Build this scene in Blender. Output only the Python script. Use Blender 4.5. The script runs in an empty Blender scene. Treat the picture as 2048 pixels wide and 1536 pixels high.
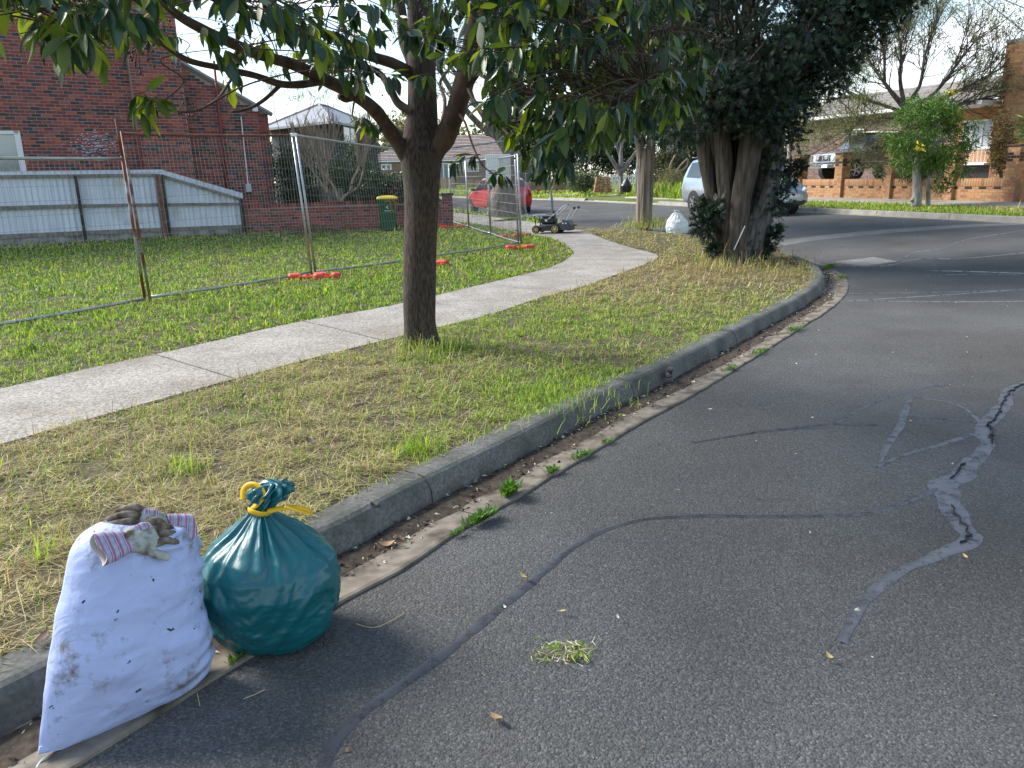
import bpy, bmesh, math, random
import numpy as np
from mathutils import Vector, Matrix, noise
from mathutils.geometry import delaunay_2d_cdt
C = bpy.context.scene.collection
R = math.radians
random.seed(7); rng = np.random.default_rng(11)

# ------------------------------------------------------------ camera, sky, sun, exposure
F = 1538.0; PITCH = R(15.0); ROLL = R(-0.95); H = 1.6
cam_d = bpy.data.cameras.new('camera'); cam = bpy.data.objects.new('camera', cam_d); C.objects.link(cam)
cam_d.sensor_width = 36; cam_d.lens = F / 2048 * 36; cam_d.clip_end = 5000; cam_d.clip_start = .05
CM = Matrix.Rotation(math.pi / 2 - PITCH, 4, 'X') @ Matrix.Rotation(ROLL, 4, 'Z')
cam.matrix_world = Matrix.Translation((0, 0, H)) @ CM
bpy.context.scene.camera = cam
SUN_AZ, SUN_EL = -66.0, 37.0          # azimuth from +Y, negative = left
wd = bpy.data.worlds.new('World'); bpy.context.scene.world = wd; wd.use_nodes = True
nt = wd.node_tree; bg = nt.nodes['Background']
sky = nt.nodes.new('ShaderNodeTexSky'); sky.sky_type = 'NISHITA'; sky.sun_disc = False
sky.sun_elevation = R(SUN_EL); sky.sun_rotation = R(SUN_AZ); sky.air_density = 1.2; sky.dust_density = .2; sky.ozone_density = 1.2
tc = nt.nodes.new('ShaderNodeTexCoord'); mp = nt.nodes.new('ShaderNodeMapping'); mp.inputs['Scale'].default_value = (1, 1, 2.2)
mp.inputs['Location'].default_value = (.3, .15, 0)
nz = nt.nodes.new('ShaderNodeTexNoise'); nz.inputs['Scale'].default_value = 2.9; nz.inputs['Detail'].default_value = 7; nz.inputs['Roughness'].default_value = .55
cr = nt.nodes.new('ShaderNodeValToRGB'); cr.color_ramp.elements[0].position = .53; cr.color_ramp.elements[1].position = .64
mx = nt.nodes.new('ShaderNodeMixRGB'); mx.inputs[2].default_value = (7.6, 7.9, 8.4, 1)
L = nt.links.new
L(tc.outputs['Generated'], mp.inputs[0]); L(mp.outputs[0], nz.inputs['Vector']); L(nz.outputs['Fac'], cr.inputs[0])
L(cr.outputs[0], mx.inputs[0]); L(sky.outputs[0], mx.inputs[1]); L(mx.outputs[0], bg.inputs[0])
bg.inputs[1].default_value = .12
sd = bpy.data.lights.new('sun', 'SUN'); so = bpy.data.objects.new('sun', sd); C.objects.link(so)
sd.energy = 3.6; sd.angle = R(24); sd.color = (1, .95, .87)
sdir = Vector((math.sin(R(SUN_AZ)) * math.cos(R(SUN_EL)), math.cos(R(SUN_AZ)) * math.cos(R(SUN_EL)), math.sin(R(SUN_EL))))
so.rotation_euler = sdir.to_track_quat('Z', 'Y').to_euler()
vs = bpy.context.scene.view_settings; vs.view_transform = 'Standard'; vs.look = 'None'; vs.gamma = 1; vs.use_curve_mapping = False
vs.exposure = 1.0

# ------------------------------------------------------------ geometry of the place
E_ = Vector((-.342, .94, 0)); N_ = Vector((.94, .342, 0))      # along and across the side street
def ss(a, b, x):
    t = min(1, max(0, (x - a) / (b - a))); return t * t * (3 - 2 * t)
def zr(x, y):
    u = .94 * x + .342 * y; v = -.342 * x + .94 * y
    return .4 * ss(7, 17.4, u) * (1 - .6 * ss(35, 60, v))
def zfar(x, y):
    u = .94 * x + .342 * y; v = -.342 * x + .94 * y
    return zr(x, y) + .13 + .17 * ss(17.8, 21.5, u) + .55 * ss(45, 85, v) * ss(18, 26, u)
CR = CM.to_3x3()
def ray(px, py): return CR @ Vector(((px - 1024) / F, -(py - 768) / F, -1))
def gp(px, py, dz=0.0):
    d = ray(px, py); z = dz
    for i in range(50):
        t = (z - H) / d.z; x, y = d.x * t, d.y * t; z = .5 * z + .5 * (zr(x, y) + dz)
    return Vector((x, y, z))
def at(px, py, Y):
    d = ray(px, py); t = Y / d.y; return Vector((d.x * t, Y, H + d.z * t))
def onpl(px, py, P, e):                       # vertical plane through P along e -> (s, z)
    d = ray(px, py); n = Vector((-e.y, e.x, 0)); t = n.dot(Vector((P.x, P.y, 0))) / n.dot(Vector((d.x, d.y, 0)))
    q = d * t; return (Vector((q.x - P.x, q.y - P.y, 0)).dot(e), H + q.z)
def pj(p):
    v = CR.transposed() @ (Vector(p) - Vector((0, 0, H)))
    if v.z > -.01: return (-9999, -9999)
    return (1024 - F * v.x / v.z, 768 + F * v.y / v.z)

# ------------------------------------------------------------ materials
def mk(name, c1, c2=None, scale=5., rough=.8, bump=0., bscale=None, detail=4., metal=0., stretch=(1, 1, 1), spec=.5,
       isl=0., trans=0., c3=None, c3s=1., c3pos=(.5, .6), coat=0., coord='Object', ramp=(.35, .65), kind='noise'):
    m = bpy.data.materials.new(name); m.use_nodes = True; n = m.node_tree; b = n.nodes['Principled BSDF']; l = n.links.new
    b.inputs['Roughness'].default_value = rough; b.inputs['Metallic'].default_value = metal; b.inputs['Specular IOR Level'].default_value = spec
    b.inputs['Coat Weight'].default_value = coat
    b.inputs['Base Color'].default_value = (*c1, 1); m.diffuse_color = (*c1, 1)
    t = n.nodes.new('ShaderNodeTexCoord'); mpn = n.nodes.new('ShaderNodeMapping'); mpn.inputs['Scale'].default_value = stretch
    l(t.outputs[coord], mpn.inputs[0]); col = None
    if c2 is not None:
        tx = n.nodes.new('ShaderNodeTexNoise'); tx.inputs['Scale'].default_value = scale; tx.inputs['Detail'].default_value = detail
        l(mpn.outputs[0], tx.inputs['Vector']); rp = n.nodes.new('ShaderNodeValToRGB')
        rp.color_ramp.elements[0].position, rp.color_ramp.elements[1].position = ramp
        rp.color_ramp.elements[0].color = (*c1, 1); rp.color_ramp.elements[1].color = (*c2, 1)
        l(tx.outputs['Fac'], rp.inputs[0]); col = rp.outputs[0]
    if c3 is not None:
        tx = n.nodes.new('ShaderNodeTexNoise'); tx.inputs['Scale'].default_value = c3s; tx.inputs['Detail'].default_value = 5
        l(t.outputs[coord], tx.inputs['Vector']); rp = n.nodes.new('ShaderNodeValToRGB')
        rp.color_ramp.elements[0].position, rp.color_ramp.elements[1].position = c3pos
        l(tx.outputs['Fac'], rp.inputs[0]); mm = n.nodes.new('ShaderNodeMixRGB'); l(rp.outputs[0], mm.inputs[0])
        if col: l(col, mm.inputs[1])
        else: mm.inputs[1].default_value = (*c1, 1)
        mm.inputs[2].default_value = (*c3, 1); col = mm.outputs[0]
    if isl:
        g = n.nodes.new('ShaderNodeNewGeometry'); mr = n.nodes.new('ShaderNodeMapRange')
        mr.inputs['To Min'].default_value = 1 - isl; mr.inputs['To Max'].default_value = 1 + isl
        l(g.outputs['Random Per Island'], mr.inputs[0]); vm = n.nodes.new('ShaderNodeVectorMath'); vm.operation = 'SCALE'
        if col: l(col, vm.inputs[0])
        else: vm.inputs[0].default_value = c1
        l(mr.outputs[0], vm.inputs['Scale']); col = vm.outputs[0]
    if col: l(col, b.inputs['Base Color'])
    if bump:
        tx = n.nodes.new('ShaderNodeTexNoise'); tx.inputs['Scale'].default_value = bscale or scale * 3; tx.inputs['Detail'].default_value = 6
        l(mpn.outputs[0], tx.inputs['Vector']); bp = n.nodes.new('ShaderNodeBump'); bp.inputs['Strength'].default_value = min(1, bump * 20) if bump < .05 else 1
        bp.inputs['Distance'].default_value = bump; l(tx.outputs['Fac'], bp.inputs['Height']); l(bp.outputs[0], b.inputs['Normal'])
    if trans:
        o = n.nodes['Material Output']; tr = n.nodes.new('ShaderNodeBsdfTranslucent'); ms = n.nodes.new('ShaderNodeMixShader')
        ms.inputs[0].default_value = trans
        if col:
            vm = n.nodes.new('ShaderNodeVectorMath'); vm.operation = 'MULTIPLY'; vm.inputs[1].default_value = (2.0, 1.9, .7); l(col, vm.inputs[0]); l(vm.outputs[0], tr.inputs[0])
        else: tr.inputs[0].default_value = (c1[0] * 2, c1[1] * 1.9, c1[2] * .7, 1)
        l(b.outputs[0], ms.inputs[1]); l(tr.outputs[0], ms.inputs[2]); l(ms.outputs[0], o.inputs[0])
    return m

# ------------------------------------------------------------ mesh builder
def link(name, me, parent=None):
    o = bpy.data.objects.new(name, me); C.objects.link(o)
    if parent is not None: o.parent = parent
    return o
def rotm(parent):
    if parent is None: return Matrix()
    return rotm(parent.parent) @ Matrix.Translation(parent.location) @ parent.rotation_euler.to_matrix().to_4x4()
class MB:
    def __init__(s): s.v = []; s.f = []; s.m = []
    def add(s, vs_, fs, m=0):
        b = len(s.v); s.v += [tuple(q) for q in vs_]; s.f += [tuple(i + b for i in f) for f in fs]; s.m += [m] * len(fs); return s
    def box(s, c, d, ez=None, ex=None, m=0):     # centre, full sizes, optional local x axis
        ex = Vector(ex or (1, 0, 0)).normalized(); ez = Vector(ez or (0, 0, 1)).normalized(); ey = ez.cross(ex).normalized(); ex = ey.cross(ez)
        c = Vector(c); P = []
        for k in (-.5, .5):
            for i, j in ((-.5, -.5), (.5, -.5), (.5, .5), (-.5, .5)): P.append(c + ex * i * d[0] + ey * j * d[1] + ez * k * d[2])
        return s.add(P, [(0, 3, 2, 1), (4, 5, 6, 7), (0, 1, 5, 4), (1, 2, 6, 5), (2, 3, 7, 6), (3, 0, 4, 7)], m)
    def bbox(s, c, d, b=.01, ex=None, m=0):      # box with chamfered vertical + top edges (8-gon)
        ex = Vector(ex or (1, 0, 0)).normalized(); ey = Vector((0, 0, 1)).cross(ex); c = Vector(c); P = []
        hx, hy, hz = d[0] / 2, d[1] / 2, d[2] / 2
        def ring(ix, z):
            x, y = hx - ix, hy - ix; q = [(x, y - b), (x - b, y), (-x + b, y), (-x, y - b), (-x, -y + b), (-x + b, -y), (x - b, -y), (x, -y + b)]
            return [c + ex * a + ey * bb + Vector((0, 0, z)) for a, bb in q]
        P = ring(b, -hz) + ring(0, -hz + b) + ring(0, hz - b) + ring(b, hz)
        fs = [tuple(range(7, -1, -1)), tuple(range(24, 32))]
        for r in range(3):
            for i in range(8): fs.append((r * 8 + i, r * 8 + (i + 1) % 8, r * 8 + 8 + (i + 1) % 8, r * 8 + 8 + i))
        return s.add(P, fs, m)
    def tube(s, path, r, n=8, m=0, cap=True, flat=1., up=None, wob=0.):
        path = [Vector(p) for p in path]; k = len(path)
        rs = [r] * k if isinstance(r, (int, float)) else list(r)
        if len(rs) != k: rs = [rs[0] + (rs[-1] - rs[0]) * i / (k - 1) for i in range(k)]
        P = []; t0 = None
        for i, p in enumerate(path):
            t = (path[min(i + 1, k - 1)] - path[max(i - 1, 0)])
            t = t.normalized() if t.length > 1e-9 else Vector((0, 0, 1))
            if t0 is None:
                a = Vector(up) if up else (Vector((0, 0, 1)) if abs(t.z) < .9 else Vector((0, 1, 0)))
                a = (a - t * a.dot(t)).normalized()
            else: a = (a - t * a.dot(t)).normalized()
            t0 = t; b = t.cross(a)
            for j in range(n):
                w = 2 * math.pi * j / n; rr = rs[i]
                if wob: rr *= 1 + wob * noise.noise(Vector((math.cos(w) * 1.7, math.sin(w) * 1.7, i * .35 + p.x)))
                P.append(p + a * math.cos(w) * rr * flat + b * math.sin(w) * rr)
        fs = []
        for i in range(k - 1):
            for j in range(n): fs.append((i * n + j, i * n + (j + 1) % n, (i + 1) * n + (j + 1) % n, (i + 1) * n + j))
        if cap: fs += [tuple(range(n - 1, -1, -1)), tuple(range((k - 1) * n, k * n))]
        return s.add(P, fs, m)
    def lathe(s, c, prof, n=16, m=0, ax=(0, 0, 1)):
        ax = Vector(ax).normalized(); a = ax.orthogonal().normalized(); b = ax.cross(a); c = Vector(c); P = []
        for r, h in prof:
            for j in range(n): w = 2 * math.pi * j / n; P.append(c + ax * h + (a * math.cos(w) + b * math.sin(w)) * r)
        k = len(prof); fs = []
        for i in range(k - 1):
            for j in range(n): fs.append((i * n + j, i * n + (j + 1) % n, (i + 1) * n + (j + 1) % n, (i + 1) * n + j))
        fs += [tuple(range(n - 1, -1, -1)), tuple(range((k - 1) * n, k * n))]
        return s.add(P, fs, m)
    def sweep(s, rings, closed=True, caps=True, m=0):
        n = len(rings[0]); P = [p for r in rings for p in r]; fs = []
        for i in range(len(rings) - 1):
            for j in range(n if closed else n - 1): fs.append((i * n + j, i * n + (j + 1) % n, (i + 1) * n + (j + 1) % n, (i + 1) * n + j))
        if caps and closed: fs += [tuple(range(n - 1, -1, -1)), tuple(range((len(rings) - 1) * n, len(rings) * n))]
        return s.add(P, fs, m)
    def build(s, name, mats, parent=None, smooth=False, world=True, fix=False):
        me = bpy.data.meshes.new(name); vs_ = s.v
        if parent is not None and world:
            iv = rotm(parent).inverted(); vs_ = [tuple(iv @ Vector(q)) for q in s.v]
        me.from_pydata(vs_, [], s.f); mats = mats if isinstance(mats, (list, tuple)) else [mats]
        for q in mats: me.materials.append(q)
        if len(mats) > 1: me.polygons.foreach_set('material_index', s.m)
        if fix:
            bm = bmesh.new(); bm.from_mesh(me); bmesh.ops.recalc_face_normals(bm, faces=bm.faces); bm.to_mesh(me); bm.free()
        if smooth: me.polygons.foreach_set('use_smooth', [True] * len(me.polygons))
        me.update(); return link(name, me, parent)
def tag(o, label=None, cat=None, group=None, kind=None):
    if label: o['label'] = label
    if cat: o['category'] = cat
    if group: o['group'] = group
    if kind: o['kind'] = kind
    return o
def empty(name, loc, rz=0., **k):
    o = bpy.data.objects.new(name, None); C.objects.link(o); o.location = loc; o.rotation_euler = (0, 0, rz); o.empty_display_size = .2
    return tag(o, **k)
def flat_mesh(name, V, corners, counts, mats, mi=None, smooth=False, parent=None):   # numpy mesh: V (n,3), corner vertex ids, loops per face
    me = bpy.data.meshes.new(name); me.vertices.add(len(V)); me.vertices.foreach_set('co', np.ascontiguousarray(V, dtype=np.float32).ravel())
    me.loops.add(len(corners)); me.loops.foreach_set('vertex_index', np.asarray(corners, dtype=np.int32))
    st = np.concatenate([[0], np.cumsum(counts)[:-1]]).astype(np.int32); me.polygons.add(len(counts)); me.polygons.foreach_set('loop_start', st)
    me.polygons.foreach_set('loop_total', np.asarray(counts, dtype=np.int32))
    for q in mats: me.materials.append(q)
    if mi is not None: me.polygons.foreach_set('material_index', np.asarray(mi, dtype=np.int32))
    me.polygons.foreach_set('use_smooth', np.full(len(counts), bool(smooth)))
    me.update(calc_edges=True); me.validate()
    return link(name, me, parent)
def inpoly(x, y, poly):
    c = np.zeros(len(x), bool); n = len(poly)
    for i in range(n):
        x1, y1 = poly[i][0], poly[i][1]; x2, y2 = poly[i - 1][0], poly[i - 1][1]
        if y1 == y2: continue
        k = ((y1 > y) != (y2 > y)) & (x < (x2 - x1) * (y - y1) / (y2 - y1) + x1); c ^= k
    return c
def cat(pts, per=6):                               # catmull-rom resample
    pts = [Vector(p) for p in pts]; out = []
    for i in range(len(pts) - 1):
        a = pts[max(i - 1, 0)]; b = pts[i]; c = pts[i + 1]; d = pts[min(i + 2, len(pts) - 1)]
        for k in range(per):
            t = k / per; out.append(.5 * ((2 * b) + (c - a) * t + (2 * a - 5 * b + 4 * c - d) * t * t + (3 * b - a - 3 * c + d) * t ** 3))
    out.append(pts[-1]); return out
def resample(pts, step):
    out = [pts[0].copy()]; acc = 0
    for i in range(1, len(pts)):
        a = pts[i - 1]; b = pts[i]; L_ = (b - a).length
        while acc + L_ >= step:
            t = (step - acc) / L_; a = a + (b - a) * t; out.append(a.copy()); L_ = (b - a).length; acc = 0
            if L_ < 1e-9: break
        acc += L_
    return out
def offs(path, d):                                 # offset to the left of travel
    o = []
    for i, p in enumerate(path):
        t = (path[min(i + 1, len(path) - 1)] - path[max(i - 1, 0)]); t.z = 0; t.normalize(); o.append(p + Vector((-t.y, t.x, 0)) * d)
    return o
def sheet(name, poly, zf, step, mat, kind='structure', skirt=0., extra=None, parent=None):
    xs = [p[0] for p in poly]; ys = [p[1] for p in poly]; pts = [Vector((p[0], p[1])) for p in poly]; n = len(pts)
    gx, gy = np.meshgrid(np.arange(min(xs) + step / 2, max(xs), step), np.arange(min(ys) + step / 2, max(ys), step)); gx = gx.ravel(); gy = gy.ravel()
    k = inpoly(gx, gy, poly); pts += [Vector((a, b)) for a, b in zip(gx[k], gy[k])]
    v, e, f = delaunay_2d_cdt(pts, [], [list(range(n))], 1, 1e-5)[:3]
    V = [(p.x, p.y, zf(p.x, p.y)) for p in v]; b = MB(); b.add(V, [tuple(q) for q in f])
    if skirt:
        for i in range(n):
            p, q = poly[i - 1], poly[i]; za, zb = zf(p[0], p[1]), zf(q[0], q[1])
            b.add([(p[0], p[1], za), (q[0], q[1], zb), (q[0], q[1], zb - skirt), (p[0], p[1], za - skirt)], [(0, 3, 2, 1)])
    o = b.build(name, mat, parent, smooth=not skirt); tag(o, kind=kind) if kind else None
    return o
# ------------------------------------------------------------ ground materials
def ground_mats():
    m = mk('asphalt', (.086, .087, .0865), (.106, .107, .107), scale=1.2, rough=.9, spec=.25)
    n = m.node_tree; b = n.nodes['Principled BSDF']; l = n.links.new; t = n.nodes.new('ShaderNodeTexCoord')
    src = b.inputs['Base Color'].links[0].from_socket
    vo = n.nodes.new('ShaderNodeTexVoronoi'); vo.inputs['Scale'].default_value = 150; l(t.outputs['Object'], vo.inputs['Vector'])
    vo2 = n.nodes.new('ShaderNodeTexVoronoi'); vo2.inputs['Scale'].default_value = 75; l(t.outputs['Object'], vo2.inputs['Vector'])
    hs = n.nodes.new('ShaderNodeSeparateColor'); l(vo.outputs['Color'], hs.inputs[0])
    rp = n.nodes.new('ShaderNodeValToRGB'); e = rp.color_ramp.elements; e[0].position = 0; e[0].color = (.66, .66, .66, 1); e[1].position = 1; e[1].color = (1.9, 1.88, 1.8, 1)
    x = e.new(.75); x.color = (1.15, 1.13, 1.1, 1); x = e.new(.95); x.color = (1.5, 1.48, 1.42, 1); l(hs.outputs[0], rp.inputs[0])
    mu = n.nodes.new('ShaderNodeMixRGB'); mu.blend_type = 'MULTIPLY'; mu.inputs[0].default_value = 1; l(src, mu.inputs[1]); l(rp.outputs[0], mu.inputs[2])
    # damp/tyre worn tonal patches and dust
    nz = n.nodes.new('ShaderNodeTexNoise'); nz.inputs['Scale'].default_value = .55; nz.inputs['Detail'].default_value = 6; l(t.outputs['Object'], nz.inputs['Vector'])
    r2 = n.nodes.new('ShaderNodeValToRGB'); r2.color_ramp.elements[0].position = .3; r2.color_ramp.elements[0].color = (.8, .79, .76, 1); r2.color_ramp.elements[1].position = .7; r2.color_ramp.elements[1].color = (1.12, 1.12, 1.14, 1)
    l(nz.outputs[0], r2.inputs[0]); m2 = n.nodes.new('ShaderNodeMixRGB'); m2.blend_type = 'MULTIPLY'; m2.inputs[0].default_value = 1
    l(mu.outputs[0], m2.inputs[1]); l(r2.outputs[0], m2.inputs[2]); l(m2.outputs[0], b.inputs['Base Color'])
    ad = n.nodes.new('ShaderNodeMath'); ad.operation = 'ADD'; l(vo.outputs['Distance'], ad.inputs[0]); l(vo2.outputs['Distance'], ad.inputs[1])
    bp = n.nodes.new('ShaderNodeBump'); bp.invert = True; bp.inputs['Strength'].default_value = .8; bp.inputs['Distance'].default_value = .004
    l(ad.outputs[0], bp.inputs['Height']); l(bp.outputs[0], b.inputs['Normal'])
    c = mk('exposed_concrete', (.27, .25, .22), (.35, .325, .29), scale=2.2, rough=.9, c3=(.21, .18, .145), c3s=1.3, c3pos=(.48, .75))
    n = c.node_tree; b = n.nodes['Principled BSDF']; l = n.links.new; src = b.inputs['Base Color'].links[0].from_socket; t = n.nodes.new('ShaderNodeTexCoord')
    vo = n.nodes.new('ShaderNodeTexVoronoi'); vo.inputs['Scale'].default_value = 70; l(t.outputs['Object'], vo.inputs['Vector']); hs = n.nodes.new('ShaderNodeSeparateColor'); l(vo.outputs['Color'], hs.inputs[0])
    rp = n.nodes.new('ShaderNodeValToRGB'); rp.color_ramp.elements[0].color = (.5, .47, .45, 1); rp.color_ramp.elements[1].color = (1.5, 1.5, 1.5, 1); l(hs.outputs[1], rp.inputs[0])
    mu = n.nodes.new('ShaderNodeMixRGB'); mu.blend_type = 'MULTIPLY'; mu.inputs[0].default_value = .8; l(src, mu.inputs[1]); l(rp.outputs[0], mu.inputs[2]); l(mu.outputs[0], b.inputs['Base Color'])
    bp = n.nodes.new('ShaderNodeBump'); bp.inputs['Strength'].default_value = .6; bp.inputs['Distance'].default_value = .004; l(vo.outputs['Distance'], bp.inputs['Height']); l(bp.outputs[0], b.inputs['Normal'])
    return m, c
M_ASPH, M_CONC = ground_mats()
M_KERB = mk('kerb_concrete', (.10, .10, .093), (.20, .195, .178), scale=60, rough=.95, bump=.008, bscale=90, c3=(.055, .06, .048), c3s=4, c3pos=(.4, .75), detail=9, ramp=(.35, .68))
M_GUT = mk('gutter_concrete', (.165, .14, .11), (.25, .215, .17), scale=14, rough=.95, bump=.006, bscale=80, c3=(.05, .04, .03), c3s=6, c3pos=(.47, .70), detail=8)
M_KERB2 = mk('far_kerb_concrete', (.24, .22, .19), (.34, .32, .28), scale=4, rough=.9, bump=.003, bscale=40)
M_SOIL = mk('turf_soil', (.045, .036, .02), (.085, .08, .03), scale=2.5, rough=1, bump=.02, bscale=30, c3=(.15, .125, .065), c3s=38, c3pos=(.5, .7))
M_TURF = mk('far_turf', (.075, .12, .018), (.13, .165, .03), scale=3, rough=1, bump=.03, bscale=35, c3=(.17, .15, .06), c3s=1.2, c3pos=(.55, .75))
M_DARK = mk('joint_dark', (.02, .018, .015), rough=1)
M_SEAL = mk('crack_seal_bitumen', (.075, .077, .084), (.095, .098, .106), scale=14, rough=.34, bump=.001, bscale=60)
n_ = M_SEAL.node_tree; tr_ = n_.nodes.new('ShaderNodeBsdfTransparent'); ms_ = n_.nodes.new('ShaderNodeMixShader'); nz_ = n_.nodes.new('ShaderNodeTexNoise'); nz_.inputs['Scale'].default_value = 9; nz_.inputs['Detail'].default_value = 9; nz_.inputs['Roughness'].default_value = .8
rp0 = n_.nodes.new('ShaderNodeValToRGB'); rp0.color_ramp.elements[0].position = .36; rp0.color_ramp.elements[0].color = (.25, .25, .25, 1); rp0.color_ramp.elements[1].position = .52; tc0 = n_.nodes.new('ShaderNodeTexCoord')
n_.links.new(tc0.outputs['Object'], nz_.inputs['Vector']); n_.links.new(nz_.outputs['Fac'], rp0.inputs[0]); n_.links.new(rp0.outputs[0], ms_.inputs[0]); n_.links.new(tr_.outputs[0], ms_.inputs[1]); n_.links.new(n_.nodes['Principled BSDF'].outputs[0], ms_.inputs[2]); n_.links.new(ms_.outputs[0], n_.nodes['Material Output'].inputs[0])
M_LIGHTC = mk('worn_concrete_strip', (.13, .125, .115), (.18, .175, .16), scale=3, rough=.9, bump=.002, bscale=80)

# ------------------------------------------------------------ kerb line
LIP = [Vector(p) for p in [(-4.9, -3.3, 0), (-3.3, -1.0, 0), (-2.25, .45, 0), (-1.62, 1.33, 0)]] + [Vector((p.x, p.y, 0)) for p in (gp(*q, .01) for q in
      [(137, 1536), (414, 1368), (681, 1205), (822, 1126), (933, 1052), (1080, 967), (1283, 845), (1432, 762), (1610, 650), (1660, 618), (1690, 590), (1697, 566), (1680, 545), (1640, 525), (1600, 512)])] + \
      [Vector(p) for p in [(5.38, 15.8, 0), (5.0, 17.5, 0), (4.4, 19.2, 0), (3.65, 20.7, 0), (2.95, 22.1, 0), (2.42, 23.6, 0), (2.05, 25.2, 0), (1.2, 27.75, 0), (-.4, 32.2, 0), (-3.3, 40.2, 0), (-7, 50.3, 0), (-20, 86, 0)]]
LIPS = resample(cat(LIP, 8), .15)
GW = .36; KW = .15
FACE = offs(LIPS, GW); BACK = offs(LIPS, GW + KW)
# ------------------------------------------------------------ base sheets
tag(MB().add([(-1500, -1500, -.35), (1500, -1500, -.35), (1500, 1500, -.35), (-1500, 1500, -.35)], [(0, 1, 2, 3)]).build('ground', M_TURF), kind='structure')
road = sheet('road', [(-6, -8), (22, -8), (24, 10), (30, 30), (14, 60), (-4, 110), (-30, 110), (-12, 60), (-4.5, 20), (-6, 3)], zr, .9, M_ASPH, skirt=.3)
blk = [(p.x, p.y) for p in BACK if p.y > -3] + [(-45, 86), (-60, 60), (-60, -6)]
def zv(x, y): return zr(x, y) + .125 + .012 * noise.noise(Vector((x * .8, y * .8, 0)))
def zmound(x, y):
    return zv(x, y)
verge = sheet('nature_strip', blk, zv, .7, M_SOIL, skirt=.3)
# kerb stones and gutter sections
kerb = empty('kerb', (0, 0, 0), kind='structure'); gutter = empty('gutter', (0, 0, 0), kind='structure')
joints = [0]; i = 0; seg = 15
a0 = min(range(len(LIPS)), key=lambda k: (LIPS[k] - Vector((1.02, 5.35, 0))).length)      # the broken joint at (1337,745)
a0 %= seg
def kz(p): return zr(p.x, p.y)
def prof_kerb(k):
    L_ = LIPS[k]; f = FACE[k]; n = (LIPS[k] - FACE[k]).normalized(); z = kz(f); j = .008 * noise.noise(f * 3) + .005 * noise.noise(f * 14)
    P = lambda d, h: f + n * d + Vector((0, 0, z + h))
    return [P(.045, -.05), P(.045, .0), P(.036 + j, .06), P(.022 + j * .7, .10), P(.002 + j, .126), P(-.02 + j, .137 + j * .4), P(-.05, .141 + j), P(-KW, .14), P(-KW, -.05)]
def prof_gut(k):
    f = FACE[k]; n = (LIPS[k] - FACE[k]).normalized(); z = kz(f); j = .012 * noise.noise(f * 5) + .012 * noise.noise(f * 17)
    P = lambda d, h: f + n * d + Vector((0, 0, z + h))
    return [P(.046, -.05), P(.046, .004), P(.15, .005), P(.27, .01), P(.345 + j, .016), P(.36 + j, .012), P(.36 + j, -.05)]
k = a0
def kerb_run(k0, k1, gap=.5, drop=False):
    b = MB(); r = [prof_kerb(q) for q in range(k0, k1 + 1)]
    t = (LIPS[min(k0 + 1, len(LIPS) - 1)] - LIPS[k0]).normalized() * .006
    r[0] = [p + t for p in r[0]]; r[-1] = [p - t for p in r[-1]]
    if drop: r = [[Vector((p.x, p.y, min(p.z, zr(p.x, p.y) + .03))) for p in q] for q in r]
    b.sweep(r); o = b.build('kerb_stone', M_KERB, kerb, fix=True)
    b = MB(); r = [prof_gut(q) for q in range(k0, k1 + 1)]; r[0] = [p + t * .8 for p in r[0]]; r[-1] = [p - t * .8 for p in r[-1]]
    b.sweep(r); b.build('gutter_slab', M_GUT, gutter, fix=True)
_q = gp(1340, 745, .10)
for i in range(5):      # broken corner of the kerb at one joint
    MB().bbox(_q + Vector((random.uniform(-.02, .02), random.uniform(-.03, .03), random.uniform(-.03, .03))), (random.uniform(.03, .06), random.uniform(.02, .05), random.uniform(.02, .05)), .006, ex=(.6, .8, 0)).build('broken_chip', M_DARK if i < 3 else M_KERB, kerb)
k = a0
while k + seg < len(LIPS):
    my = LIPS[k].y
    kerb_run(k, k + seg, drop=(20.2 < my < 23.2)); k += seg
# dark soil bed under joints is the road sheet itself; leaf mould ribbon in the gutter
def ribbon(name, path, w, mat, parent, dz=.004, jit=.0, zf=zr, kind=None, lift=0.):
    V = []; n = len(path)
    ws = w if isinstance(w, (list, tuple)) else [w] * n
    if len(ws) != n: ws = list(np.interp(np.linspace(0, 1, n), np.linspace(0, 1, len(ws)), ws))
    b = MB(); P = []
    for i, p in enumerate(path):
        t = path[min(i + 1, n - 1)] - path[max(i - 1, 0)]; t.z = 0; t.normalize(); q = Vector((-t.y, t.x, 0)); a = ws[i] / 2
        l_ = p + q * (a * (1 + jit * noise.noise(Vector((p.x * 6, p.y * 6, 1))))); r_ = p - q * (a * (1 + jit * noise.noise(Vector((p.x * 6, p.y * 6, 9)))))
        mid = (l_ + r_) / 2
        P.append([Vector((l_.x, l_.y, zf(l_.x, l_.y) + .001)), Vector((mid.x, mid.y, zf(mid.x, mid.y) + dz)), Vector((r_.x, r_.y, zf(r_.x, r_.y) + .001))])
    b.sweep(P, closed=False, caps=False); o = b.build(name, mat, parent, smooth=True)
    if kind: tag(o, kind=kind)
    return o
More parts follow.
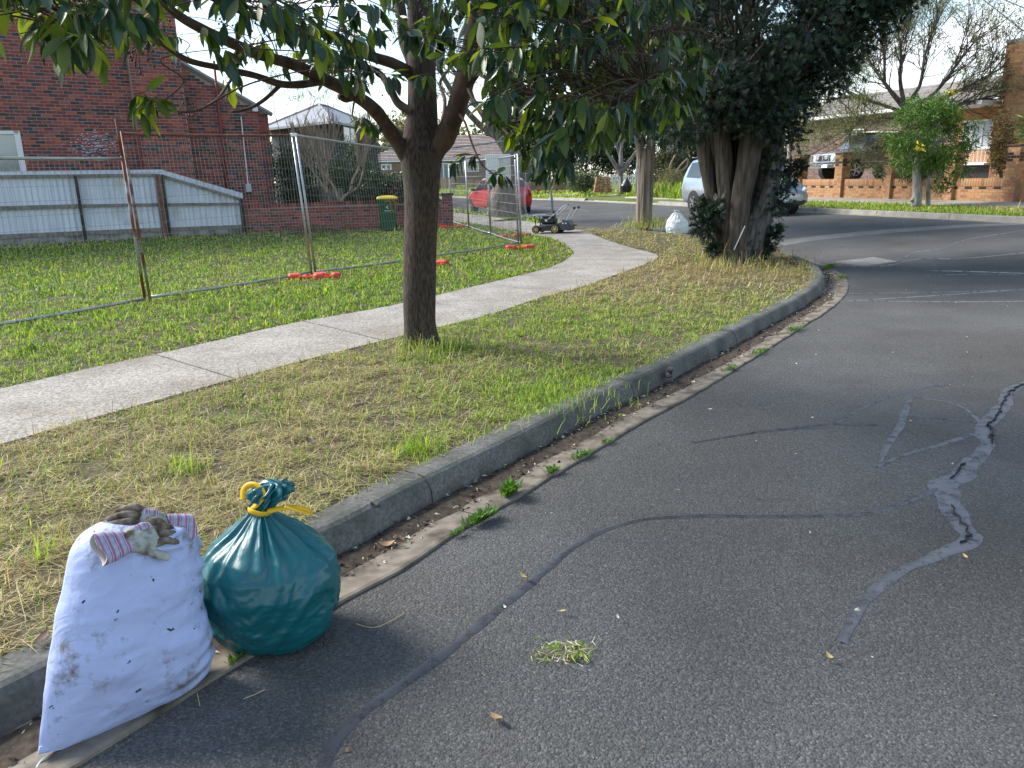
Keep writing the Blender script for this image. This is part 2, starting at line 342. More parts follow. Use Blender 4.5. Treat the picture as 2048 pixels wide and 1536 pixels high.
# crack sealing bands on the asphalt (drawn from the road, in road coordinates)
def rp_(pts): return resample(cat([Vector((p.x, p.y, 0)) for p in (gp(*q) for q in pts)], 6), .05)
M_SEALD = M_SEAL.copy(); M_SEAL_GLARE = M_SEAL.copy()  # right and far seals are paler: grazing sky glare put into their colour
for m_, (a_, b_) in ((M_SEALD, ((.052, .054, .06), (.068, .07, .078))), (M_SEAL_GLARE, ((.14, .142, .15), (.18, .182, .19))), (M_SEAL, ((.078, .080, .090), (.105, .108, .120)))):
    for n_ in m_.node_tree.nodes:
        if n_.type == 'VALTORGB' and n_.outputs[0].links and n_.outputs[0].links[0].to_node.type == 'BSDF_PRINCIPLED': n_.color_ramp.elements[0].color = (*a_, 1); n_.color_ramp.elements[1].color = (*b_, 1)
seals = [([(640, 1560), (665, 1490), (720, 1430), (860, 1330), (960, 1250), (1080, 1150), (1170, 1080), (1260, 1045), (1380, 1033), (1600, 1033), (1720, 1028), (1800, 1010), (1880, 975)], (.055, .06, .05, .045, .045, .05, .055)),
 ([(2060, 765), (2020, 780), (2010, 810), (1985, 835), (1965, 860), (1975, 890), (1930, 940), (1895, 970), (1900, 1010), (1930, 1055), (1945, 1075), (1900, 1100), (1830, 1130), (1760, 1170), (1710, 1230), (1685, 1290)], (.10, .1, .13, .12, .1, .13, .17, .12, .08, .06, .05)),
 ([(1965, 850), (1940, 825), (1900, 805), (1840, 797), (1820, 800), (1800, 850), (1770, 900), (1755, 940)], (.03, .035, .04, .06, .07, .05, .02)),
 ([(1900, 770), (1850, 775), (1790, 790), (1740, 810), (1680, 840), (1640, 855), (1560, 860), (1480, 870), (1375, 888)], (.04, .05, .04, .04, .06, .06, .04, .02)),
 ([(1755, 935), (1810, 910), (1880, 890), (1950, 868)], (.03, .04, .06)),
 ([(1820, 832), (1880, 838), (1960, 845)], (.02, .025, .03)), ([(1560, 862), (1640, 850), (1770, 852)], (.02, .02, .012)),
 ([(1380, 605), (1600, 606), (1800, 596), (2060, 578)], (.02, .03, .05)), ([(1700, 602), (1900, 604), (2060, 603)], (.02, .035, .04)),
 ([(1810, 515), (1830, 505), (1880, 498), (1930, 480), (1990, 470), (2060, 460)], (.05, .04, .05, .03)),
 ([(1800, 525), (1850, 517), (1920, 518), (2060, 505)], (.04, .05, .04, .05)), ([(1640, 530), (1760, 533), (1820, 520)], (.03, .04, .02)),
 ([(1850, 542), (1950, 544), (2060, 548)], (.03, .07, .05)), ([(1850, 552), (1960, 549), (2060, 552)], (.02, .03, .03)),
 ([(1500, 603), (1660, 590), (1900, 585), (2060, 580)], (.015, .02, .03))]
for i, (pts, w) in enumerate(seals):
    ribbon('crack_seal', rp_(pts), [x * .78 for x in w], (M_SEALD if i in (0, 3) else (M_SEAL_GLARE if i >= 7 else M_SEAL)), road, dz=.0045 + i * .0007, jit=.55)
M_CRACK = mk('crack_black', (.028, .028, .030), rough=1)
for pts in ([(2050, 768), (2020, 785), (2005, 812), (1990, 838), (1970, 855)], [(1978, 845), (1982, 868), (1985, 892)], [(1905, 960), (1915, 945), (1930, 925)], [(1900, 1015), (1925, 1050), (1940, 1072), (1915, 1090)]):
    q = [Vector((p.x + random.uniform(-.014, .014), p.y + random.uniform(-.014, .014), 0)) for p in resample(rp_(pts), .028)]
    ribbon('crack', q, .0026, M_CRACK, road, dz=.0155, jit=.6)
ribbon('concrete_strip', rp_([(1530, 492), (1600, 480), (1700, 469), (1850, 457), (2048, 447), (2200, 441)]), [.65, .7, .6, .5], M_LIGHTC, road, dz=.004, jit=.05)
ribbon('crack', rp_([(1060, 412), (1090, 415), (1150, 418), (1180, 423)]), .06, M_LIGHTC, road, dz=.004, jit=.3)
# concrete pit lid in the road
q = [gp(*p) for p in [(1672, 525), (1724, 534), (1798, 525), (1747, 516)]]
b = MB(); b.add([p + Vector((0, 0, .018)) for p in q] + [p + Vector((0, 0, -.05)) for p in q], [(0, 1, 2, 3), (0, 4, 5, 1), (1, 5, 6, 2), (2, 6, 7, 3), (3, 7, 4, 0)])
pit = b.build('pit_lid', mk('pit_concrete', (.2, .19, .17), (.3, .28, .25), scale=6, rough=.9, bump=.004, bscale=50), fix=True)
tag(pit, 'rectangular grey concrete pit lid set in the asphalt just past the kerb nose', 'pit lid')
# ------------------------------------------------------------ footpath slabs
PL = [Vector((-7.0, .6, 0)), Vector((-5.2, 3.2, 0))] + [Vector((p.x, p.y, 0)) for p in (gp(*q, .13) for q in [(0, 780), (310, 708), (600, 645), (805, 607), (960, 570), (1100, 535), (1140, 515), (1145, 500), (1110, 480), (1060, 468)])] + [Vector((-.45, 24.2, 0)), Vector((-1.8, 27.9, 0)), Vector((-5, 36.6, 0)), Vector((-9, 47.5, 0)), Vector((-16, 67, 0))]
PR = [Vector((-5.6, -.2, 0)), Vector((-4.0, 2.5, 0))] + [Vector((p.x, p.y, 0)) for p in (gp(*q, .13) for q in [(0, 890), (470, 760), (760, 683), (960, 635), (1100, 590), (1190, 565), (1310, 520), (1300, 505), (1240, 490)])] + [Vector((1.95, 21.3, 0)), Vector((1.15, 24.4, 0)), Vector((-.25, 28.4, 0)), Vector((-3.5, 37.2, 0)), Vector((-7.5, 48.1, 0)), Vector((-14.5, 67.6, 0))]
cl, cr_ = cat(PL, 10), cat(PR, 10)
def lenpar(path):
    s = [0.]
    for i in range(1, len(path)): s.append(s[-1] + (path[i] - path[i - 1]).length)
    return s
def pair(cl, cr_):
    mid = resample([(a + b) / 2 for a, b in zip(cl + [cl[-1]] * max(0, len(cr_) - len(cl)), cr_ + [cr_[-1]] * max(0, len(cl) - len(cr_)))], .125)
    return mid
def lat(path, n): s = lenpar(path); t = np.linspace(0, s[-1], n); return [Vector((np.interp(x, s, [p.x for p in path]), np.interp(x, s, [p.y for p in path]), 0)) for x in t]
# match the two edges by corresponding control points
NL = [0, 1, 2, 3, 4, 5, 6, 7, 8, 9, 10, 11, 12, 13, 14, 15, 16]; NR = [0, 1, 2, 3, 4, 5, 6, 7, 8, 9, 10, 11, 12, 13, 14, 15, 16]
LL, RR = [], []
kL = [Vector(p) for p in PL]; kR = [Vector(p) for p in PR]
nmap = min(len(kL), len(kR))
cl = cat(kL[:nmap], 40); cr_ = cat(kR[:nmap], 40)
path = empty('footpath', (0, 0, 0), kind='structure')
mid = [(a + b) / 2 for a, b in zip(cl, cr_)]; S = lenpar(mid)
target = 0.0; i0 = min(range(len(mid)), key=lambda k: (cl[k] - Vector((-3.19, 6.73, 0))).length); ph = S[i0] % 1.72
cuts = [k for k in range(len(mid)) if False]; d = ph; cuts = []
while d < S[-1]: cuts.append(int(np.searchsorted(S, d))); d += 1.72
for a, b_ in zip(cuts[:-1], cuts[1:]):
    if b_ - a < 3: continue
    ids = sorted(set([int(round(x)) for x in np.linspace(a, b_, 6)])); rings = []
    dzs = random.uniform(-.003, .004)
    for j, q in enumerate(ids):
        l_, r_ = cl[q].copy(), cr_[q].copy(); t = (mid[min(q + 1, len(mid) - 1)] - mid[max(q - 1, 0)]).normalized() * .012
        if j == 0: l_ += t; r_ += t
        if j == len(ids) - 1: l_ -= t; r_ -= t
        row = [l_, l_.lerp(r_, .33), l_.lerp(r_, .67), r_]
        rings.append([Vector((p.x, p.y, zv(p.x, p.y) + .012 + dzs)) for p in row] + [Vector((p.x, p.y, zv(p.x, p.y) - .05)) for p in reversed(row)])
    MB().sweep(rings).build('slab', M_CONC, path, fix=True)
PATHPOLY = [(p.x, p.y) for p in cl[::4]] + [(p.x, p.y) for p in reversed(cr_[::4])]
tag(sheet('path_bedding', PATHPOLY, lambda x, y: zv(x, y) + .004, .6, M_DARK, kind='structure'))
# crossing ramp from the path to the side street
RAMP = [(2.2, 20.0), (3.7, 20.3), (2.9, 21.9), (2.2, 23.5), (1.3, 23.6), (1.75, 21.6)]
sheet('pram_ramp', RAMP, lambda x, y: zr(x, y) + .155 - .11 * ss(1.6, 3.0, x - .0 + (y - 21.5) * .35), .5, M_LIGHTC, skirt=.1)
# ------------------------------------------------------------ far side of the street
def uv(u, v): return (.94 * u - .342 * v, .342 * u + .94 * v)
FK = [uv(17.45, v) for v in np.arange(3, 105, 1.0)]
farblk = FK + [uv(70, 105), uv(70, 3)]
sheet('far_nature_strip', [uv(17.6, v) for v in np.arange(3, 105, 2.0)] + [uv(70, 105), uv(70, 3)], lambda x, y: zfar(x, y) - .005, 1.6, M_TURF, skirt=.3)
fk = empty('far_kerb', (0, 0, 0), kind='structure')
for v in np.arange(3, 103, 2.4):
    rings = []; dr = 29 < v < 35 or 41 < v < 47
    for q in (v + .01, v + .8, v + 1.6, v + 2.39):
        z = zr(*uv(17.45, q)); hh = .03 if dr else .135
        P = lambda du, h: Vector((*uv(17.45 + du, q), z + h))
        rings.append([P(-.32, -.05), P(-.32, .014), P(-.03, .01), P(0, hh - .02), P(.03, hh), P(.16, hh + .003), P(.16, -.05)])
    MB().sweep(rings).build('kerb_stone', M_KERB2, fk, fix=True)
ff = empty('far_footpath', (0, 0, 0), kind='structure')
for v in np.arange(3, 60, 1.7):
    rings = []
    for q in (v + .01, v + 1.69):
        rings.append([Vector((*uv(u_, q), zfar(*uv(u_, q)) + .012)) for u_ in (19.75, 21.3)] + [Vector((*uv(u_, q), zfar(*uv(u_, q)) - .04)) for u_ in (21.3, 19.75)])
    MB().sweep(rings).build('slab', M_CONC, ff, fix=True)
M_DRIVE = mk('driveway_concrete', (.38, .34, .28), (.5, .45, .38), scale=3, rough=.9)
for (va, vb, u1) in ((28.6, 35.2, 27), (41, 47, 26)):
    P = [uv(17.5, va - .5), uv(17.5, vb + .5), uv(19.3, vb), uv(u1, vb), uv(u1, va), uv(19.3, va)]
    sheet('driveway', P, lambda x, y: zfar(x, y) + .016 - .1 * (1 - ss(17.4, 19, .94 * x + .342 * y)), 1., M_DRIVE, skirt=.1)
# ------------------------------------------------------------ grass
M_STRAW = [mk('straw_pale', (.50, .42, .24), isl=.55, rough=.85, trans=.2), mk('straw_brown', (.25, .17, .085), isl=.45, rough=.9, trans=.15), mk('straw_olive', (.38, .36, .15), isl=.4, rough=.85, trans=.2)]
M_GREEN = [mk('grass_green', (.17, .30, .035), isl=.4, rough=.6, trans=.3, spec=.3), mk('grass_light', (.38, .48, .08), isl=.35, rough=.6, trans=.3, spec=.3), mk('grass_deep', (.06, .135, .022), isl=.4, rough=.6, trans=.25, spec=.3)]
GMATS = M_STRAW + M_GREEN
def blades(name, P, Z, az, Ln, lean, curl, W, mi, label=None):
    n = len(P)
    d = np.stack([np.cos(az), np.sin(az)], 1); s = np.stack([-np.sin(az), np.cos(az)], 1)
    b0 = np.column_stack([P, Z]); h1 = Ln * .55
    c1, s1 = np.cos(lean), np.sin(lean); c2, s2 = np.cos(lean + curl), np.sin(lean + curl)
    p1 = b0 + np.column_stack([d * (h1 * s1)[:, None], h1 * c1]); p2 = p1 + np.column_stack([d * (Ln * .45 * s2)[:, None], np.maximum(Ln * .45 * c2, -.8 * h1 * c1)])
    sd_ = np.column_stack([s, np.zeros(n)]); w = W[:, None] / 2
    V = np.stack([b0 - sd_ * w, b0 + sd_ * w, p1 + sd_ * w * .85, p1 - sd_ * w * .85, p2], 1).reshape(-1, 3)
    base = (np.arange(n) * 5)[:, None]; cor = (base + np.array([0, 1, 2, 3, 3, 2, 4])[None]).ravel(); cnt = np.tile([4, 3], n)
    o = flat_mesh(name, V, cor, cnt, GMATS, np.repeat(mi, 2), smooth=False)
    tag(o, kind='stuff'); return tag(o, label) if label else o
VERGE = [(p.x, p.y) for p in cr_ if p.y < 21.4] + [(2.6, 21.6), (3.4, 20.9)] + [(p.x, p.y) for p in reversed(BACK) if p.y < 20.9 and p.y > -3 and p.x > -6 and not (p.y > 24)]
CF0 = Vector((-12.9, 20.25, 0)); CF1 = Vector((-8.0, 23.4, 0)); ce = (CF1 - CF0).normalized()
LOW1 = Vector((-2.15, 25.35, 0))
LOT = [(p.x, p.y) for p in cl if p.y < 27.5 and p.y > .5] + [(LOW1.x, 26), (LOW1.x, LOW1.y), (CF1.x, CF1.y)] + [tuple((CF0 - ce * 16)[:2]), (-26, 0)]
ISL = [(p.x, p.y) for p in cr_ if 24.3 < p.y < 62] + [(p.x, p.y) for p in reversed(BACK) if 23.7 < p.y < 62]
def samp(poly, dens, y0=-9e9, y1=9e9, margin=260):
    xs = [p[0] for p in poly]; ys = [p[1] for p in poly]; ya = max(min(ys), y0); yb = min(max(ys), y1); xa, xb = min(xs), max(xs)
    n = int((xb - xa) * (yb - ya) * dens); x = rng.uniform(xa, xb, n); y = rng.uniform(ya, yb, n)
    A = np.array(CR); v = np.stack([x, y, np.full(n, -1.45)], 1) @ A; z = np.minimum(v[:, 2], -1e-3)
    px = 1024 - F * v[:, 0] / z; py = 768 + F * v[:, 1] / z
    k = (v[:, 2] < -.2) & (px > -margin) & (px < 2048 + margin) & (py < 1536 + margin)
    x, y = x[k], y[k]; k = inpoly(x, y, poly); return x[k], y[k]
def nfield(x, y, s, o=0.):
    g = 24.; # tiled value noise, vectorised
    X = x * s + o; Y = y * s + o * 1.7; xi = np.floor(X).astype(int); yi = np.floor(Y).astype(int); fx = X - xi; fy = Y - yi
    T = np.random.default_rng(int(5 + o)).random((64, 64)); h = lambda a, b: T[a % 64, b % 64]
    fx = fx * fx * (3 - 2 * fx); fy = fy * fy * (3 - 2 * fy)
    return (h(xi, yi) * (1 - fx) + h(xi + 1, yi) * fx) * (1 - fy) + (h(xi, yi + 1) * (1 - fx) + h(xi + 1, yi + 1) * fx) * fy
def zvv(x, y): u = .94 * x + .342 * y; t = np.clip((u - 7) / 10.4, 0, 1); return .4 * t * t * (3 - 2 * t) + .125
GA = [(1180, 790, 1.4, 1.), (1030, 850, .55, .7), (1100, 650, 1.9, .85), (1300, 650, 2.1, .72), (1500, 590, 1.5, .55), (900, 690, .5, .8), (520, 790, .5, .55), (700, 690, .8, .5), (330, 820, .5, .4), (480, 830, .4, .7), (1250, 760, .9, .9),
      (840, 900, .22, .9), (1590, 540, 1.2, .8), (860, 720, .35, .9), (1450, 640, 1.2, .55), (380, 940, .2, .5), (1120, 640, 1.5, .6), (1560, 600, 1.5, .5)]
GAW = [(gp(a, b, .13), r, g) for a, b, r, g in GA]
def greenness(x, y):
    g = .06 + .22 * (nfield(x, y, 1.3) > .66) + .14 * (nfield(x, y, 3.1, 3) - .5)
    for p, r, s in GAW: g = np.maximum(g, s * np.exp(-(((x - p.x) ** 2 + (y - p.y) ** 2) / r ** 2)) + .04)
    p = gp(1480, 540, .13); g -= .6 * np.exp(-(((x - p.x) ** 2 + (y - p.y) ** 2) / 2.2 ** 2))
    return np.clip(g, .03, .97)
def field(name, poly, bands, green_fn, label, h_up=.030, straw_len=.085, thatch=True):
    A = [[] for _ in range(8)]
    for y0, y1, dens, wk in bands:
        x, y = samp(poly, dens, y0, y1); n = len(x)
        if not n: continue
        clump = nfield(x, y, 7, 2) + .5 * nfield(x, y, 17, 4); keep = rng.random(n) < np.clip(.6 + (clump - .7) * 1.7, .14, 1); x, y = x[keep], y[keep]; n = len(x)
        gr = rng.random(n) < green_fn(x, y); D = np.hypot(x, y)
        az = rng.uniform(0, 2 * np.pi, n)
        Ln = np.where(gr, h_up * rng.lognormal(0, .45, n), straw_len * rng.lognormal(-.25, .5, n)) * (1 + .012 * D)
        flat = rng.random(n)
        lean = np.where(gr, np.abs(rng.normal(0, 1.05, n)), np.where(flat < .86, rng.normal(1.44, .10, n), rng.uniform(.2, 1.2, n)))
        lean = np.clip(lean, 0, 1.5); curl = np.where(gr, rng.uniform(.1, 1.3, n), rng.uniform(-.25, .45, n))
        W = wk * np.where(gr, rng.uniform(1., 1.9, n), rng.uniform(.6, 1.1, n))
        z = zvv(x, y) + np.clip(clump[keep] - .55, 0, .8) * .035 * rng.random(n) + np.where(gr, 0, rng.random(n) ** 2 * .02)
        r = rng.random(n); cz_ = np.exp(-(((x - 3.9) ** 2 + (y - 12.6) ** 2) / 2.6 ** 2)); mi = np.where(gr, np.where(r < .5, 3, np.where(r < .8, 4, 5)), np.where(r < .44 - .3 * cz_, 0, np.where(r < .72, 1, 2)))
        for a, q in zip(A, (x, y, z, az, Ln, lean, curl, W)): a.append(q)
        A[7][-1] = W; MI.append(mi) if False else mis.append(mi)
    x, y, z, az, Ln, lean, curl, W = [np.concatenate(a) for a in A]
    return blades(name, np.column_stack([x, y]), z, az, Ln, lean, curl, W, np.concatenate(mis), label)
mis = []
field('verge_grass', VERGE, [(-1, 2.5, 9000, .0032), (2.5, 4.2, 9500, .0033), (4.2, 6, 7500, .0036), (6, 9, 4600, .0048), (9, 13, 2600, .008), (13, 22, 1000, .013)], greenness, 'straw dry mown clippings over patchy green grass along the kerb')
mis = []
def lotg(x, y):
    g = .84 + .4 * (nfield(x, y, .6, 6) - .5) + .35 * (nfield(x, y, 2.2, 8) - .5)
    d = (x - CF0.x) * (-ce.y) + (y - CF0.y) * ce.x; return np.clip(np.where(d > -1.6, g - .3, g), .1, .95)
field('lot_grass', LOT, [(0, 7, 4200, .005), (7, 10, 3200, .007), (10, 14, 1800, .010), (14, 20, 800, .016), (20, 28, 380, .024)], lotg, 'green weedy grass and fresh clippings on the vacant lot', h_up=.036, straw_len=.085)
mis = []
field('island_grass', ISL, [(20, 30, 420, .022), (30, 62, 120, .045)], lambda x, y: np.full(len(x), .93), 'bright green grass strip beside the red car', h_up=.07)
FARV = [uv(17.65, v) for v in np.arange(10, 28, 2)] + [uv(19.7, 27), uv(19.7, 10)]
def fz(x, y): return np.array([zfar(a, b) for a, b in zip(x, y)])
def far_field(name, poly, dens, W, h, label, g=.9):
    x, y = samp(poly, dens); n = len(x); gr = rng.random(n) < g - .5 * (nfield(x, y, .5, 9) > .62); az = rng.uniform(0, 6.28, n)
    r = rng.random(n); mi = np.where(gr, np.where(r < .45, 4, np.where(r < .8, 3, 5)), np.where(r < .5, 0, 2))
    blades(name, np.column_stack([x, y]), fz(x, y) - .01, az, h * rng.lognormal(0, .4, n), np.abs(rng.normal(0, .6, n)), rng.uniform(.1, 1, n), W * rng.uniform(.7, 1.4, n), mi, label)
far_field('far_strip_grass', FARV, 520, .02, .07, 'sunlit green nature strip below the orange brick wall')
far_field('garden_grass', [uv(17.65, 38.5), uv(17.65, 80), uv(27, 80), uv(26, 38.5)], 70, .05, .12, 'bright green lawn across the side street')
far_field('tall_weeds', [uv(18.2, 27.6), uv(19.0, 30), uv(19.4, 37), uv(22, 37), uv(22.5, 28)], 260, .04, .42, 'tall bright green weeds beside the concrete driveway', .97)
mis = []
_bk = [(p.x, p.y) for p in BACK if -3 < p.y < 17]; _in = [(p.x, p.y) for p in offs(LIPS, GW + .085) if -3 < p.y < 17]
field('kerb_edge_grass', _bk + _in[::-1], [(0, 4.5, 5200, .0034), (4.5, 8, 4200, .004), (8, 17, 2200, .007)], lambda x, y: np.clip(greenness(x, y) + .1, 0, 1), 'clippings and grass spilling over the back of the kerb', h_up=.05)
_A = MB
# tufts: base of trees, gutter weeds, long blades in the verge
def tuft(px, py, n, r, h, mats=(3, 4), dz=.13, W=.004, name='grass_tuft', label=None, lean=.5):
    p = gp(px, py, dz); x = p.x + rng.normal(0, r, n); y = p.y + rng.normal(0, r, n); z = zvv(x, y) - .125 + dz
    return blades(name, np.column_stack([x, y]), z, rng.uniform(0, 6.28, n), h * rng.lognormal(0, .35, n), np.abs(rng.normal(0, lean, n)), rng.uniform(.2, 1.4, n), np.full(n, W), rng.choice(mats, n), label)
tuft(840, 712, 160, .13, .17, (3, 4, 0), label='long grass blades round the foot of the near tree trunk')
tuft(900, 700, 220, .2, .16, (3, 4, 5), label='thick green grass tuft right of the near tree trunk')
tuft(835, 905, 130, .07, .12, (3, 4), label='light green grass tuft on dry clippings near the kerb')
tuft(1120, 800, 300, .25, .09, (3, 4), label='green grass tuft on the verge edge above the kerb')
tuft(370, 945, 60, .06, .15, (3, 4), label='thin green grass tuft behind the bags on the verge')
tuft(95, 1110, 60, .05, .1, (3, 4, 2), label='small grass tuft at the verge left of the white sack')
tuft(1290, 455, 500, .35, .3, (0, 2, 3), W=.012, label='dry and green grass round the foot of the fissured trunk')
tuft(1460, 530, 500, .5, .2, (0, 1, 3), W=.009, label='brown grass round the base of the conifer stems')
for px, py in ((100, 590), (320, 592), (60, 700), (230, 640), (690, 508), (640, 585), (420, 620), (190, 590), (520, 520), (770, 560), (950, 520), (1090, 520)):
    tuft(px, py, 70, .13, .10, (3, 4, 5), W=.013, label='broad leaved weed clump in the lot grass', lean=.9)
for i in range(26):
    tuft(random.uniform(0, 1000), random.uniform(760, 1000), 10, .05, .13, (0, 4, 3), W=.003, name='loose_grass_blades')if i < 0 else None
# gutter weeds (each a small plant along the lip)
M_WEED = mk('weed_leaf', (.09, .2, .03), isl=.4, rough=.5, trans=.3)
def weed(px, py, n, r, h, label):
    p = gp(px, py, .01); b = MB()
    for i in range(int(n * 3)):
        a = random.uniform(0, 6.28); t_ = random.gauss(0, r); q = p + Vector((t_ * .62 + random.gauss(0, r * .25), t_ * .78, 0)); l_ = h * random.uniform(.3, 1.1); d = Vector((math.cos(a), math.sin(a), 0)); t = q + d * l_ * random.uniform(.3, 1.2) + Vector((0, 0, l_))
        s = Vector((-d.y, d.x, 0)) * l_ * random.uniform(.08, .22); m_ = (q + t) / 2 + Vector((0, 0, l_ * .12))
        b.add([q, m_ + s, t, m_ - s], [(0, 1, 2, 3)])
    return tag(b.build('gutter_weed', M_WEED), label, kind='stuff')
for a in [(965, 1040, 90, .045, .05, 'largest leafy green weed clump at the gutter edge beyond the teal bag'), (1020, 990, 50, .025, .075, 'upright broad leaved weed growing in the gutter joint'), (915, 1068, 22, .018, .03, 'low weed clump at the near end of the gutter weeds'), (1105, 945, 36, .022, .04, 'small round weed in the asphalt edge joint'),
          (1165, 912, 50, .045, .035, 'long low strip of weed along the gutter lip'), (1215, 885, 16, .03, .03, 'tiny weed sprig on the gutter lip before the broken kerb'), (1460, 740, 26, .05, .035, 'weed sprig beside the gutter past the broken kerb joint'), (1520, 705, 40, .09, .04, 'thin green weed line on the far gutter lip'), (1590, 660, 40, .12, .045, 'weed line by the gutter where the kerb starts to curve'),
          (1660, 535, 60, .12, .06, 'weed patch at the outer gutter of the kerb nose'), (1685, 555, 40, .1, .05, 'lower weed patch at the gutter of the kerb nose'), (470, 1325, 14, .015, .03, 'little green sprout under the teal bag edge')]: weed(*a)
# fallen leaves and litter
M_DEAD = [mk('dead_leaf_brown', (.09, .04, .028), rough=.7), mk('dead_leaf_purple', (.055, .035, .042), rough=.6), mk('dead_leaf_tan', (.33, .2, .10), rough=.7), mk('dead_leaf_yellow', (.55, .42, .14), rough=.7), mk('paper_chip', (.7, .68, .62), rough=.8)]
def leafmesh(L_, W_, mat, curl=.3):
    b = MB(); n = 5; rows = []
    for i in range(n + 1):
        t = i / n; w = W_ * math.sin(math.pi * min(1, t * .97 + .015)) ** .8 / 2; z = curl * L_ * (t - .5) ** 2 * 2; x = (t - .5) * L_
        rows.append([Vector((x, -w, z + w * .35)), Vector((x, 0, z)), Vector((x, w, z + w * .35))])
    b.sweep(rows, closed=False, caps=False); o = b.build('fallen_leaf', mat); o.data.polygons.foreach_set('use_smooth', [True] * len(o.data.polygons)); return o.data, o
fl = [(840, 800, 1, .07, 'dark purple fallen leaf on dry grass below the tree trunk', 1), (620, 885, 1, .09, 'dark curled leaf on the dry clippings left of the other dark leaf', 1), (650, 872, 0, .08, 'reddish brown leaf beside the dark curled leaf on the clippings', 1), (1042, 675, 0, .1, 'brown leaf litter clump on the pale grass right of the trunk', 1), (775, 1092, 2, .075, 'tan curled leaf lying in the gutter beside the teal bag', 0),
      (1048, 1158, 3, .06, 'pale yellow leaf lying on the asphalt beside the dark seal line', 0), (993, 1440, 2, .06, 'tan dry leaf on the asphalt near the bottom edge', 0), (1355, 982, 4, .025, 'small white chip on the asphalt in the middle of the road', 0), (1125, 1225, 3, .03, 'tiny yellow leaf scrap beside the lower seal line', 0), (1660, 1318, 3, .04, 'cream leaf scrap on the road at lower right', 0),
      (1010, 1217, 4, .022, 'white petal scrap on the dark seal line', 0), (750, 1018, 1, .07, 'purple leaf at the verge edge above the kerb', 1), (1420, 820, 4, .03, 'white fleck on the road below the faint seal fan', 0), (655, 955, 1, .07, 'dark leaf in the grass behind the teal bag neck', 1), (690, 815, 0, .09, 'brown twiggy leaf on the bare patch left of the trunk', 1), (1235, 1237, 4, .025, 'small white scrap on the asphalt beside the long dark seal', 0), (1335, 690, 0, .07, 'dark brown leaf in the green grass above the kerb', 1), (85, 1280, 0, .07, 'brown leaf on the clippings beside the white sack', 1), (1210, 1135, 2, .02, 'tiny tan pebble like scrap on the middle of the asphalt', 0), (1930, 1115, 3, .03, 'yellow leaf crumb on the road below the crack repair', 0)]
for px, py, mi, s, lb, g in fl:
    p = gp(px, py, .15 if g else .012); me, o = leafmesh(s, s * .45, M_DEAD[mi], random.uniform(.2, .7)); o.location = p + Vector((0, 0, .006)); o.rotation_euler = (random.uniform(-.3, .3), random.uniform(-.25, .25), random.uniform(0, 6.28)); tag(o, lb, 'leaf', 'fallen leaves and scraps')
# grit, twigs and grass scraps scattered on the road and in the gutter
def litter(name, pts, mats, smin, smax, label, asp=4):
    V = []; cor = []; cnt = []; mi = []; k = 0
    for p in pts:
        a = random.uniform(0, 6.28); s = random.uniform(smin, smax); w = s / random.uniform(asp * .6, asp * 2); d = Vector((math.cos(a), math.sin(a), 0)); q = Vector((-d.y, d.x, 0)); p = p + Vector((0, 0, .004)); bnd = q * random.uniform(-.3, .3) * s
        V += [p - d * s / 2 - q * w / 2, p - d * s / 2 + q * w / 2, p + bnd + q * w / 2 + Vector((0, 0, w)), p + d * s / 2, p + bnd - q * w / 2]
        cor += [k, k + 1, k + 2, k + 4, k + 4, k + 2, k + 3]; cnt += [4, 3]; m_ = random.randrange(len(mats)); mi += [m_, m_]; k += 5
    return tag(flat_mesh(name, np.array([tuple(v) for v in V]), cor, cnt, mats, mi), label, kind='stuff')
M_CHIP = mk('litter_pale', (.6, .55, .42), isl=.3, rough=.8); M_CHIPW = mk('litter_white', (.75, .74, .7), rough=.8); M_TWIG = mk('litter_brown', (.16, .11, .07), isl=.4, rough=.9)
pts = []
for i in range(800):
    y = random.uniform(1.6, 22) if i % 2 else random.uniform(1.6, 8); x = random.uniform(-1.2, 12)
    s = min(((x - p.x) ** 2 + (y - p.y) ** 2, k) for k, p in enumerate(LIPS[::6]))[1] * 6
    n = (LIPS[s] - FACE[s])
    if (Vector((x, y, 0)) - LIPS[s]).dot(n) > .03 and .94 * x + .342 * y < 17: pts.append(Vector((x, y, zr(x, y))))
litter('road_litter', pts, [M_CHIP, M_CHIP, M_TWIG, M_TWIG], .005, .024, 'scattered straw scraps and pale chips on the asphalt', 3)
pts = []
for i in range(170): p = gp(1135 + random.gauss(0, 30), 1308 + random.gauss(0, 11)); pts.append(p + Vector((0, 0, random.uniform(0, .02))))
litter('clipping_heap', pts, GMATS[:1] + GMATS[3:5] + [M_CHIP], .015, .07, 'small heap of grass clippings dropped on the road', 16)
pts = []
for k in range(10, min(130, len(LIPS))):
    for j in range(80):
        n = (LIPS[k] - FACE[k]).normalized(); t = random.betavariate(1.3, 2.4); p = FACE[k] + n * (.05 + t * .25) + (LIPS[k] - LIPS[k - 1]) * random.random(); w = .5 + noise.noise(Vector((p.x * 1.3, p.y * 1.3, 3)))
        if random.random() < w: pts.append(Vector((p.x, p.y, zr(p.x, p.y) + .004 + random.random() * .012)))
litter('gutter_leaf_mould', pts, [M_TWIG, M_DEAD[0], M_DARK, M_TWIG, M_CHIP], .008, .04, 'dark leaf mould and twigs collected in the gutter')
M_MOULD = mk('leaf_mould', (.035, .025, .018), (.10, .075, .05), scale=30, rough=1, bump=.01, bscale=50)
mp_ = [FACE[k] + (LIPS[k] - FACE[k]).normalized() * (.13 + .03 * noise.noise(Vector((k * .2, 0, 0)))) for k in range(8, 110)]
ribbon('gutter_dirt', mp_, [.17 + .14 * abs(noise.noise(Vector((k * .15, 3, 0)))) for k in range(len(mp_))], M_MOULD, gutter, dz=.02, jit=.5, zf=lambda x, y: zr(x, y) + .004)
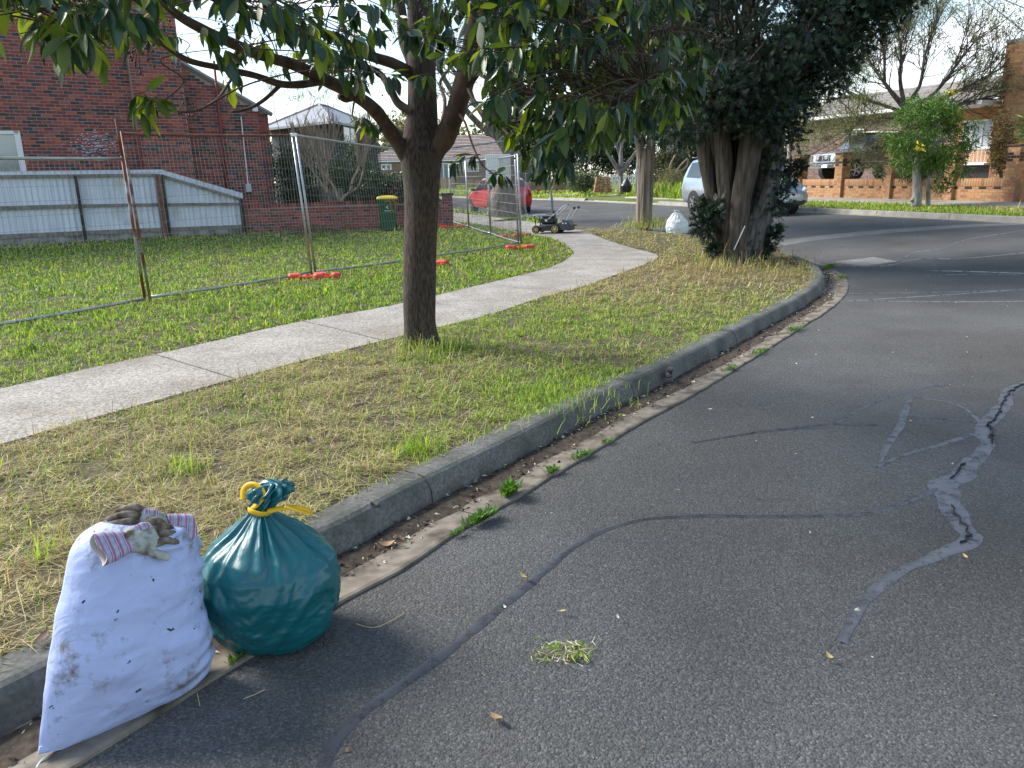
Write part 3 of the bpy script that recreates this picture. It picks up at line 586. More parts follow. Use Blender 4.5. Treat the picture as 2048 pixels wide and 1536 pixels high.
for (a, lb) in (([(712, 1250), (750, 1258), (790, 1240), (808, 1228)], 'long pale grass stalk curved on the asphalt right of the teal bag'), ([(487, 1401), (510, 1392), (530, 1382)], 'short straw stalk on the asphalt in front of the bags'), ([(395, 1390), (400, 1415)], 'tiny straw stalk below the white sack'), ([(1075, 1305), (1110, 1318), (1140, 1325)], 'straw stalk poking out of the clipping heap')):
    tag(MB().tube([q + Vector((0, 0, .006)) for q in cat([gp(*p) for p in a], 4)], .0016, 5).build('grass_stalk', M_STRAW[0]), lb, 'grass stalk', 'grass stalks on the road')
for (a, w, lb) in (([(955, 658), (975, 661), (985, 664)], .008, 'short dark stick on the grass right of the trunk'), ([(640, 990), (660, 985)], .006, 'dark twig in the clippings behind the bag'), ([(705, 812), (735, 806)], .007, 'dark twig on the bare patch before the trunk'), ([(255, 845), (262, 940), (264, 985)], .002, 'thin dark weed stalk standing in the clippings')):
    tag(MB().tube([gp(*p, dz=.16) for p in a], w, 6).build('twig', M_TWIG), lb, 'twig')
# ------------------------------------------------------------ sacks and bags
def wov(name, c, rough=.6, dirt=True, trans=0.):
    m = mk(name, c, rough=rough, spec=.4); n = m.node_tree; b = n.nodes['Principled BSDF']; l = n.links.new; t = n.nodes.new('ShaderNodeTexCoord')
    x = n.nodes.new('ShaderNodeTexNoise'); x.inputs['Scale'].default_value = 11; x.inputs['Detail'].default_value = 9; x.inputs['Roughness'].default_value = .72; l(t.outputs['Object'], x.inputs['Vector'])
    x2 = n.nodes.new('ShaderNodeTexNoise'); x2.inputs['Scale'].default_value = 3.2; l(t.outputs['Object'], x2.inputs['Vector'])
    ad = n.nodes.new('ShaderNodeMath'); ad.operation = 'MULTIPLY_ADD'; ad.inputs[1].default_value = .55; l(x2.outputs[0], ad.inputs[0]); l(x.outputs[0], ad.inputs[2])
    rp = n.nodes.new('ShaderNodeValToRGB'); e = rp.color_ramp.elements; e[0].position = .80; e[0].color = (*c, 1); e[1].position = .96; e[1].color = (.14, .11, .08, 1); q = e.new(.87); q.color = (c[0] * .72, c[1] * .68, c[2] * .60, 1)
    l(ad.outputs[0], rp.inputs[0])
    # small dark specks
    v = n.nodes.new('ShaderNodeTexVoronoi'); v.inputs['Scale'].default_value = 26; dn = n.nodes.new('ShaderNodeTexNoise'); dn.inputs['Scale'].default_value = 45; l(t.outputs['Object'], dn.inputs['Vector']); vm_ = n.nodes.new('ShaderNodeVectorMath'); vm_.operation = 'MULTIPLY_ADD'; vm_.inputs[1].default_value = (.05, .05, .05); l(dn.outputs['Color'], vm_.inputs[0]); l(t.outputs['Object'], vm_.inputs[2]); l(vm_.outputs[0], v.inputs['Vector']); lt = n.nodes.new('ShaderNodeMath'); lt.operation = 'LESS_THAN'; lt.inputs[1].default_value = .13; l(v.outputs['Distance'], lt.inputs[0])
    hs = n.nodes.new('ShaderNodeSeparateColor'); l(v.outputs['Color'], hs.inputs[0]); gt = n.nodes.new('ShaderNodeMath'); gt.operation = 'GREATER_THAN'; gt.inputs[1].default_value = .60; l(hs.outputs[0], gt.inputs[0])
    mu = n.nodes.new('ShaderNodeMath'); mu.operation = 'MULTIPLY'; l(lt.outputs[0], mu.inputs[0]); l(gt.outputs[0], mu.inputs[1])
    mx_ = n.nodes.new('ShaderNodeMixRGB'); l(mu.outputs[0], mx_.inputs[0]); l(rp.outputs[0], mx_.inputs[1]); mx_.inputs[2].default_value = (.03, .025, .02, 1); l(mx_.outputs[0], b.inputs['Base Color'])
    w = n.nodes.new('ShaderNodeTexWave'); w.inputs['Scale'].default_value = 120; w.bands_direction = 'Z'; l(t.outputs['Object'], w.inputs['Vector'])
    nb = n.nodes.new('ShaderNodeTexNoise'); nb.inputs['Scale'].default_value = 9; nb.inputs['Detail'].default_value = 5; nb.inputs['Distortion'].default_value = .8; l(t.outputs['Object'], nb.inputs['Vector'])
    b1 = n.nodes.new('ShaderNodeBump'); b1.inputs['Distance'].default_value = .022; b1.inputs['Strength'].default_value = .7; l(nb.outputs[0], b1.inputs['Height'])
    b2 = n.nodes.new('ShaderNodeBump'); b2.inputs['Distance'].default_value = .0006; b2.inputs['Strength'].default_value = .6; l(w.outputs[0], b2.inputs['Height']); l(b1.outputs[0], b2.inputs['Normal']); l(b2.outputs[0], b.inputs['Normal'])
    return m
M_SACK = wov('woven_white_sack', (.43, .50, .76))
def ridge(v, s, oct=4):
    a = 0; w = 1.
    for i in range(oct): a += w * (1 - abs(noise.noise(v * s)) * 2); s *= 2.03; w *= .5
    return a
def make_sack():
    A = gp(90, 1512); B = gp(432, 1338); e = (B - A); e.z = 0; W0 = e.length; e.normalize(); nb = Vector((-e.y, e.x, 0))    # nb points to the verge
    lean = R(11); up = Vector((nb.x * math.sin(lean), nb.y * math.sin(lean), math.cos(lean)))
    root = empty('white_sack', A, label='tall full white woven sack with dirt smears and gloves on top, standing in the gutter', cat='sack')
    nrm = e.cross(up).normalized()                                                     # towards the road
    off = A + nrm * .07
    def onp(px, py):
        d = ray(px, py); t = (off - Vector((0, 0, H))).dot(nrm) / d.dot(nrm); q = Vector((0, 0, H)) + d * t - A; return q.dot(e), q.dot(up)
    left = [(86, 1518), (100, 1400), (112, 1310), (124, 1240), (140, 1170), (150, 1118), (163, 1088), (185, 1064), (215, 1047)]
    right = [(165, 1500), (300, 1438), (405, 1368), (440, 1312), (428, 1250), (416, 1180), (413, 1120), (408, 1068), (375, 1046)]
    # cross lines between matching left/right outline points, v from bottom to top
    Lp = cat([Vector((*onp(*p), 0)) for p in left], 12); Rp = cat([Vector((*onp(*p), 0)) for p in right], 12)
    nv = len(Lp); nu = 96
    def surf(side):
        P = []
        for j in range(nv):
            v = j / (nv - 1); l_, r_ = Lp[j], Rp[j]
            for i in range(nu + 1):
                u = i / nu; q = l_.lerp(r_, u); x, z = q.x, q.y
                pu = max(0, 1 - abs(2 * u - 1) ** 2.6) ** .62
                pv = min(1, (1 - (1 - v) ** 9)) * (max(0, 1 - v ** 8)) ** .5 * min(1, .25 + v * 3.2)
                th = .145 * pu * (pv * .93 + .07 * (1 - v))
                w = Vector((x * 1.0, z * 1.0, side * 3.))
                edge = (1 - pu)
                th += (ridge(Vector((x * 2.2, z * 5.5, side)), 1.) - 1.2) * .0075 * (.5 + pu) * min(1, v * 6 + .15)
                # tension folds at the top and creased right seam
                th += .012 * math.exp(-((v - .86 - .10 * (u - .5) + .05 * math.sin(u * 5)) / .022) ** 2) * ss(.25, .6, u) * (1 if side > 0 else 0)
                th += .009 * math.exp(-((v - .78 - .16 * (u - .5)) / .016) ** 2) * ss(.1, .4, u) * ss(1, .7, u)
                th += .008 * math.sin(z * 95 + 6 * noise.noise(Vector((x * 6, z * 6, 0)))) * ss(.70, .95, u) * ss(0, .3, v) * (1 - ss(.85, 1, v))
                th += .004 * math.sin(x * 70 + z * 40 + 5 * noise.noise(Vector((x * 4, z * 9, 7)))) * ss(.75, .95, v)
                if u in (0, 1): th = 0
                jx = .004 * noise.noise(Vector((z * 14, u * 3, 5))) ; jx2 = .007 * noise.noise(Vector((z * 30, u * 2, 9))) * ss(.6, 1, u)
                P.append(A + e * (x + jx + jx2) + up * z + nrm * (.05 * (1 - ss(0, .25, v)) * 0 + side * max(th, 0) + .0) + nrm * .02)
        return P
    f = surf(1); bk = surf(-1); b = MB(); n1 = nu + 1; fs = []
    for j in range(nv - 1):
        for i in range(nu): a = j * n1 + i; fs.append((a, a + 1, a + n1 + 1, a + n1))
    b.add(f, fs); o = len(f); b.add(bk, [tuple(reversed(q)) for q in fs])
    # close top by zipping the two last rows, and bottom
    m1 = (nv - 1) * n1
    b.f += [(m1 + i + 1, m1 + i, o + m1 + i, o + m1 + i + 1) for i in range(nu)] + [(i, i + 1, o + i + 1, o + i) for i in range(nu)]; b.m += [0] * (2 * nu)
    for q in range(len(b.v)):
        x, y, z = b.v[q]
        if z < .012: b.v[q] = (x, y, .012 + (z - .012) * .05)
    ob = b.build('sack_body', M_SACK, root, smooth=True)
    # stitched bottom hem and loose tie string
    h = MB(); pl_ = [A + e * (p[0]) + up * (p[1] + .004) + nrm * .03 for p in (onp(88, 1512), onp(120, 1503), onp(170, 1485), onp(240, 1452))]
    h.tube(cat(pl_, 4), [.012, .011, .009, .005], 8, flat=.35, up=nrm); h.build('bottom_hem', M_SACK, root, smooth=True)
    s_ = MB(); s_.tube(cat([A + e * .0 + up * .015 + nrm * .03, gp(76, 1530, .01), gp(66, 1560, .006), gp(70, 1590, .004)], 5), .0028, 6); s_.build('tie_string', mk('white_string', (.75, .75, .75), rough=.7), root)
    return root, e, nrm, up, A, onp
SACK, se, sn, su, sA, sonp = make_sack()

# ---- gloves
def stripes(name):
    m = mk(name, (.5, .5, .55), rough=.95); n = m.node_tree; b = n.nodes['Principled BSDF']; l = n.links.new; t = n.nodes.new('ShaderNodeTexCoord')
    sp = n.nodes.new('ShaderNodeSeparateXYZ'); l(t.outputs['Object'], sp.inputs[0]); mu = n.nodes.new('ShaderNodeMath'); mu.operation = 'MULTIPLY'; mu.inputs[1].default_value = 40; l(sp.outputs[0], mu.inputs[0])
    fr = n.nodes.new('ShaderNodeMath'); fr.operation = 'FRACT'; l(mu.outputs[0], fr.inputs[0]); rp = n.nodes.new('ShaderNodeValToRGB'); rp.color_ramp.interpolation = 'CONSTANT'; e = rp.color_ramp.elements
    e[0].position = 0; e[0].color = (.36, .34, .47, 1); e[1].position = .34; e[1].color = (.07, .08, .15, 1)
    for p, c in ((.42, (.42, .42, .52, 1)), (.56, (.36, .13, .19, 1)), (.80, (.30, .26, .42, 1)), (.93, (.5, .48, .55, 1))): x = e.new(p); x.color = c
    l(fr.outputs[0], rp.inputs[0]); nz = n.nodes.new('ShaderNodeTexNoise'); nz.inputs['Scale'].default_value = 60; l(t.outputs['Object'], nz.inputs['Vector']); mm = n.nodes.new('ShaderNodeMixRGB'); mm.blend_type = 'MULTIPLY'; mm.inputs[0].default_value = .7; l(rp.outputs[0], mm.inputs[1]); l(nz.outputs[0], mm.inputs[2])
    mm2 = n.nodes.new('ShaderNodeMixRGB'); mm2.blend_type = 'MULTIPLY'; mm2.inputs[0].default_value = 1; mm2.inputs[2].default_value = (1.5, 1.5, 1.5, 1); l(mm.outputs[0], mm2.inputs[1]); l(mm2.outputs[0], b.inputs['Base Color'])
    bp = n.nodes.new('ShaderNodeBump'); bp.inputs['Distance'].default_value = .002; bp.inputs['Strength'].default_value = .6; l(nz.outputs[0], bp.inputs['Height']); l(bp.outputs[0], b.inputs['Normal'])
    return m
M_STRIPE = stripes('striped_canvas')
M_LEATHER = mk('grey_green_suede', (.30, .335, .30), (.42, .44, .38), scale=30, rough=.95, bump=.003, bscale=45, c3=(.10, .075, .05), c3s=26, c3pos=(.48, .66))
M_LEATHD = mk('dirty_suede', (.07, .048, .034), (.24, .20, .15), scale=34, rough=.9, bump=.004, bscale=45)
M_LINING = mk('glove_lining', (.42, .38, .36), (.5, .46, .44), scale=20, rough=1)
def make_glove(name, label, origin, xdir, zdir, mirror=1, thumb=True, open_cuff=False):
    """local frame: x along the hand from cuff (x=0) to finger tips, y thumb side, z up"""
    X = Vector(xdir).normalized(); Z = Vector(zdir); Z = (Z - X * Z.dot(X)).normalized(); Y = Z.cross(X)
    M = Matrix((X, Y, Z)).transposed().to_4x4(); M.translation = origin
    root = bpy.data.objects.new(name, None); C.objects.link(root); root.matrix_world = M; root.rotation_mode = 'XYZ'; tag(root, label, 'glove', 'gardening gloves on the sack')
    y = mirror
    def part(nm, b, mat, vox=.0035, rem=True):
        o = b.build(nm, mat, None); o.parent = root
        if rem:
            r = o.modifiers.new('r', 'REMESH'); r.mode = 'VOXEL'; r.voxel_size = vox; r.use_smooth_shade = True; s = o.modifiers.new('s', 'SMOOTH'); s.iterations = 3; s.factor = .6
            tx = bpy.data.textures.new('cl', 'CLOUDS'); tx.noise_scale = .018; dmod = o.modifiers.new('d', 'DISPLACE'); dmod.texture = tx; dmod.strength = .005; dmod.mid_level = .5
        else: o.data.polygons.foreach_set('use_smooth', [True] * len(o.data.polygons))
        return o
    b = MB()                                               # palm, slightly domed
    b.tube([(.066, 0, .012), (.085, 0, .016), (.11, .002 * y, .019), (.14, .002 * y, .02), (.16, 0, .018)], [.036, .041, .045, .045, .040], 16, flat=.42, up=(0, 0, 1))
    if thumb: b.tube(cat([Vector((.085, .012 * y, .014)), Vector((.115, .040 * y, .014)), Vector((.150, .066 * y, .008)), Vector((.178, .082 * y, .002))], 4), [.020, .0225, .0215, .018, .012], 12, flat=.75, up=(0, 0, 1))
    part('palm', b, M_LEATHER)
    b = MB(); b.tube([(.10, -.022 * y, .026), (.13, -.022 * y, .029), (.155, -.022 * y, .028)], [.018, .021, .017], 12, flat=.45, up=(0, 0, 1)); part('knuckle_strip', b, M_STRIPE)
    for k, (yy, L_, cu) in enumerate(((.030, .085, .030), (.010, .098, .034), (-.012, .092, .03), (-.033, .072, .022))):
        b = MB(); yy *= y
        P = [Vector((.148, yy, .019)), Vector((.148 + L_ * .35, yy * 1.15, .026)), Vector((.148 + L_ * .7, yy * 1.22 + .004 * y, .014)), Vector((.148 + L_ * .93, yy * 1.22 + .008 * y, -.006)), Vector((.148 + L_, yy * 1.2 + .01 * y, -.016))]
        b.tube(cat(P, 4), [.0155, .0165, .016, .014, .008], 12, flat=.85, up=(0, 0, 1)); part('finger', b, M_LEATHD if k < 4 else M_LEATHER)
    # cuff: flaring striped sleeve with thickness
    rings = []; n = 28
    prof = [(.072, .036, .016), (.05, .040, .018), (.025, .046, .019), (0, .050, .021), (-.012, .052, .022), (-.012, .049, .019), (0, .047, .018), (.03, .042, .015), (.06, .036, .013)]
    for x, ry, rz_ in prof:
        sag = 1.35 if open_cuff else 1.
        rings.append([Vector((x + .006 * math.sin(3 * a + 1), ry * math.cos(a) * (1 + .05 * math.sin(2 * a + x * 40)), .016 + rz_ * sag * math.sin(a) * (1 + .12 * math.sin(3 * a)))) for a in [2 * math.pi * j / n for j in range(n)]])
    b = MB(); b.sweep(rings[:5], caps=False); o1 = b.build('cuff', M_STRIPE, None, smooth=True); o1.parent = root
    b = MB(); b.sweep(rings[4:], caps=False); o2 = b.build('cuff_lining', M_LINING, None, smooth=True); o2.parent = root
    return root
def sp(px, py, d=.0):                                   # a point over the sack top: on the sack mid plane, d toward the road
    s, z = sonp(px, py); return sA + se * s + su * z + sn * d
Zg = (sn * .8 + Vector((0, 0, 1)) * .62)
c0 = sp(184, 1098, .135); c1 = sp(325, 1062, .105)
make_glove('garden_glove', 'upper grey green leather glove with striped cuff and dark fingers on the sack', c0 + Vector((0, 0, .0)), c1 - c0, Zg, mirror=-1)
c0 = sp(378, 1062, .05); c1 = sp(225, 1040, .03)
make_glove('garden_glove', 'under glove of the pair, its open striped cuff facing the teal bag', c0, c1 - c0, Zg, mirror=1, thumb=False, open_cuff=True)

# ---- plastic bags (lathe with pleats)
def bag(name, label, base, hgt, prof, mat, n=120, m=90, pleat=.02, crease=.008, tilt=(0, 0), sq=1.0, seed=0., lobes=None):
    root = empty(name, base, label=label, cat='bag'); b = MB(); rings = []
    hs = [h for h, r in prof]; rr = [r for h, r in prof]
    for j in range(m + 1):
        t = j / m; h = t; r = float(np.interp(h, hs, rr)); ring = []
        for i in range(n):
            a = 2 * math.pi * i / n; ca, sa = math.cos(a), math.sin(a)
            pf = ss(.45, .92, h)
            fold = math.sin(a * 11 + 2.2 * noise.noise(Vector((ca * 2, sa * 2, seed)))) * .5 + math.sin(a * 19 + 1.7) * .3 + noise.noise(Vector((ca * 5, sa * 5, h * .8 + seed))) * .8
            q = r * (1 + (lobes(a, h) if lobes else 0)) + pleat * pf * fold * min(1, r / .12) - pleat * .3 * pf
            cz = ridge(Vector((ca * r * 6 + seed, sa * r * 6, h * hgt * 7 + .8 * math.sin(a * 3))), 1., 4) - 1.2
            q *= 1.05 if False else 1.0 + .05 * ss(0, .2, h) * (1 - ss(.6, .8, h)); q += crease * cz * ss(0, .05, h) * (1 - .6 * pf)
            q += crease * .45 * (ridge(Vector((ca * r * 9, sa * r * 9 + seed, h * hgt * 17)), 1., 3) - 1.) * (1 - ss(.2, .6, h))
            q = max(q, .004)
            ring.append(base + Vector((ca * q * sq + tilt[0] * h * hgt, sa * q + tilt[1] * h * hgt, max(h * hgt + .006 * noise.noise(Vector((a * 2, h * 9, seed))), .004))))
        rings.append(ring)
    b.sweep(rings); b.build('bag_body', mat, root, smooth=True); return root
M_TEAL = mk('teal_polythene', (.002, .098, .115), (.004, .12, .14), scale=3, rough=.34, bump=.009, bscale=11, spec=.6, stretch=(1, 1, 2.2))
tb = gp(560, 1300); ctr = gp(545, 1262) ; ctr.z = 0
tb = Vector((-.885, 2.49, .0))
prof = [(0, .14), (.02, .165), (.08, .188), (.2, .212), (.35, .228), (.5, .235), (.62, .222), (.72, .188), (.82, .13), (.90, .08), (.96, .045), (1., .036)]
def tl(a, h): return .07 * math.cos(a * 2 + .6) * (1 - h) + .05 * math.cos(a * 3 + 1.) * (1 - h)
teal = bag('teal_bag', 'full teal green plastic bag tied with a yellow strip beside the white sack', tb, .50, prof, M_TEAL, n=220, m=130, pleat=.022, crease=.011, lobes=tl)
nk = tb + Vector((0, 0, .50))
# gathered neck above the tie
b = MB(); rings = []; n = 90
for j in range(26):
    t = j / 25; r = .030 + .030 * ss(.05, .7, t) - .020 * ss(.8, 1, t); ring = []
    for i in range(n):
        a = 2 * math.pi * i / n; q = r * (1 + .28 * math.sin(a * 9 + t * 5) + .18 * math.sin(a * 17 - t * 9)) + .012 * noise.noise(Vector((math.cos(a) * 3, math.sin(a) * 3, t * 6)))
        ring.append(nk + Vector((math.cos(a) * q * .95 + .055 * t, math.sin(a) * q * .7 + .02 * t, -.012 + .098 * t + .014 * noise.noise(Vector((math.cos(a) * 2, math.sin(a) * 2, 4 + t * 4))) * t)))
    rings.append(ring)
b.sweep(rings); b.build('neck_ruffle', M_TEAL, teal, smooth=True)
M_YEL = mk('yellow_tape', (.78, .50, .008), rough=.4, spec=.5, trans=.15)
b = MB(); b.tube([nk + Vector((.043 * math.cos(a), .040 * math.sin(a), -.004 + .006 * math.sin(a * 2))) for a in np.linspace(0, 6.4, 26)], .0095, 8, flat=.3, up=(1, 0, 0)); b.build('tie', M_YEL, teal, smooth=True)
def tape(pts, nm):
    q = cat(pts, 6); b = MB(); b.tube(q, .0115, 6, flat=.10, up=(.2, -.6, .8)); b.build(nm, M_YEL, teal, smooth=True)
Yn = nk.y
tape([nk + Vector((.03, -.03, 0)), at(570, 1016, Yn - .03), at(600, 1016, Yn - .03), at(622, 1026, Yn - .02), at(600, 1022, Yn - .05), at(570, 1012, Yn - .05)], 'tie_loop')
tape([nk + Vector((-.03, -.02, .0)), at(528, 992, Yn - .02), at(515, 972, Yn), at(498, 970, Yn + .01), at(487, 980, Yn + .01), at(486, 1000, Yn)], 'tie_end')
M_WPLAS = mk('white_polythene', (.66, .71, .80), rough=.35, bump=.006, bscale=20, trans=.15)
wb = gp(1352, 468); 
bag('white_bag', 'distant tied white plastic bag standing on the road edge left of the conifer', Vector((wb.x, wb.y, zr(wb.x, wb.y))), .60, [(0, .22), (.05, .27), (.3, .28), (.55, .25), (.75, .16), (.88, .09), (.93, .05), (1, .085)], M_WPLAS, n=80, m=40, pleat=.03, crease=.02, seed=4, lobes=lambda a, h: .12 * math.cos(a + .3) * (1 - h))
# ------------------------------------------------------------ brickwork
def bm_(name, c, v=.16): return mk(name, c, tuple(x * 1.35 for x in c), scale=9, rough=.92, bump=.003, bscale=35, isl=0)
RB = [bm_('brick_red', (.225, .06, .05)), bm_('brick_burgundy', (.15, .05, .05)), bm_('brick_orange_red', (.31, .09, .055)), bm_('brick_blue_grey', (.060, .058, .066)), bm_('brick_brown_black', (.070, .044, .040)), bm_('brick_rose', (.225, .085, .078))]
RW = [.33, .25, .09, .10, .12, .11]
OB = [bm_('brick_cream', (.36, .215, .115)), bm_('brick_apricot', (.38, .20, .095)), bm_('brick_tan', (.30, .17, .09)), bm_('brick_salmon', (.27, .125, .08))]
OW = [.38, .3, .2, .12]
M_BLACKB = mk('brick_black_glazed', (.018, .018, .02), rough=.4)
M_MORT = mk('mortar_pink_grey', (.30, .245, .215), (.38, .32, .285), scale=8, rough=1); M_MORTO = mk('mortar_cream', (.36, .22, .115), rough=1)
def brickwork(parent, P, e, s0, s1, z0, z1, pred, mats, wts, nrm, n_ind=0, L_=.24, h=.086, pro=.005, name='brick', black=None, d=.05, jit=.003):
    """bricks laid in running bond on the vertical plane P + s e; nrm points out of the wall"""
    unit = {}; recs = []
    rows = int((z1 - z0) / h)
    for r in range(rows):
        z = z0 + h * (r + .5); s = s0 + (L_ / 2 if r % 2 else 0) - L_
        while s < s1:
            a, b_ = max(s, s0), min(s + L_, s1)
            pr_ = pred((a + b_) / 2, z, a, b_)
            if isinstance(pr_, tuple): a, b_ = pr_
            if b_ - a > .05 and pr_:
                m = black(r, s, z) if black else None
                if m is None: m = random.choices(range(len(mats)), wts)[0] if len(wts) == len(mats) else random.choices(range(len(wts)), wts)[0]
                recs.append(((a + b_) / 2, z, b_ - a - .014, m))
            s += L_
    def key(q):
        p = P + e * q[0]; x, y = pj((p.x, p.y, q[1])); return p.length + (0 if -40 < x < 2090 and -40 < y < 1580 else 100)
    recs.sort(key=key); hb = h - .015
    for k, (s, z, w, m) in enumerate(recs[:n_ind]):
        if m not in unit:
            u = MB().box((0, 0, 0), (1, d, hb)); q = u.build(name, mats[m]); unit[m] = q.data; bpy.data.objects.remove(q)
        o = bpy.data.objects.new(name, unit[m]); C.objects.link(o); o.parent = parent
        c = P + e * s + nrm * (pro - d / 2 + random.uniform(-jit, jit)) + Vector((0, 0, z)) ; o.location = rotm(parent).inverted() @ c
        o.rotation_euler = (0, 0, math.atan2(e.y, e.x) - parent.rotation_euler.z); o.scale = (w, 1, 1)
    rest = recs[n_ind:]
    if rest:
        V = np.zeros((len(rest), 8, 3)); en = np.array(e); nn = np.array(nrm); zz = np.array((0, 0, 1.)); A = np.array(rest); ctr = np.array(P)[None] + en[None] * A[:, 0:1] + zz[None] * A[:, 1:2] + nn[None] * (pro - d / 2 + rng.uniform(-jit, jit, (len(rest), 1)))
        sg = [(-1, -1, -1), (1, -1, -1), (1, 1, -1), (-1, 1, -1), (-1, -1, 1), (1, -1, 1), (1, 1, 1), (-1, 1, 1)]
        for i, (a, b2, c_) in enumerate(sg): V[:, i] = ctr + en * a * A[:, 2:3] / 2 + nn * b2 * d / 2 + zz * c_ * hb / 2
        fc = np.array([(0, 3, 2, 1), (4, 5, 6, 7), (0, 1, 5, 4), (1, 2, 6, 5), (2, 3, 7, 6), (3, 0, 4, 7)]).ravel(); cor = (np.arange(len(rest)) * 8)[:, None] + fc[None]
        V = V.reshape(-1, 3); iv = np.array(rotm(parent).inverted()); V = V @ iv[:3, :3].T + iv[:3, 3]
        o = flat_mesh(name + '_courses', V, cor.ravel(), np.full(len(rest) * 6, 4), mats, np.repeat(A[:, 3].astype(int), 6), parent=parent); tag(o, kind='stuff')
        bm = bmesh.new(); bm.from_mesh(o.data); bmesh.ops.recalc_face_normals(bm, faces=bm.faces); bm.to_mesh(o.data); bm.free()
def wallpoly(parent, name, P, e, poly, nrm, th, mat, kindp=None):    # extruded polygon in (s,z)
    f = [P + e * s + Vector((0, 0, z)) for s, z in poly]; bk = [q - nrm * th for q in f]; n = len(f)
    b = MB(); b.add(f + bk, [tuple(range(n)), tuple(range(2 * n - 1, n - 1, -1))] + [(i, i + n, (i + 1) % n + n, (i + 1) % n) for i in range(n)])
    return b.build(name, mat, parent, fix=True)
M_WHITE = mk('white_paint', (.78, .79, .8), rough=.5); M_GLASS = mk('window_glass', (.22, .27, .30), rough=.08, spec=.8, metal=.3)
M_GREYROOF = mk('grey_metal_roof', (.26, .26, .27), rough=.5); M_DKWALL = mk('dark_cladding', (.05, .05, .055), (.08, .075, .075), scale=3, rough=.8)
M_RPIPE = mk('red_painted_pipe', (.22, .03, .025), rough=.5); M_ZINC = mk('weathered_zinc', (.66, .73, .82), (.56, .62, .70), scale=2.5, rough=.5, metal=.1, c3=(.42, .40, .34), c3s=1.5, c3pos=(.55, .8), stretch=(1, 1, .3))
M_WOODG = mk('grey_weathered_wood', (.16, .145, .125), (.27, .25, .22), scale=6, rough=.95, stretch=(1, 1, 1), bump=.003, bscale=30); M_DWOOD = mk('dark_wet_wood', (.035, .032, .03), (.07, .065, .055), scale=8, rough=.9)
M_RUSTW = mk('rust_brown_post', (.15, .06, .035), (.22, .12, .09), scale=7, rough=.9)
# ------------------------------------------------------------ red brick house
hb_ = Vector((-ce.y, ce.x, 0)); hn = -hb_                     # hb_ away from camera, hn toward camera
W0 = CF1 + hb_ * 1.0
house = empty('red_brick_house', W0, label='tall red and blue brick house side wall with chimney breast behind the corrugated fence', cat='house')
def hp(px, py): return onpl(px, py, W0, ce)
sL = -17.; s_st = (hp(352, 118)[0] + hp(386, 345)[0]) / 2; s_br = (hp(252, 115)[0] + hp(284, 340)[0]) / 2; s_end = hp(557, 410)[0]
r0 = hp(352, 118); r1 = hp(425, 152); r2 = hp(582, 250); zt = 7.4
win1 = hp(45, 300)[0]; winz = (hp(22, 342)[1] - .6, hp(22, 262)[1]); win0 = win1 - 1.9
slope = (r2[1] - r0[1]) / (r2[0] - r0[0])
def roofz(s): return r0[1] + slope * (s - r0[0])
zb_ = .1
for poly in ([(sL, zb_), (win0, zb_), (win0, zt), (sL, zt)], [(win0, zb_), (win1, zb_), (win1, winz[0]), (win0, winz[0])], [(win0, winz[1]), (win1, winz[1]), (win1, zt), (win0, zt)], [(win1, zb_), (s_br, zb_), (s_br, zt), (win1, zt)]):
    wallpoly(house, 'wall', W0, ce, poly, hn, .3, M_MORT)
wallpoly(house, 'chimney_breast', W0 + hn * .28, ce, [(s_br, zb_), (s_st, zb_), (s_st, zt + 1.5), (s_br, zt + 1.5)], hn, 1.0, M_MORT)
wallpoly(house, 'wall', W0 - hn * .25, ce, [(s_st, zb_), (s_end, zb_), (s_end, roofz(s_end)), (s_st, roofz(s_st))], hn, .3, M_MORT)
vis = lambda s, z, a, b_: z > .9 and s > -8 and z < 6.6
def pm(s, z, a, b_):
    if not (vis(s, z, a, b_) and b_ <= s_br + .3): return False
    if win0 < b_ and a < win1 and winz[0] < z < winz[1]:
        if b_ > win1 + .04: return (win1, b_)
        if a < win0 - .04: return (a, win0)
        return False
    return True
brickwork(house, W0, ce, -8, s_br, .1, 6.6, pm, RB, RW, hn, n_ind=170)
brickwork(house, W0 + hn * .28, ce, s_br, s_st, .1, 6.6, lambda s, z, a, b_: z > .9, RB, [.3, .22, .16, .1, .1, .12], hn, n_ind=70)
brickwork(house, W0 - hn * .25, ce, s_st, s_end, .1, 6.6, lambda s, z, a, b_: z > .3 and z < roofz(b_) - .05, RB, [.28, .25, .06, .16, .17, .08], hn, n_ind=60)
# returns of the breast, end wall, roof
b = MB(); P0 = W0 - hn * .25 + ce * s_end
wallpoly(house, 'wall', P0, hb_, [(0, zb_), (7, zb_), (7, roofz(s_end) + 1.5), (0, roofz(s_end))], ce, .3, RB[1])
b = MB()                                                        # barge capping along the slope
b.tube([W0 - hn * .2 + ce * s_st + Vector((0, 0, roofz(s_st) + .03)), W0 - hn * .2 + ce * (s_end + .12) + Vector((0, 0, roofz(s_end + .12) + .03))], .07, 4); b.build('barge_capping', M_GREYROOF, house)
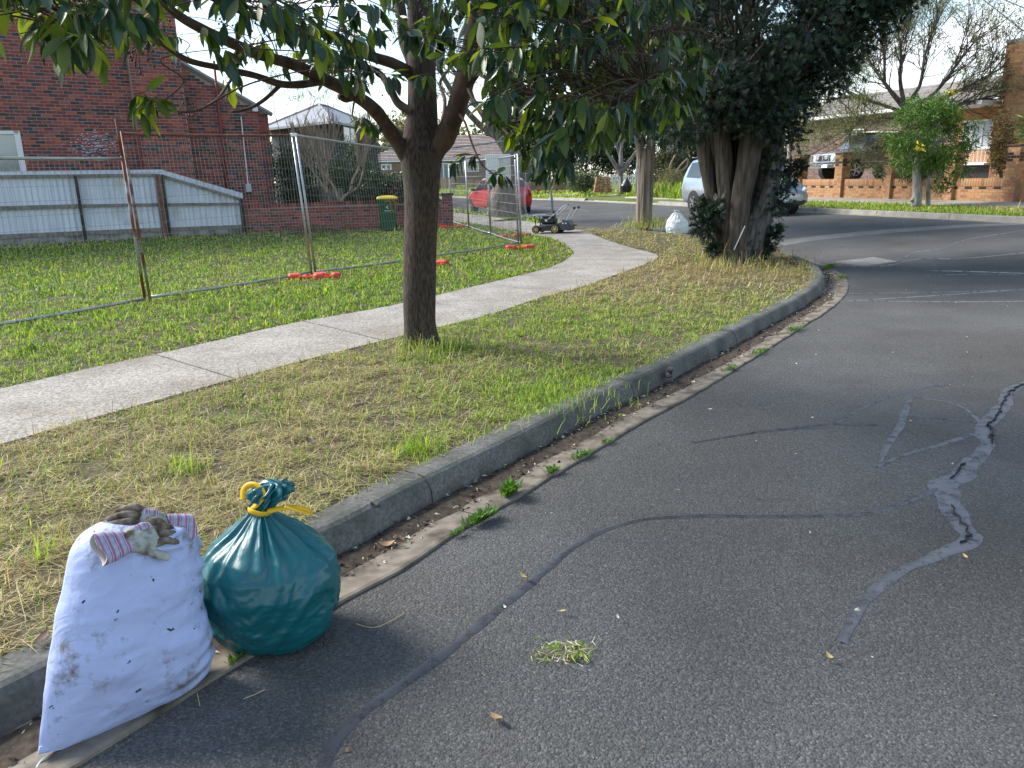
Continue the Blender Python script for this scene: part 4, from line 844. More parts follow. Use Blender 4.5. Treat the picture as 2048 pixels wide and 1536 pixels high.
# white corrugated roof beyond the parapet, in steps
M_WROOF = mk('white_corrugated', (.62, .63, .64), rough=.5)
for (a, bb_, hh) in ((405, 458, .62), (458, 520, .55)):
    sa, sb = hp(a, 150)[0], hp(bb_, 180)[0]; n = 14; rings = []
    for k in range(n + 1):
        s = sa + (sb - sa) * k / n; o_ = .03 * (k % 2); z = roofz(sa) + .14 - .45 * (s - sa) * .35
        rings.append([W0 + ce * s + hb_ * .8 + Vector((0, 0, z - .5 + o_)), W0 + ce * s + hb_ * 3.6 + Vector((0, 0, z + .9 * hh + o_)), W0 + ce * s + hb_ * 3.6 + Vector((0, 0, z + .9 * hh - .03 + o_)), W0 + ce * s + hb_ * .8 + Vector((0, 0, z - .54 + o_))])
    MB().sweep(rings).build('roof_sheet', M_WROOF, house, fix=True)
# window
wf = MB(); wc = (win0 + win1) / 2; zc = (winz[0] + winz[1]) / 2; ww = win1 - win0; wh = winz[1] - winz[0]
win = MB().box(W0 + ce * wc - hn * .08 + Vector((0, 0, zc)), (ww - .1, .02, wh - .1), ex=ce).build('window', M_GLASS, house)
for (s, z, w_, h_) in ((wc, winz[0] + .04, ww, .08), (wc, winz[1] - .04, ww, .08), (win0 + .04, zc, .08, wh), (win1 - .06, zc, .14, wh), (wc, zc, .06, wh)):
    MB().box(W0 + ce * s - hn * .015 + Vector((0, 0, z)), (w_, .08, h_ - .002), ex=ce).build('frame', M_WHITE, win)
M_CURT = mk('curtain', (.55, .62, .68), (.66, .72, .76), scale=3, rough=.9)
MB().box(W0 + ce * wc - hn * .2 + Vector((0, 0, zc)), (ww, .02, wh), ex=ce).build('curtain', M_CURT, house)
# whitewashed patch: real paint splotches on the brick faces
hz = hp(190, 292); M_WASH = mk('whitewash', (.60, .58, .66), rough=1)
b = MB()
for i in range(420):
    s = hz[0] + random.gauss(0, .24); z = hz[1] + random.gauss(0, .14); zq = .1 + .086 * round((z - .1) / .086); w_ = random.uniform(.05, .2)
    b.box(W0 + ce * s + hn * .0015 + Vector((0, 0, zq)), (w_ * .6, .003, .008), ex=ce)
    if i % 3 == 0: b.box(W0 + ce * s + hn * .009 + Vector((0, 0, zq + .043 + random.uniform(-.02, .02))), (random.uniform(.02, .07), .002, random.uniform(.006, .022)), ex=ce)
tag(b.build('whitewash_patch', M_WASH, house), 'white paint smears on the bricks', kind='stuff')
a0_ = hp(430, 120); a1_ = hp(456, 378)
b = MB(); q = W0 - hn * .17; b.tube([q + ce * a0_[0] + Vector((0, 0, min(a0_[1], roofz(a0_[0]) + .8))), q + ce * a1_[0] + Vector((0, 0, .4))], .04, 10); b.build('downpipe', M_RPIPE, house, smooth=True)
c0_ = hp(485, 233); c1_ = hp(499, 368); b = MB(); b.tube([q + ce * c0_[0] + Vector((0, 0, c0_[1])), q + ce * c1_[0] + Vector((0, 0, c1_[1]))], .018, 8); b.build('conduit', M_WHITE, house)
MB().bbox(q + ce * c1_[0] + Vector((0, 0, c1_[1] - .12)), (.17, .12, .24), .015, ex=ce).build('meter_box', mk('grey_box', (.55, .58, .6), rough=.5), house)
l0 = hp(513, 218); MB().bbox(q + ce * l0[0] + Vector((0, 0, l0[1])), (.16, .14, .14), .02, ex=ce).build('wall_lamp', M_WHITE, house)
# thin red pipe by the breast
b = MB(); b.tube([W0 + hn * .33 + ce * (hp(272, 262)[0]) + Vector((0, 0, hp(272, 262)[1])), W0 + hn * .33 + ce * (hp(280, 335)[0]) + Vector((0, 0, 1.3))], .03, 8); b.build('downpipe', M_RPIPE, house)
# ------------------------------------------------------------ corrugated fence
cfe = empty('corrugated_fence', CF0, label='old pale corrugated iron fence with grey timber rails, lower at its sloping end', cat='fence')
def cp(px, py): return onpl(px, py, CF0, ce)
t0, t1, t2 = cp(0, 343), cp(322, 338), cp(486, 386)
def ctop(s): return t0[1] + (t1[1] - t0[1]) * (s - t0[0]) / (t1[0] - t0[0]) if s < t1[0] else t1[1] + (t2[1] - t1[1]) * (s - t1[0]) / (t2[0] - t1[0])
cw = .60; s = -16.0; send = t2[0]
while s < send - .05:
    e1 = min(s + cw, send); n = max(4, int((e1 - s) / .0375) // 2 * 2); rings = []
    for k in range(n + 1):
        q_ = s + (e1 - s) * k / n; o_ = .017 * math.sin(k * math.pi / 2 * 1.0 + .7) ; p = CF0 + ce * q_ + hb_ * (.055 + o_ + .004 * math.sin(s * 9)); z1_ = ctop(q_) + .01 * math.sin(s * 31)
        rings.append([p + Vector((0, 0, .22)), p + Vector((0, 0, z1_)), p + hb_ * .004 + Vector((0, 0, z1_)), p + hb_ * .004 + Vector((0, 0, .22))])
    MB().sweep(rings).build('iron_sheet', M_ZINC, cfe, fix=True); s += cw
def rail(pts, w, hgt, mat, nm='rail', dn=.0, parent=cfe):
    for (sa, za), (sb, zb2) in zip(pts[:-1], pts[1:]):
        A_ = CF0 + ce * sa + Vector((0, 0, za)) - hb_ * dn; B_ = CF0 + ce * sb + Vector((0, 0, zb2)) - hb_ * dn; ax = (B_ - A_)
        MB().box((A_ + B_) / 2, (ax.length - .004, w, hgt), ez=hb_.cross(ax).normalized() * (1 if hb_.cross(ax).z > 0 else -1), ex=ax).build(nm, mat, parent)
tr = [cp(0, 354), cp(310, 350)]; rail([(-16, tr[0][1]), (cp(150, 352)[0], (tr[0][1] + tr[1][1]) / 2), tr[1]], .05, .085, M_WOODG)
rail([cp(324, 352), cp(482, 399)], .05, .08, M_WOODG); m0, m1_, m2 = cp(0, 417), cp(157, 412), cp(480, 408)
rail([(-16, m0[1]), m1_], .05, .10, M_WOODG); rail([m1_, (cp(316, 410)[0], cp(316, 409)[1])], .05, .08, M_WOODG); rail([cp(332, 409), m2], .05, .075, M_WOODG)
b0, b1, b2_ = cp(0, 471), cp(328, 459), cp(484, 453); rail([(-16, b0[1]), b1], .05, .11, M_WOODG, dn=.003); rail([b1, b2_], .05, .10, M_WOODG, dn=.006)
for px0, py0, px1, py1, w_, mt in ((150, 351, 170, 470, .07, M_DWOOD), (314, 348, 330, 468, .13, M_RUSTW), (324, 349, 337, 462, .06, M_DWOOD), (481, 397, 489, 466, .10, M_DWOOD)):
    sA_, zA_ = cp(px0, py0); sB_, _ = cp(px1, py1); A_ = CF0 + ce * sA_ + Vector((0, 0, zA_)) - hb_ * .06; B_ = CF0 + ce * ((sA_ + sB_) / 2) + Vector((0, 0, .1)) - hb_ * .06
    MB().box((A_ + B_) / 2, (w_, .09, (A_ - B_).length), ez=(A_ - B_), ex=ce).build('post', mt, cfe)
for s in np.arange(-15, 0, 2.3): MB().box(CF0 + ce * s + Vector((0, 0, 1.0)) - hb_ * .06, (.08, .08, 1.8), ex=ce).build('post', M_DWOOD, cfe)
MB().box(CF0 + ce * ((-16 + send) / 2) + hb_ * .04 + Vector((0, 0, .16)), (send + 16, .09, .26), ex=ce).build('plinth', mk('stained_concrete_plinth', (.33, .33, .33), (.12, .12, .11), scale=3, rough=.95), cfe)
# ------------------------------------------------------------ low red brick wall + pier
lw0 = CF1 + ce * .15; le = (LOW1 - lw0); le.z = 0; LL_ = le.length; le.normalize(); ln = Vector((le.y, -le.x, 0)); 
low = empty('low_brick_wall', lw0, label='low red brick garden wall with end pier behind the green bin', cat='wall')
wallpoly(low, 'wall_core', lw0, le, [(0, 0), (LL_, 0), (LL_, .93), (LL_ * .6, .90), (0, .88)], ln, .22, M_MORT)
brickwork(low, lw0, le, 0, LL_, .05, .84, lambda s, z, a, b_: True, RB, [.42, .28, .1, .04, .08, .08], ln, n_ind=150)
for k in range(int(LL_ / .088)):                                      # soldier coping, brick on edge
    s = .044 + k * .088; zz = .90 + .05 * ss(0, LL_, s)
    o = MB().box(lw0 + le * s - ln * .11 + Vector((0, 0, zz)), (.078, .245, .11 + random.uniform(-.004, .004)), ex=le).build('coping_brick', RB[random.choice([0, 1, 0, 2, 4])], low)
pc = lw0 + le * (LL_ + .16) - ln * .1
MB().box(pc + Vector((0, 0, .55)), (.34, .34, 1.1), ex=le).build('pier', M_MORT, low)
for sg, P_, e_, n_ in ((0, pc - le * .17 + ln * .17, le, ln), (1, pc + le * .17 - ln * .17, -ln * -1 if False else ln, le)):
    brickwork(low, P_, e_, 0, .34, .05, 1.09, lambda s, z, a, b_: True, RB, [.2, .3, .03, .2, .2, .07], n_, n_ind=20, L_=.17)
MB().bbox(pc + Vector((0, 0, 1.13)), (.42, .42, .07), .012, ex=le).build('pier_cap', M_DWOOD, low)
# ------------------------------------------------------------ temporary fence panels
M_GALV = mk('galvanised_steel', (.32, .34, .35), (.42, .44, .46), scale=12, rough=.42, metal=.75); M_GALVR = mk('rusting_galvanised', (.30, .31, .31), (.17, .065, .035), scale=4, rough=.65, metal=.4, ramp=(.45, .55)); M_RUST = mk('rusty_pipe', (.12, .035, .025), (.2, .08, .05), scale=9, rough=.8, metal=.2)
M_WIRE = mk('fence_wire', (.30, .30, .29), rough=.5, metal=.6); M_ORNG = mk('orange_plastic_block', (.72, .06, .03), (.60, .08, .05), scale=8, rough=.55)
def panel(label, A, B, At, Bt, mats=(M_GALV,) * 4, bend=.0, vs=.062, hs=.155, cat_='fence panel', r=.0195, wr=.0023, bulge=0.):
    A, B, At, Bt = [Vector(q) for q in (A, B, At, Bt)]; root = empty('mesh_fence', A, label=label, cat='fence panel', group='temporary mesh fence panels round the vacant lot')
    nn = Vector((-(B - A).y, (B - A).x, 0)).normalized()
    MB().tube([A, A.lerp(At, .5), At], r, 8).build('post', mats[0], root, smooth=True); MB().tube([B, B.lerp(Bt, .5), Bt], r, 8).build('post', mats[1], root, smooth=True)
    def rl(P, Q, mt, sag, nm):
        k = [P.lerp(Q, t) + Vector((0, 0, -sag * math.sin(math.pi * t))) + nn * bend * math.sin(math.pi * t) for t in np.linspace(0, 1, 9)]; MB().tube(k, r * .9, 8).build(nm, mt, root, smooth=True); return k
    P = lambda u, v: (A.lerp(B, u)).lerp(At.lerp(Bt, u), v)
    v0, v1 = .03, .985
    rl(P(.0, v1), P(1., v1), mats[2], .015, 'top_rail'); rl(P(.0, v0), P(1., v0), mats[3], .02, 'bottom_rail')
    b = MB(); Ln = (B - A).length; Hn = (At - A).length; n1 = int(Ln / vs); n2 = int(Hn / hs)
    w = lambda u, v: P(u, v) + nn * (bend * math.sin(math.pi * u) + bulge * math.sin(math.pi * v) * math.sin(u * 9) + .012 * noise.noise(Vector((u * 9, v * 6, A.x)))) + (B - A).normalized() * (.012 * noise.noise(Vector((u * 5, v * 4, A.y))))
    for i in range(1, n1): b.tube([w(i / n1, v) for v in np.linspace(v0, v1, 7)], wr, 3, cap=False)
    for j in range(1, n2): b.tube([w(u, v0 + (v1 - v0) * j / n2) for u in np.linspace(0, 1, 9)], wr, 3, cap=False)
    tag(b.build('wire_mesh', M_WIRE, root), kind='stuff'); return root
def G(px, py): p = gp(px, py, .13); return p
pA1 = G(291, 606); pAd = (G(0, 655) - pA1).normalized(); pA0 = pA1 + pAd * 3.3
topA1 = at(236, 262, pA1.y); topA0 = pA0 + (topA1 - pA1) * 1.0
zA = at(240, 309, pA1.y).z
pan = panel('left temporary fence panel with its pale drooping top rail, nearest the corrugated fence corner', pA0, pA1, pA0 + (topA1 - pA1) * .86, pA1 + (topA1 - pA1) * .86, (M_GALV, M_GALVR, M_GALV, M_GALV))
MB().tube([pA1 + (topA1 - pA1) * .86, at(232, 238, pA1.y)], .0185, 8).build('post_stub', M_RUST, pan, smooth=True)
pB0 = G(301, 604); pB1 = G(624, 552); tB0 = at(243, 262, pB0.y); tB1 = at(584, 266, pB1.y)
panel('temporary fence panel with a rust brown top rail in front of the brick house', pB0, pB1, tB0, tB1, (M_GALVR, M_GALV, M_RUST, M_GALV), bulge=.02)
pC0 = G(632, 551); pC1 = G(862, 518); tC0 = at(592, 266, pC0.y); tC1 = pC1 + Vector((-.18, 0, 2.0))
panel('temporary fence panel hidden partly by the near tree trunk, left of it', pC0, pC1, tC0, tC1)
pD0 = G(869, 517); pD1 = G(1037, 491); tD0 = pD0 + Vector((-.17, 0, 2.02)); tD1 = at(1029, 276, pD1.y)
panel('temporary fence panel right of the near trunk ending at the path corner', pD0, pD1, tD0, tD1)
E0 = pD1 + Vector((.06, .05, 0)); ed = (Vector((-1.98, 27.3, .13)) - E0); en_ = ed.normalized()
q = [E0 + ed * t for t in (0, .333, .34, .667, .674, 1)]
for k, lb in enumerate(('return fence panel at the path corner carrying a white board', 'middle return fence panel beside the side footpath', 'far return fence panel by the brick pier with plastic film')):
    A_, B_ = q[2 * k], q[2 * k + 1]; panel(lb, A_, B_, A_ + Vector((-.05, 0, 1.98)), B_ + Vector((-.05, 0, 1.98)), vs=.09, hs=.2, wr=.003, r=.022)
M_FILM = mk('clear_film', (.75, .8, .84), rough=.3, bump=.02, bscale=9); n_ = M_FILM.node_tree; trn = n_.nodes.new('ShaderNodeBsdfTransparent'); msh = n_.nodes.new('ShaderNodeMixShader'); msh.inputs[0].default_value = .14
n_.links.new(trn.outputs[0], msh.inputs[1]); n_.links.new(n_.nodes['Principled BSDF'].outputs[0], msh.inputs[2]); n_.links.new(msh.outputs[0], n_.nodes['Material Output'].inputs[0])
def film(label, base, e_, w_, z0, z1):
    rings = []
    for z in np.linspace(z0, z1, 24):
        ww_ = w_ * (1 + .25 * math.sin(z * 5)); rings.append([base + e_ * (ww_ * t) + Vector((.05 * math.sin(t * 9 + z * 3) , .06 * math.cos(t * 11 + z * 2), z)) for t in np.linspace(-.1, 1, 12)])
    return tag(MB().sweep(rings, closed=False, caps=False).build('plastic_film', M_FILM, smooth=True), label, 'plastic film')
film('crumpled clear plastic film hanging on the fence corner post', pD1 + Vector((.04, -.02, 0)), Vector((1, 0, 0)), .2, .25, 2.15)
film('clear plastic film hanging on the far fence post by the brick pier', q[5] + Vector((-.3, 0, 0)), Vector((1, 0, 0)), .34, .15, 2.0)
bc = q[0] + ed * .17
wbz = at(990, 322, bc.y + 1.2).z
bc = E0 + ed * .2; tag(MB().bbox(bc + Vector((-.06, -.0, 1.72)), (.62, .02, .62), .004, ex=Vector((1, -.2, 0))).build('board', M_WHITE), 'blank white board wired to the return fence panel', 'board')
def block(px, py, ang, label, s=1., dz=.13):
    p = gp(px, py, dz); root = empty('orange_block', p, R(ang), label=label, cat='fence foot', group='orange plastic fence feet')
    p = p - Vector((0, 0, .03)); ex = Vector((math.cos(R(ang)), math.sin(R(ang)), 0)); ey = Vector((-ex.y, ex.x, 0)); b = MB()
    for k in (-1, 1): b.bbox(p + ex * .2 * k * s + Vector((0, 0, .05)), (.2 * s, .23 * s, .13), .02, ex=ex)
    b.build('end_block', M_ORNG, root); b = MB()
    b.bbox(p + Vector((0, 0, .03)), (.22 * s, .20 * s, .09), .01, ex=ex); b.build('web', M_ORNG, root)
    b = MB(); b.lathe(p + Vector((0, 0, .074)), [(.03, 0), (.03, .03), (.02, .03), (.02, .002)], 10); b.build('socket', M_ORNG, root)
block(616, 557, 18, 'orange fence foot half sunk in the grass at the second panel joint'); block(655, 557, 25, 'orange fence foot piece right of the joint near the clamped posts', .7)
block(876, 532, 70, 'orange fence foot just right of the near tree trunk', .9); block(1040, 498, 10, 'orange fence foot under the path corner post'); block(1020, 476, 20, 'orange fence foot half hidden in grass behind the corner', .8)
block(905, 456, 15, 'orange fence foot by the brick pier', 1.3); block(1045, 472, 0, 'small orange foot end behind the corner posts', .7)
block(888, 452, 60, 'orange foot block stacked against the brick pier', 1.0)
for p in (tB1 + Vector((.03, -.02, -.03)), tD1 + Vector((.0, -.03, -.1))):
    b = MB(); b.bbox(p, (.10, .07, .05), .008); tag(b.build('fence_clamp', mk('zinc_clamp', (.6, .63, .66), rough=.35, metal=.6)), 'bright metal clamp joining panels ' + ('above the clamped pair of posts' if p.x < -1 else 'at the path corner post'), 'clamp')
# ------------------------------------------------------------ green bin
bp_ = gp(778, 462, .13); bin_ = empty('wheelie_bin', bp_, R(8), label='green wheelie bin with yellow lid against the low brick wall', cat='bin'); bx = Vector((math.cos(R(8)), math.sin(R(8)), 0)); by = Vector((-bx.y, bx.x, 0))
M_BING = mk('bin_green', (.010, .075, .032), (.014, .095, .04), scale=2, rough=.45); M_BINY = mk('bin_lid_yellow', (.75, .55, .02), rough=.45)
b = MB(); rings = []
for z, w_, dpt in ((.03, .43, .47), (.06, .45, .5), (.5, .5, .58), (.88, .55, .66), (.885, .585, .70), (.93, .585, .70)):
    hw, hd, c_ = w_ / 2, dpt / 2, .05; rings.append([bp_ + bx * x + by * y + Vector((0, 0, z)) for x, y in ((hw, hd - c_), (hw - c_, hd), (-hw + c_, hd), (-hw, hd - c_), (-hw, -hd + c_), (-hw + c_, -hd), (hw - c_, -hd), (hw, -hd + c_))])
b.sweep(rings); b.build('bin_body', M_BING, bin_)
rings = []
for z, g in ((.932, 1.03), (.96, 1.04), (.99, .96), (1.02, .6), (1.03, .2)):
    hw, hd, c_ = .3 * g, .36 * g, .05 * g; rings.append([bp_ + bx * x + by * y + Vector((0, 0, z)) for x, y in ((hw, hd - c_), (hw - c_, hd), (-hw + c_, hd), (-hw, hd - c_), (-hw, -hd + c_), (-hw + c_, -hd), (hw - c_, -hd), (hw, -hd + c_))])
MB().sweep(rings).build('lid', M_BINY, bin_)
MB().tube([bp_ + bx * -.27 + by * .4 + Vector((0, 0, .93)), bp_ + bx * .27 + by * .4 + Vector((0, 0, .93))], .018, 8).build('handle', M_BING, bin_)
for k in (-1, 1): MB().lathe(bp_ + bx * .24 * k + by * .32 + Vector((0, 0, .10)), [(.1, -.025), (.1, .025)], 14, ax=bx).build('wheel', M_DARK, bin_)
b = MB(); f_ = bp_ - by * .335 + Vector((0, 0, 0))                       # printed arrow mark and line of text strip on the front
M_PRINT = mk('white_print', (.7, .75, .72), rough=.6); b.add([f_ + bx * x + Vector((0, -.003, z)) for x, z in ((-.05, .70), (.0, .66), (.04, .66), (-.01, .70), (.04, .74), (0, .74))], [(0, 1, 2, 3), (0, 3, 4, 5)]); b.box(f_ + Vector((0, .002, .60)) + by * .02, (.2, .004, .018), ex=bx)
b.build('print_mark', M_PRINT, bin_)
M_STRAP = mk('orange_strap', (.85, .22, .08), rough=.6); b = MB(); k_ = [at(x, y, bp_.y - .42) for x, y in ((770, 403), (779, 402), (781, 410), (784, 420), (788, 423), (791, 417), (790, 405), (785, 400))]
b.tube(cat(k_, 4), .022, 6, flat=.25, up=(1, 0, 0)); tag(b.build('strap', M_STRAP, smooth=True), 'orange strap loop hanging from the yellow bin lid', 'strap')
# ------------------------------------------------------------ foliage helpers
def foliage(name, clumps, n, L_, W, mats, parent=None, droop=.4, wts=None, shell=.55, flat=None, kind=None, shape='leaf'):
    """clumps: (cx,cy,cz, rx,ry,rz); leaf shaped faces spread through the clump volumes"""
    A = np.array([c for c in clumps], float); vol = A[:, 3] * A[:, 4] * A[:, 5]; pr = vol ** .8; pr /= pr.sum()
    k = rng.choice(len(A), n, p=pr); d = rng.normal(size=(n, 3)); d /= np.linalg.norm(d, axis=1)[:, None]; r = rng.random(n) ** (1 / 3.); r = shell + (1 - shell) * r if shell < 1 else np.ones(n)
    r = np.where(rng.random(n) < .25, r * rng.random(n), r); r *= 1 + .12 * rng.normal(size=n)
    P = A[k, :3] + d * r[:, None] * A[k, 3:6]
    ax = d * .7 + rng.normal(size=(n, 3)) * .7; ax[:, 2] -= droop; ax /= np.linalg.norm(ax, axis=1)[:, None]
    sd_ = np.cross(ax, rng.normal(size=(n, 3))); sd_ /= np.linalg.norm(sd_, axis=1)[:, None] + 1e-9; nn = np.cross(ax, sd_)
    l_ = L_ * rng.lognormal(0, .28, n)[:, None]; w = W * rng.lognormal(0, .2, n)[:, None] / 2
    V = np.stack([P, P + ax * l_ * .45 + sd_ * w + nn * w * .3, P + ax * l_, P + ax * l_ * .45 - sd_ * w + nn * w * .3], 1).reshape(-1, 3)
    if parent is not None: iv = np.array(rotm(parent).inverted()); V = V @ iv[:3, :3].T + iv[:3, 3]
    cor = np.arange(n * 4); mi = rng.choice(len(mats), n, p=wts) if len(mats) > 1 else None
    o = flat_mesh(name, V, cor, np.full(n, 4), mats, mi, parent=parent)
    if kind: tag(o, kind=kind)
    return o
def fm(name, c, **k): k.setdefault('trans', .22); k.setdefault('rough', .55); return mk(name, c, isl=.45, **k)
def twigs(b, p, d, L_, r, depth, spread=.55, up=.15, nseg=3, kids=(2, 4), shrink=.68, m=0, tips=None, minr=.0025):
    pts = [p.copy()]; q = p.copy(); dd = d.normalized()
    for i in range(nseg):
        dd = (dd + Vector((random.gauss(0, .13), random.gauss(0, .13), random.gauss(0, .1) + up * .25))).normalized(); q = q + dd * L_ / nseg; pts.append(q.copy())
    b.tube(pts, [max(minr, r * (1 - .4 * i / nseg)) for i in range(nseg + 1)], 6 if r > .03 else (4 if r > .012 else 3), m=m, cap=False)
    if depth <= 0:
        if tips is not None: tips.append((q.copy(), dd.copy()))
        return
    for k in range(random.randint(*kids)):
        t = random.choice(pts[1:]) if k else pts[-1]; nd = (dd + Vector((random.gauss(0, spread), random.gauss(0, spread), random.gauss(0, spread) + up))).normalized()
        twigs(b, t, nd, L_ * shrink * random.uniform(.75, 1.2), max(minr, r * .6), depth - 1, spread, up, nseg, kids, shrink, m, tips, minr)
def bark(name, c1, c2, sc=14, st=(1, 1, .18), bump=.02, **k): return mk(name, c1, c2, scale=sc, rough=.95, stretch=st, bump=bump, bscale=sc * 1.3, **k)
# ------------------------------------------------------------ the near tree
def near_tree():
    T = Vector((-.80, 6.88, .12)); root = empty('street_tree', T, label='near broad leaved street tree with forked rough brown trunk beside the footpath', cat='tree')
    MBK = bark('near_bark', (.020, .015, .012), (.085, .060, .047), sc=70, st=(1, 1, .22), bump=.022, detail=3, c3=(.06, .056, .045), c3s=3.5, c3pos=(.55, .75))
    MLB = bark('smooth_branch_bark', (.045, .027, .019), (.095, .062, .045), sc=12, st=(1, 1, .4), bump=.008)
    def P(px, py, Y): return at(px, py, Y)
    # trunk rings with uneven section
    tr = [(843, 722, 66), (842, 695, 64), (840, 650, 62), (839, 600, 64), (840, 540, 64), (841, 480, 64), (843, 420, 65), (843, 370, 68), (842, 330, 76), (843, 305, 82), (844, 285, 74), (843, 255, 62), (845, 220, 55), (844, 160, 51), (842, 100, 49), (840, 40, 46), (838, -40, 42), (840, -160, 36), (836, -330, 28), (840, -560, 18)]
    pts = [P(x, y, 6.88) for x, y, w in tr]; rs = [w / 2 / F * 7.0 for x, y, w in tr]; rs[0] *= 1.12
    pts = cat(pts, 4); rs = list(np.interp(np.linspace(0, 1, len(pts)), np.linspace(0, 1, len(rs)), rs)); b = MB(); n = 40; rings = []
    for i, (p, r) in enumerate(zip(pts, rs)):
        ring = []
        for j in range(n):
            a = 2 * math.pi * j / n; q = r * (1 + .05 * noise.noise(Vector((math.cos(a) * 1.5, math.sin(a) * 1.5, p.z * 1.2))) + .035 * noise.noise(Vector((math.cos(a) * 7, math.sin(a) * 7, p.z * 3)))); fl = max(0, .42 - p.z) ** 2 * 3.2
            q += fl * .12 * (1 + .6 * math.sin(a * 5 + 1)); ring.append(p + Vector((math.cos(a) * q, math.sin(a) * q, 0)))
        rings.append(ring)
    b.sweep(rings); b.build('trunk', MBK, root, smooth=True)
    limbs = []
    def limb(pl, w0, w1, mat=MLB, name='limb', n=14, reg=True):
        q = cat([P(*p) for p in pl], 5); r0, r1 = w0 / 2 / F * pl[0][2], w1 / 2 / F * pl[-1][2]; b = MB(); b.tube(q, [r0 + (r1 - r0) * (i / (len(q) - 1)) ** .8 for i in range(len(q))], n, wob=.18); b.build(name, mat, root, smooth=True)
        if reg: limbs.extend([(p.copy(), max(r0, r1) * .5) for p in q[3:]])
        return q
    limb([(830, 335, 6.85), (806, 300, 6.82), (780, 262, 6.7), (750, 222, 6.5), (712, 192, 6.2), (647, 158, 5.9), (587, 130, 5.6), (512, 107, 5.2), (440, 75, 4.8), (375, 42, 4.5), (330, 8, 4.2), (300, -40, 4.0)], 34, 12)
    limb([(705, 190, 6.2), (690, 196, 6.15), (680, 192, 6.1)], 22, 12, reg=False)
    limb([(650, 160, 5.92), (605, 168, 5.7), (562, 168, 5.5), (512, 152, 5.3), (437, 135, 4.9), (375, 120, 4.6), (325, 88, 4.3), (287, 62, 4.1), (230, 50, 3.9), (150, 55, 3.7)], 16, 6)
    limb([(560, 170, 5.5), (530, 198, 5.4), (505, 214, 5.3), (480, 222, 5.2), (462, 224, 5.15)], 9, 4); limb([(475, 140, 5.1), (455, 170, 4.9), (432, 200, 4.6), (390, 222, 4.3), (345, 222, 4.1), (318, 208, 4.0)], 6, 3)
    limb([(825, 150, 6.88), (790, 128, 6.7), (737, 110, 6.5), (662, 72, 6.1), (610, 60, 5.8), (562, 48, 5.5), (500, 30, 5.1), (420, -5, 4.6)], 24, 10)
    limb([(828, 225, 6.8), (797, 207, 6.85), (780, 178, 6.9), (762, 150, 7.0), (735, 134, 7.1), (687, 132, 7.2), (640, 120, 7.4), (560, 128, 7.6)], 18, 6)
    limb([(828, 130, 6.9), (808, 70, 7.0), (800, 10, 7.1), (780, -60, 7.2), (740, -160, 7.3)], 28, 14, mat=MBK)
    limb([(846, 330, 6.9), (868, 302, 6.85), (892, 270, 6.8), (907, 235, 6.75), (922, 187, 6.7), (937, 125, 6.65), (947, 75, 6.6), (957, 25, 6.5), (966, -40, 6.4), (985, -150, 6.2)], 47, 30)
    limb([(944, 160, 6.65), (958, 142, 6.5), (975, 132, 6.3), (1024, 117, 6.0), (1062, 104, 5.7), (1110, 70, 5.3), (1150, 40, 5.0)], 14, 6); limb([(958, 30, 6.5), (985, 20, 6.3), (1030, 0, 6.0), (1100, -40, 5.6)], 20, 10)
    limb([(862, 282, 6.95), (863, 240, 7.0), (865, 175, 7.1), (872, 75, 7.3), (884, -20, 7.4)], 10, 8); limb([(870, 270, 6.9), (885, 240, 7.2), (890, 200, 7.4), (880, 165, 7.6), (905, 130, 7.8)], 8, 5)
    limb([(948, 140, 6.6), (990, 165, 6.2), (1040, 178, 5.7), (1090, 190, 5.2), (1160, 192, 4.9), (1240, 184, 4.7), (1300, 182, 4.5)], 9, 5); limb([(930, 165, 6.7), (960, 220, 6.3), (1010, 262, 5.8), (1045, 305, 5.4), (1085, 330, 5.2)], 7, 3)
    limb([(912, 220, 6.75), (930, 245, 6.5), (945, 290, 6.3), (965, 330, 6.1), (990, 350, 6.0)], 5, 2.5); limb([(712, 190, 6.2), (705, 225, 6.0), (712, 243, 5.9), (735, 262, 5.85)], 4, 2)
    limb([(1000, 120, 6.1), (1100, 130, 5.6), (1200, 90, 5.2), (1330, 60, 5.0), (1400, 60, 4.9)], 10, 4); limb([(1100, 70, 5.3), (1220, 30, 5.0), (1330, 10, 4.8)], 8, 4); limb([(985, -100, 6.2), (1150, -120, 5.4), (1300, -100, 4.8)], 20, 6); limb([(780, -60, 7.2), (560, -140, 6.2), (300, -150, 4.8), (120, -80, 4.0)], 18, 6); limb([(839, -250, 6.9), (900, -420, 6.0), (960, -560, 5.2)], 20, 6)
    # whorls of drooping leaves
    W = []
    def fill(poly, n, Y0, Y1, jt=0):
        xs = [p[0] for p in poly]; ys = [p[1] for p in poly]; c = 0
        while c < n:
            x, y = random.uniform(min(xs), max(xs)), random.uniform(min(ys), max(ys))
            if inpoly(np.array([x]), np.array([y]), poly)[0]: W.append(P(x, y, random.uniform(Y0, Y1))); c += 1
    fill([(-150, -200), (420, -200), (380, 20), (330, 60), (260, 80), (170, 90), (90, 95), (30, 40), (-150, 70)], 90, 3.0, 4.9)
    fill([(-120, -60), (200, -60), (120, 70), (40, 60), (0, 30), (-120, 90)], 12, 2.8, 3.6)
    fill([(380, -200), (820, -200), (820, 70), (700, 110), (600, 80), (480, 110), (400, 70)], 105, 3.6, 6.6)
    fill([(480, 90), (700, 100), (820, 120), (820, 170), (700, 165), (520, 130)], 22, 4.5, 7.2)
    fill([(780, -200), (1000, -200), (990, 60), (960, 110), (860, 110), (800, 60)], 55, 3.8, 6.6)
    fill([(980, -200), (1420, -200), (1390, 80), (1430, 120), (1400, 190), (1330, 240), (1250, 260), (1180, 290), (1100, 320), (1030, 290), (970, 210), (960, 60)], 470, 3.9, 6.6)
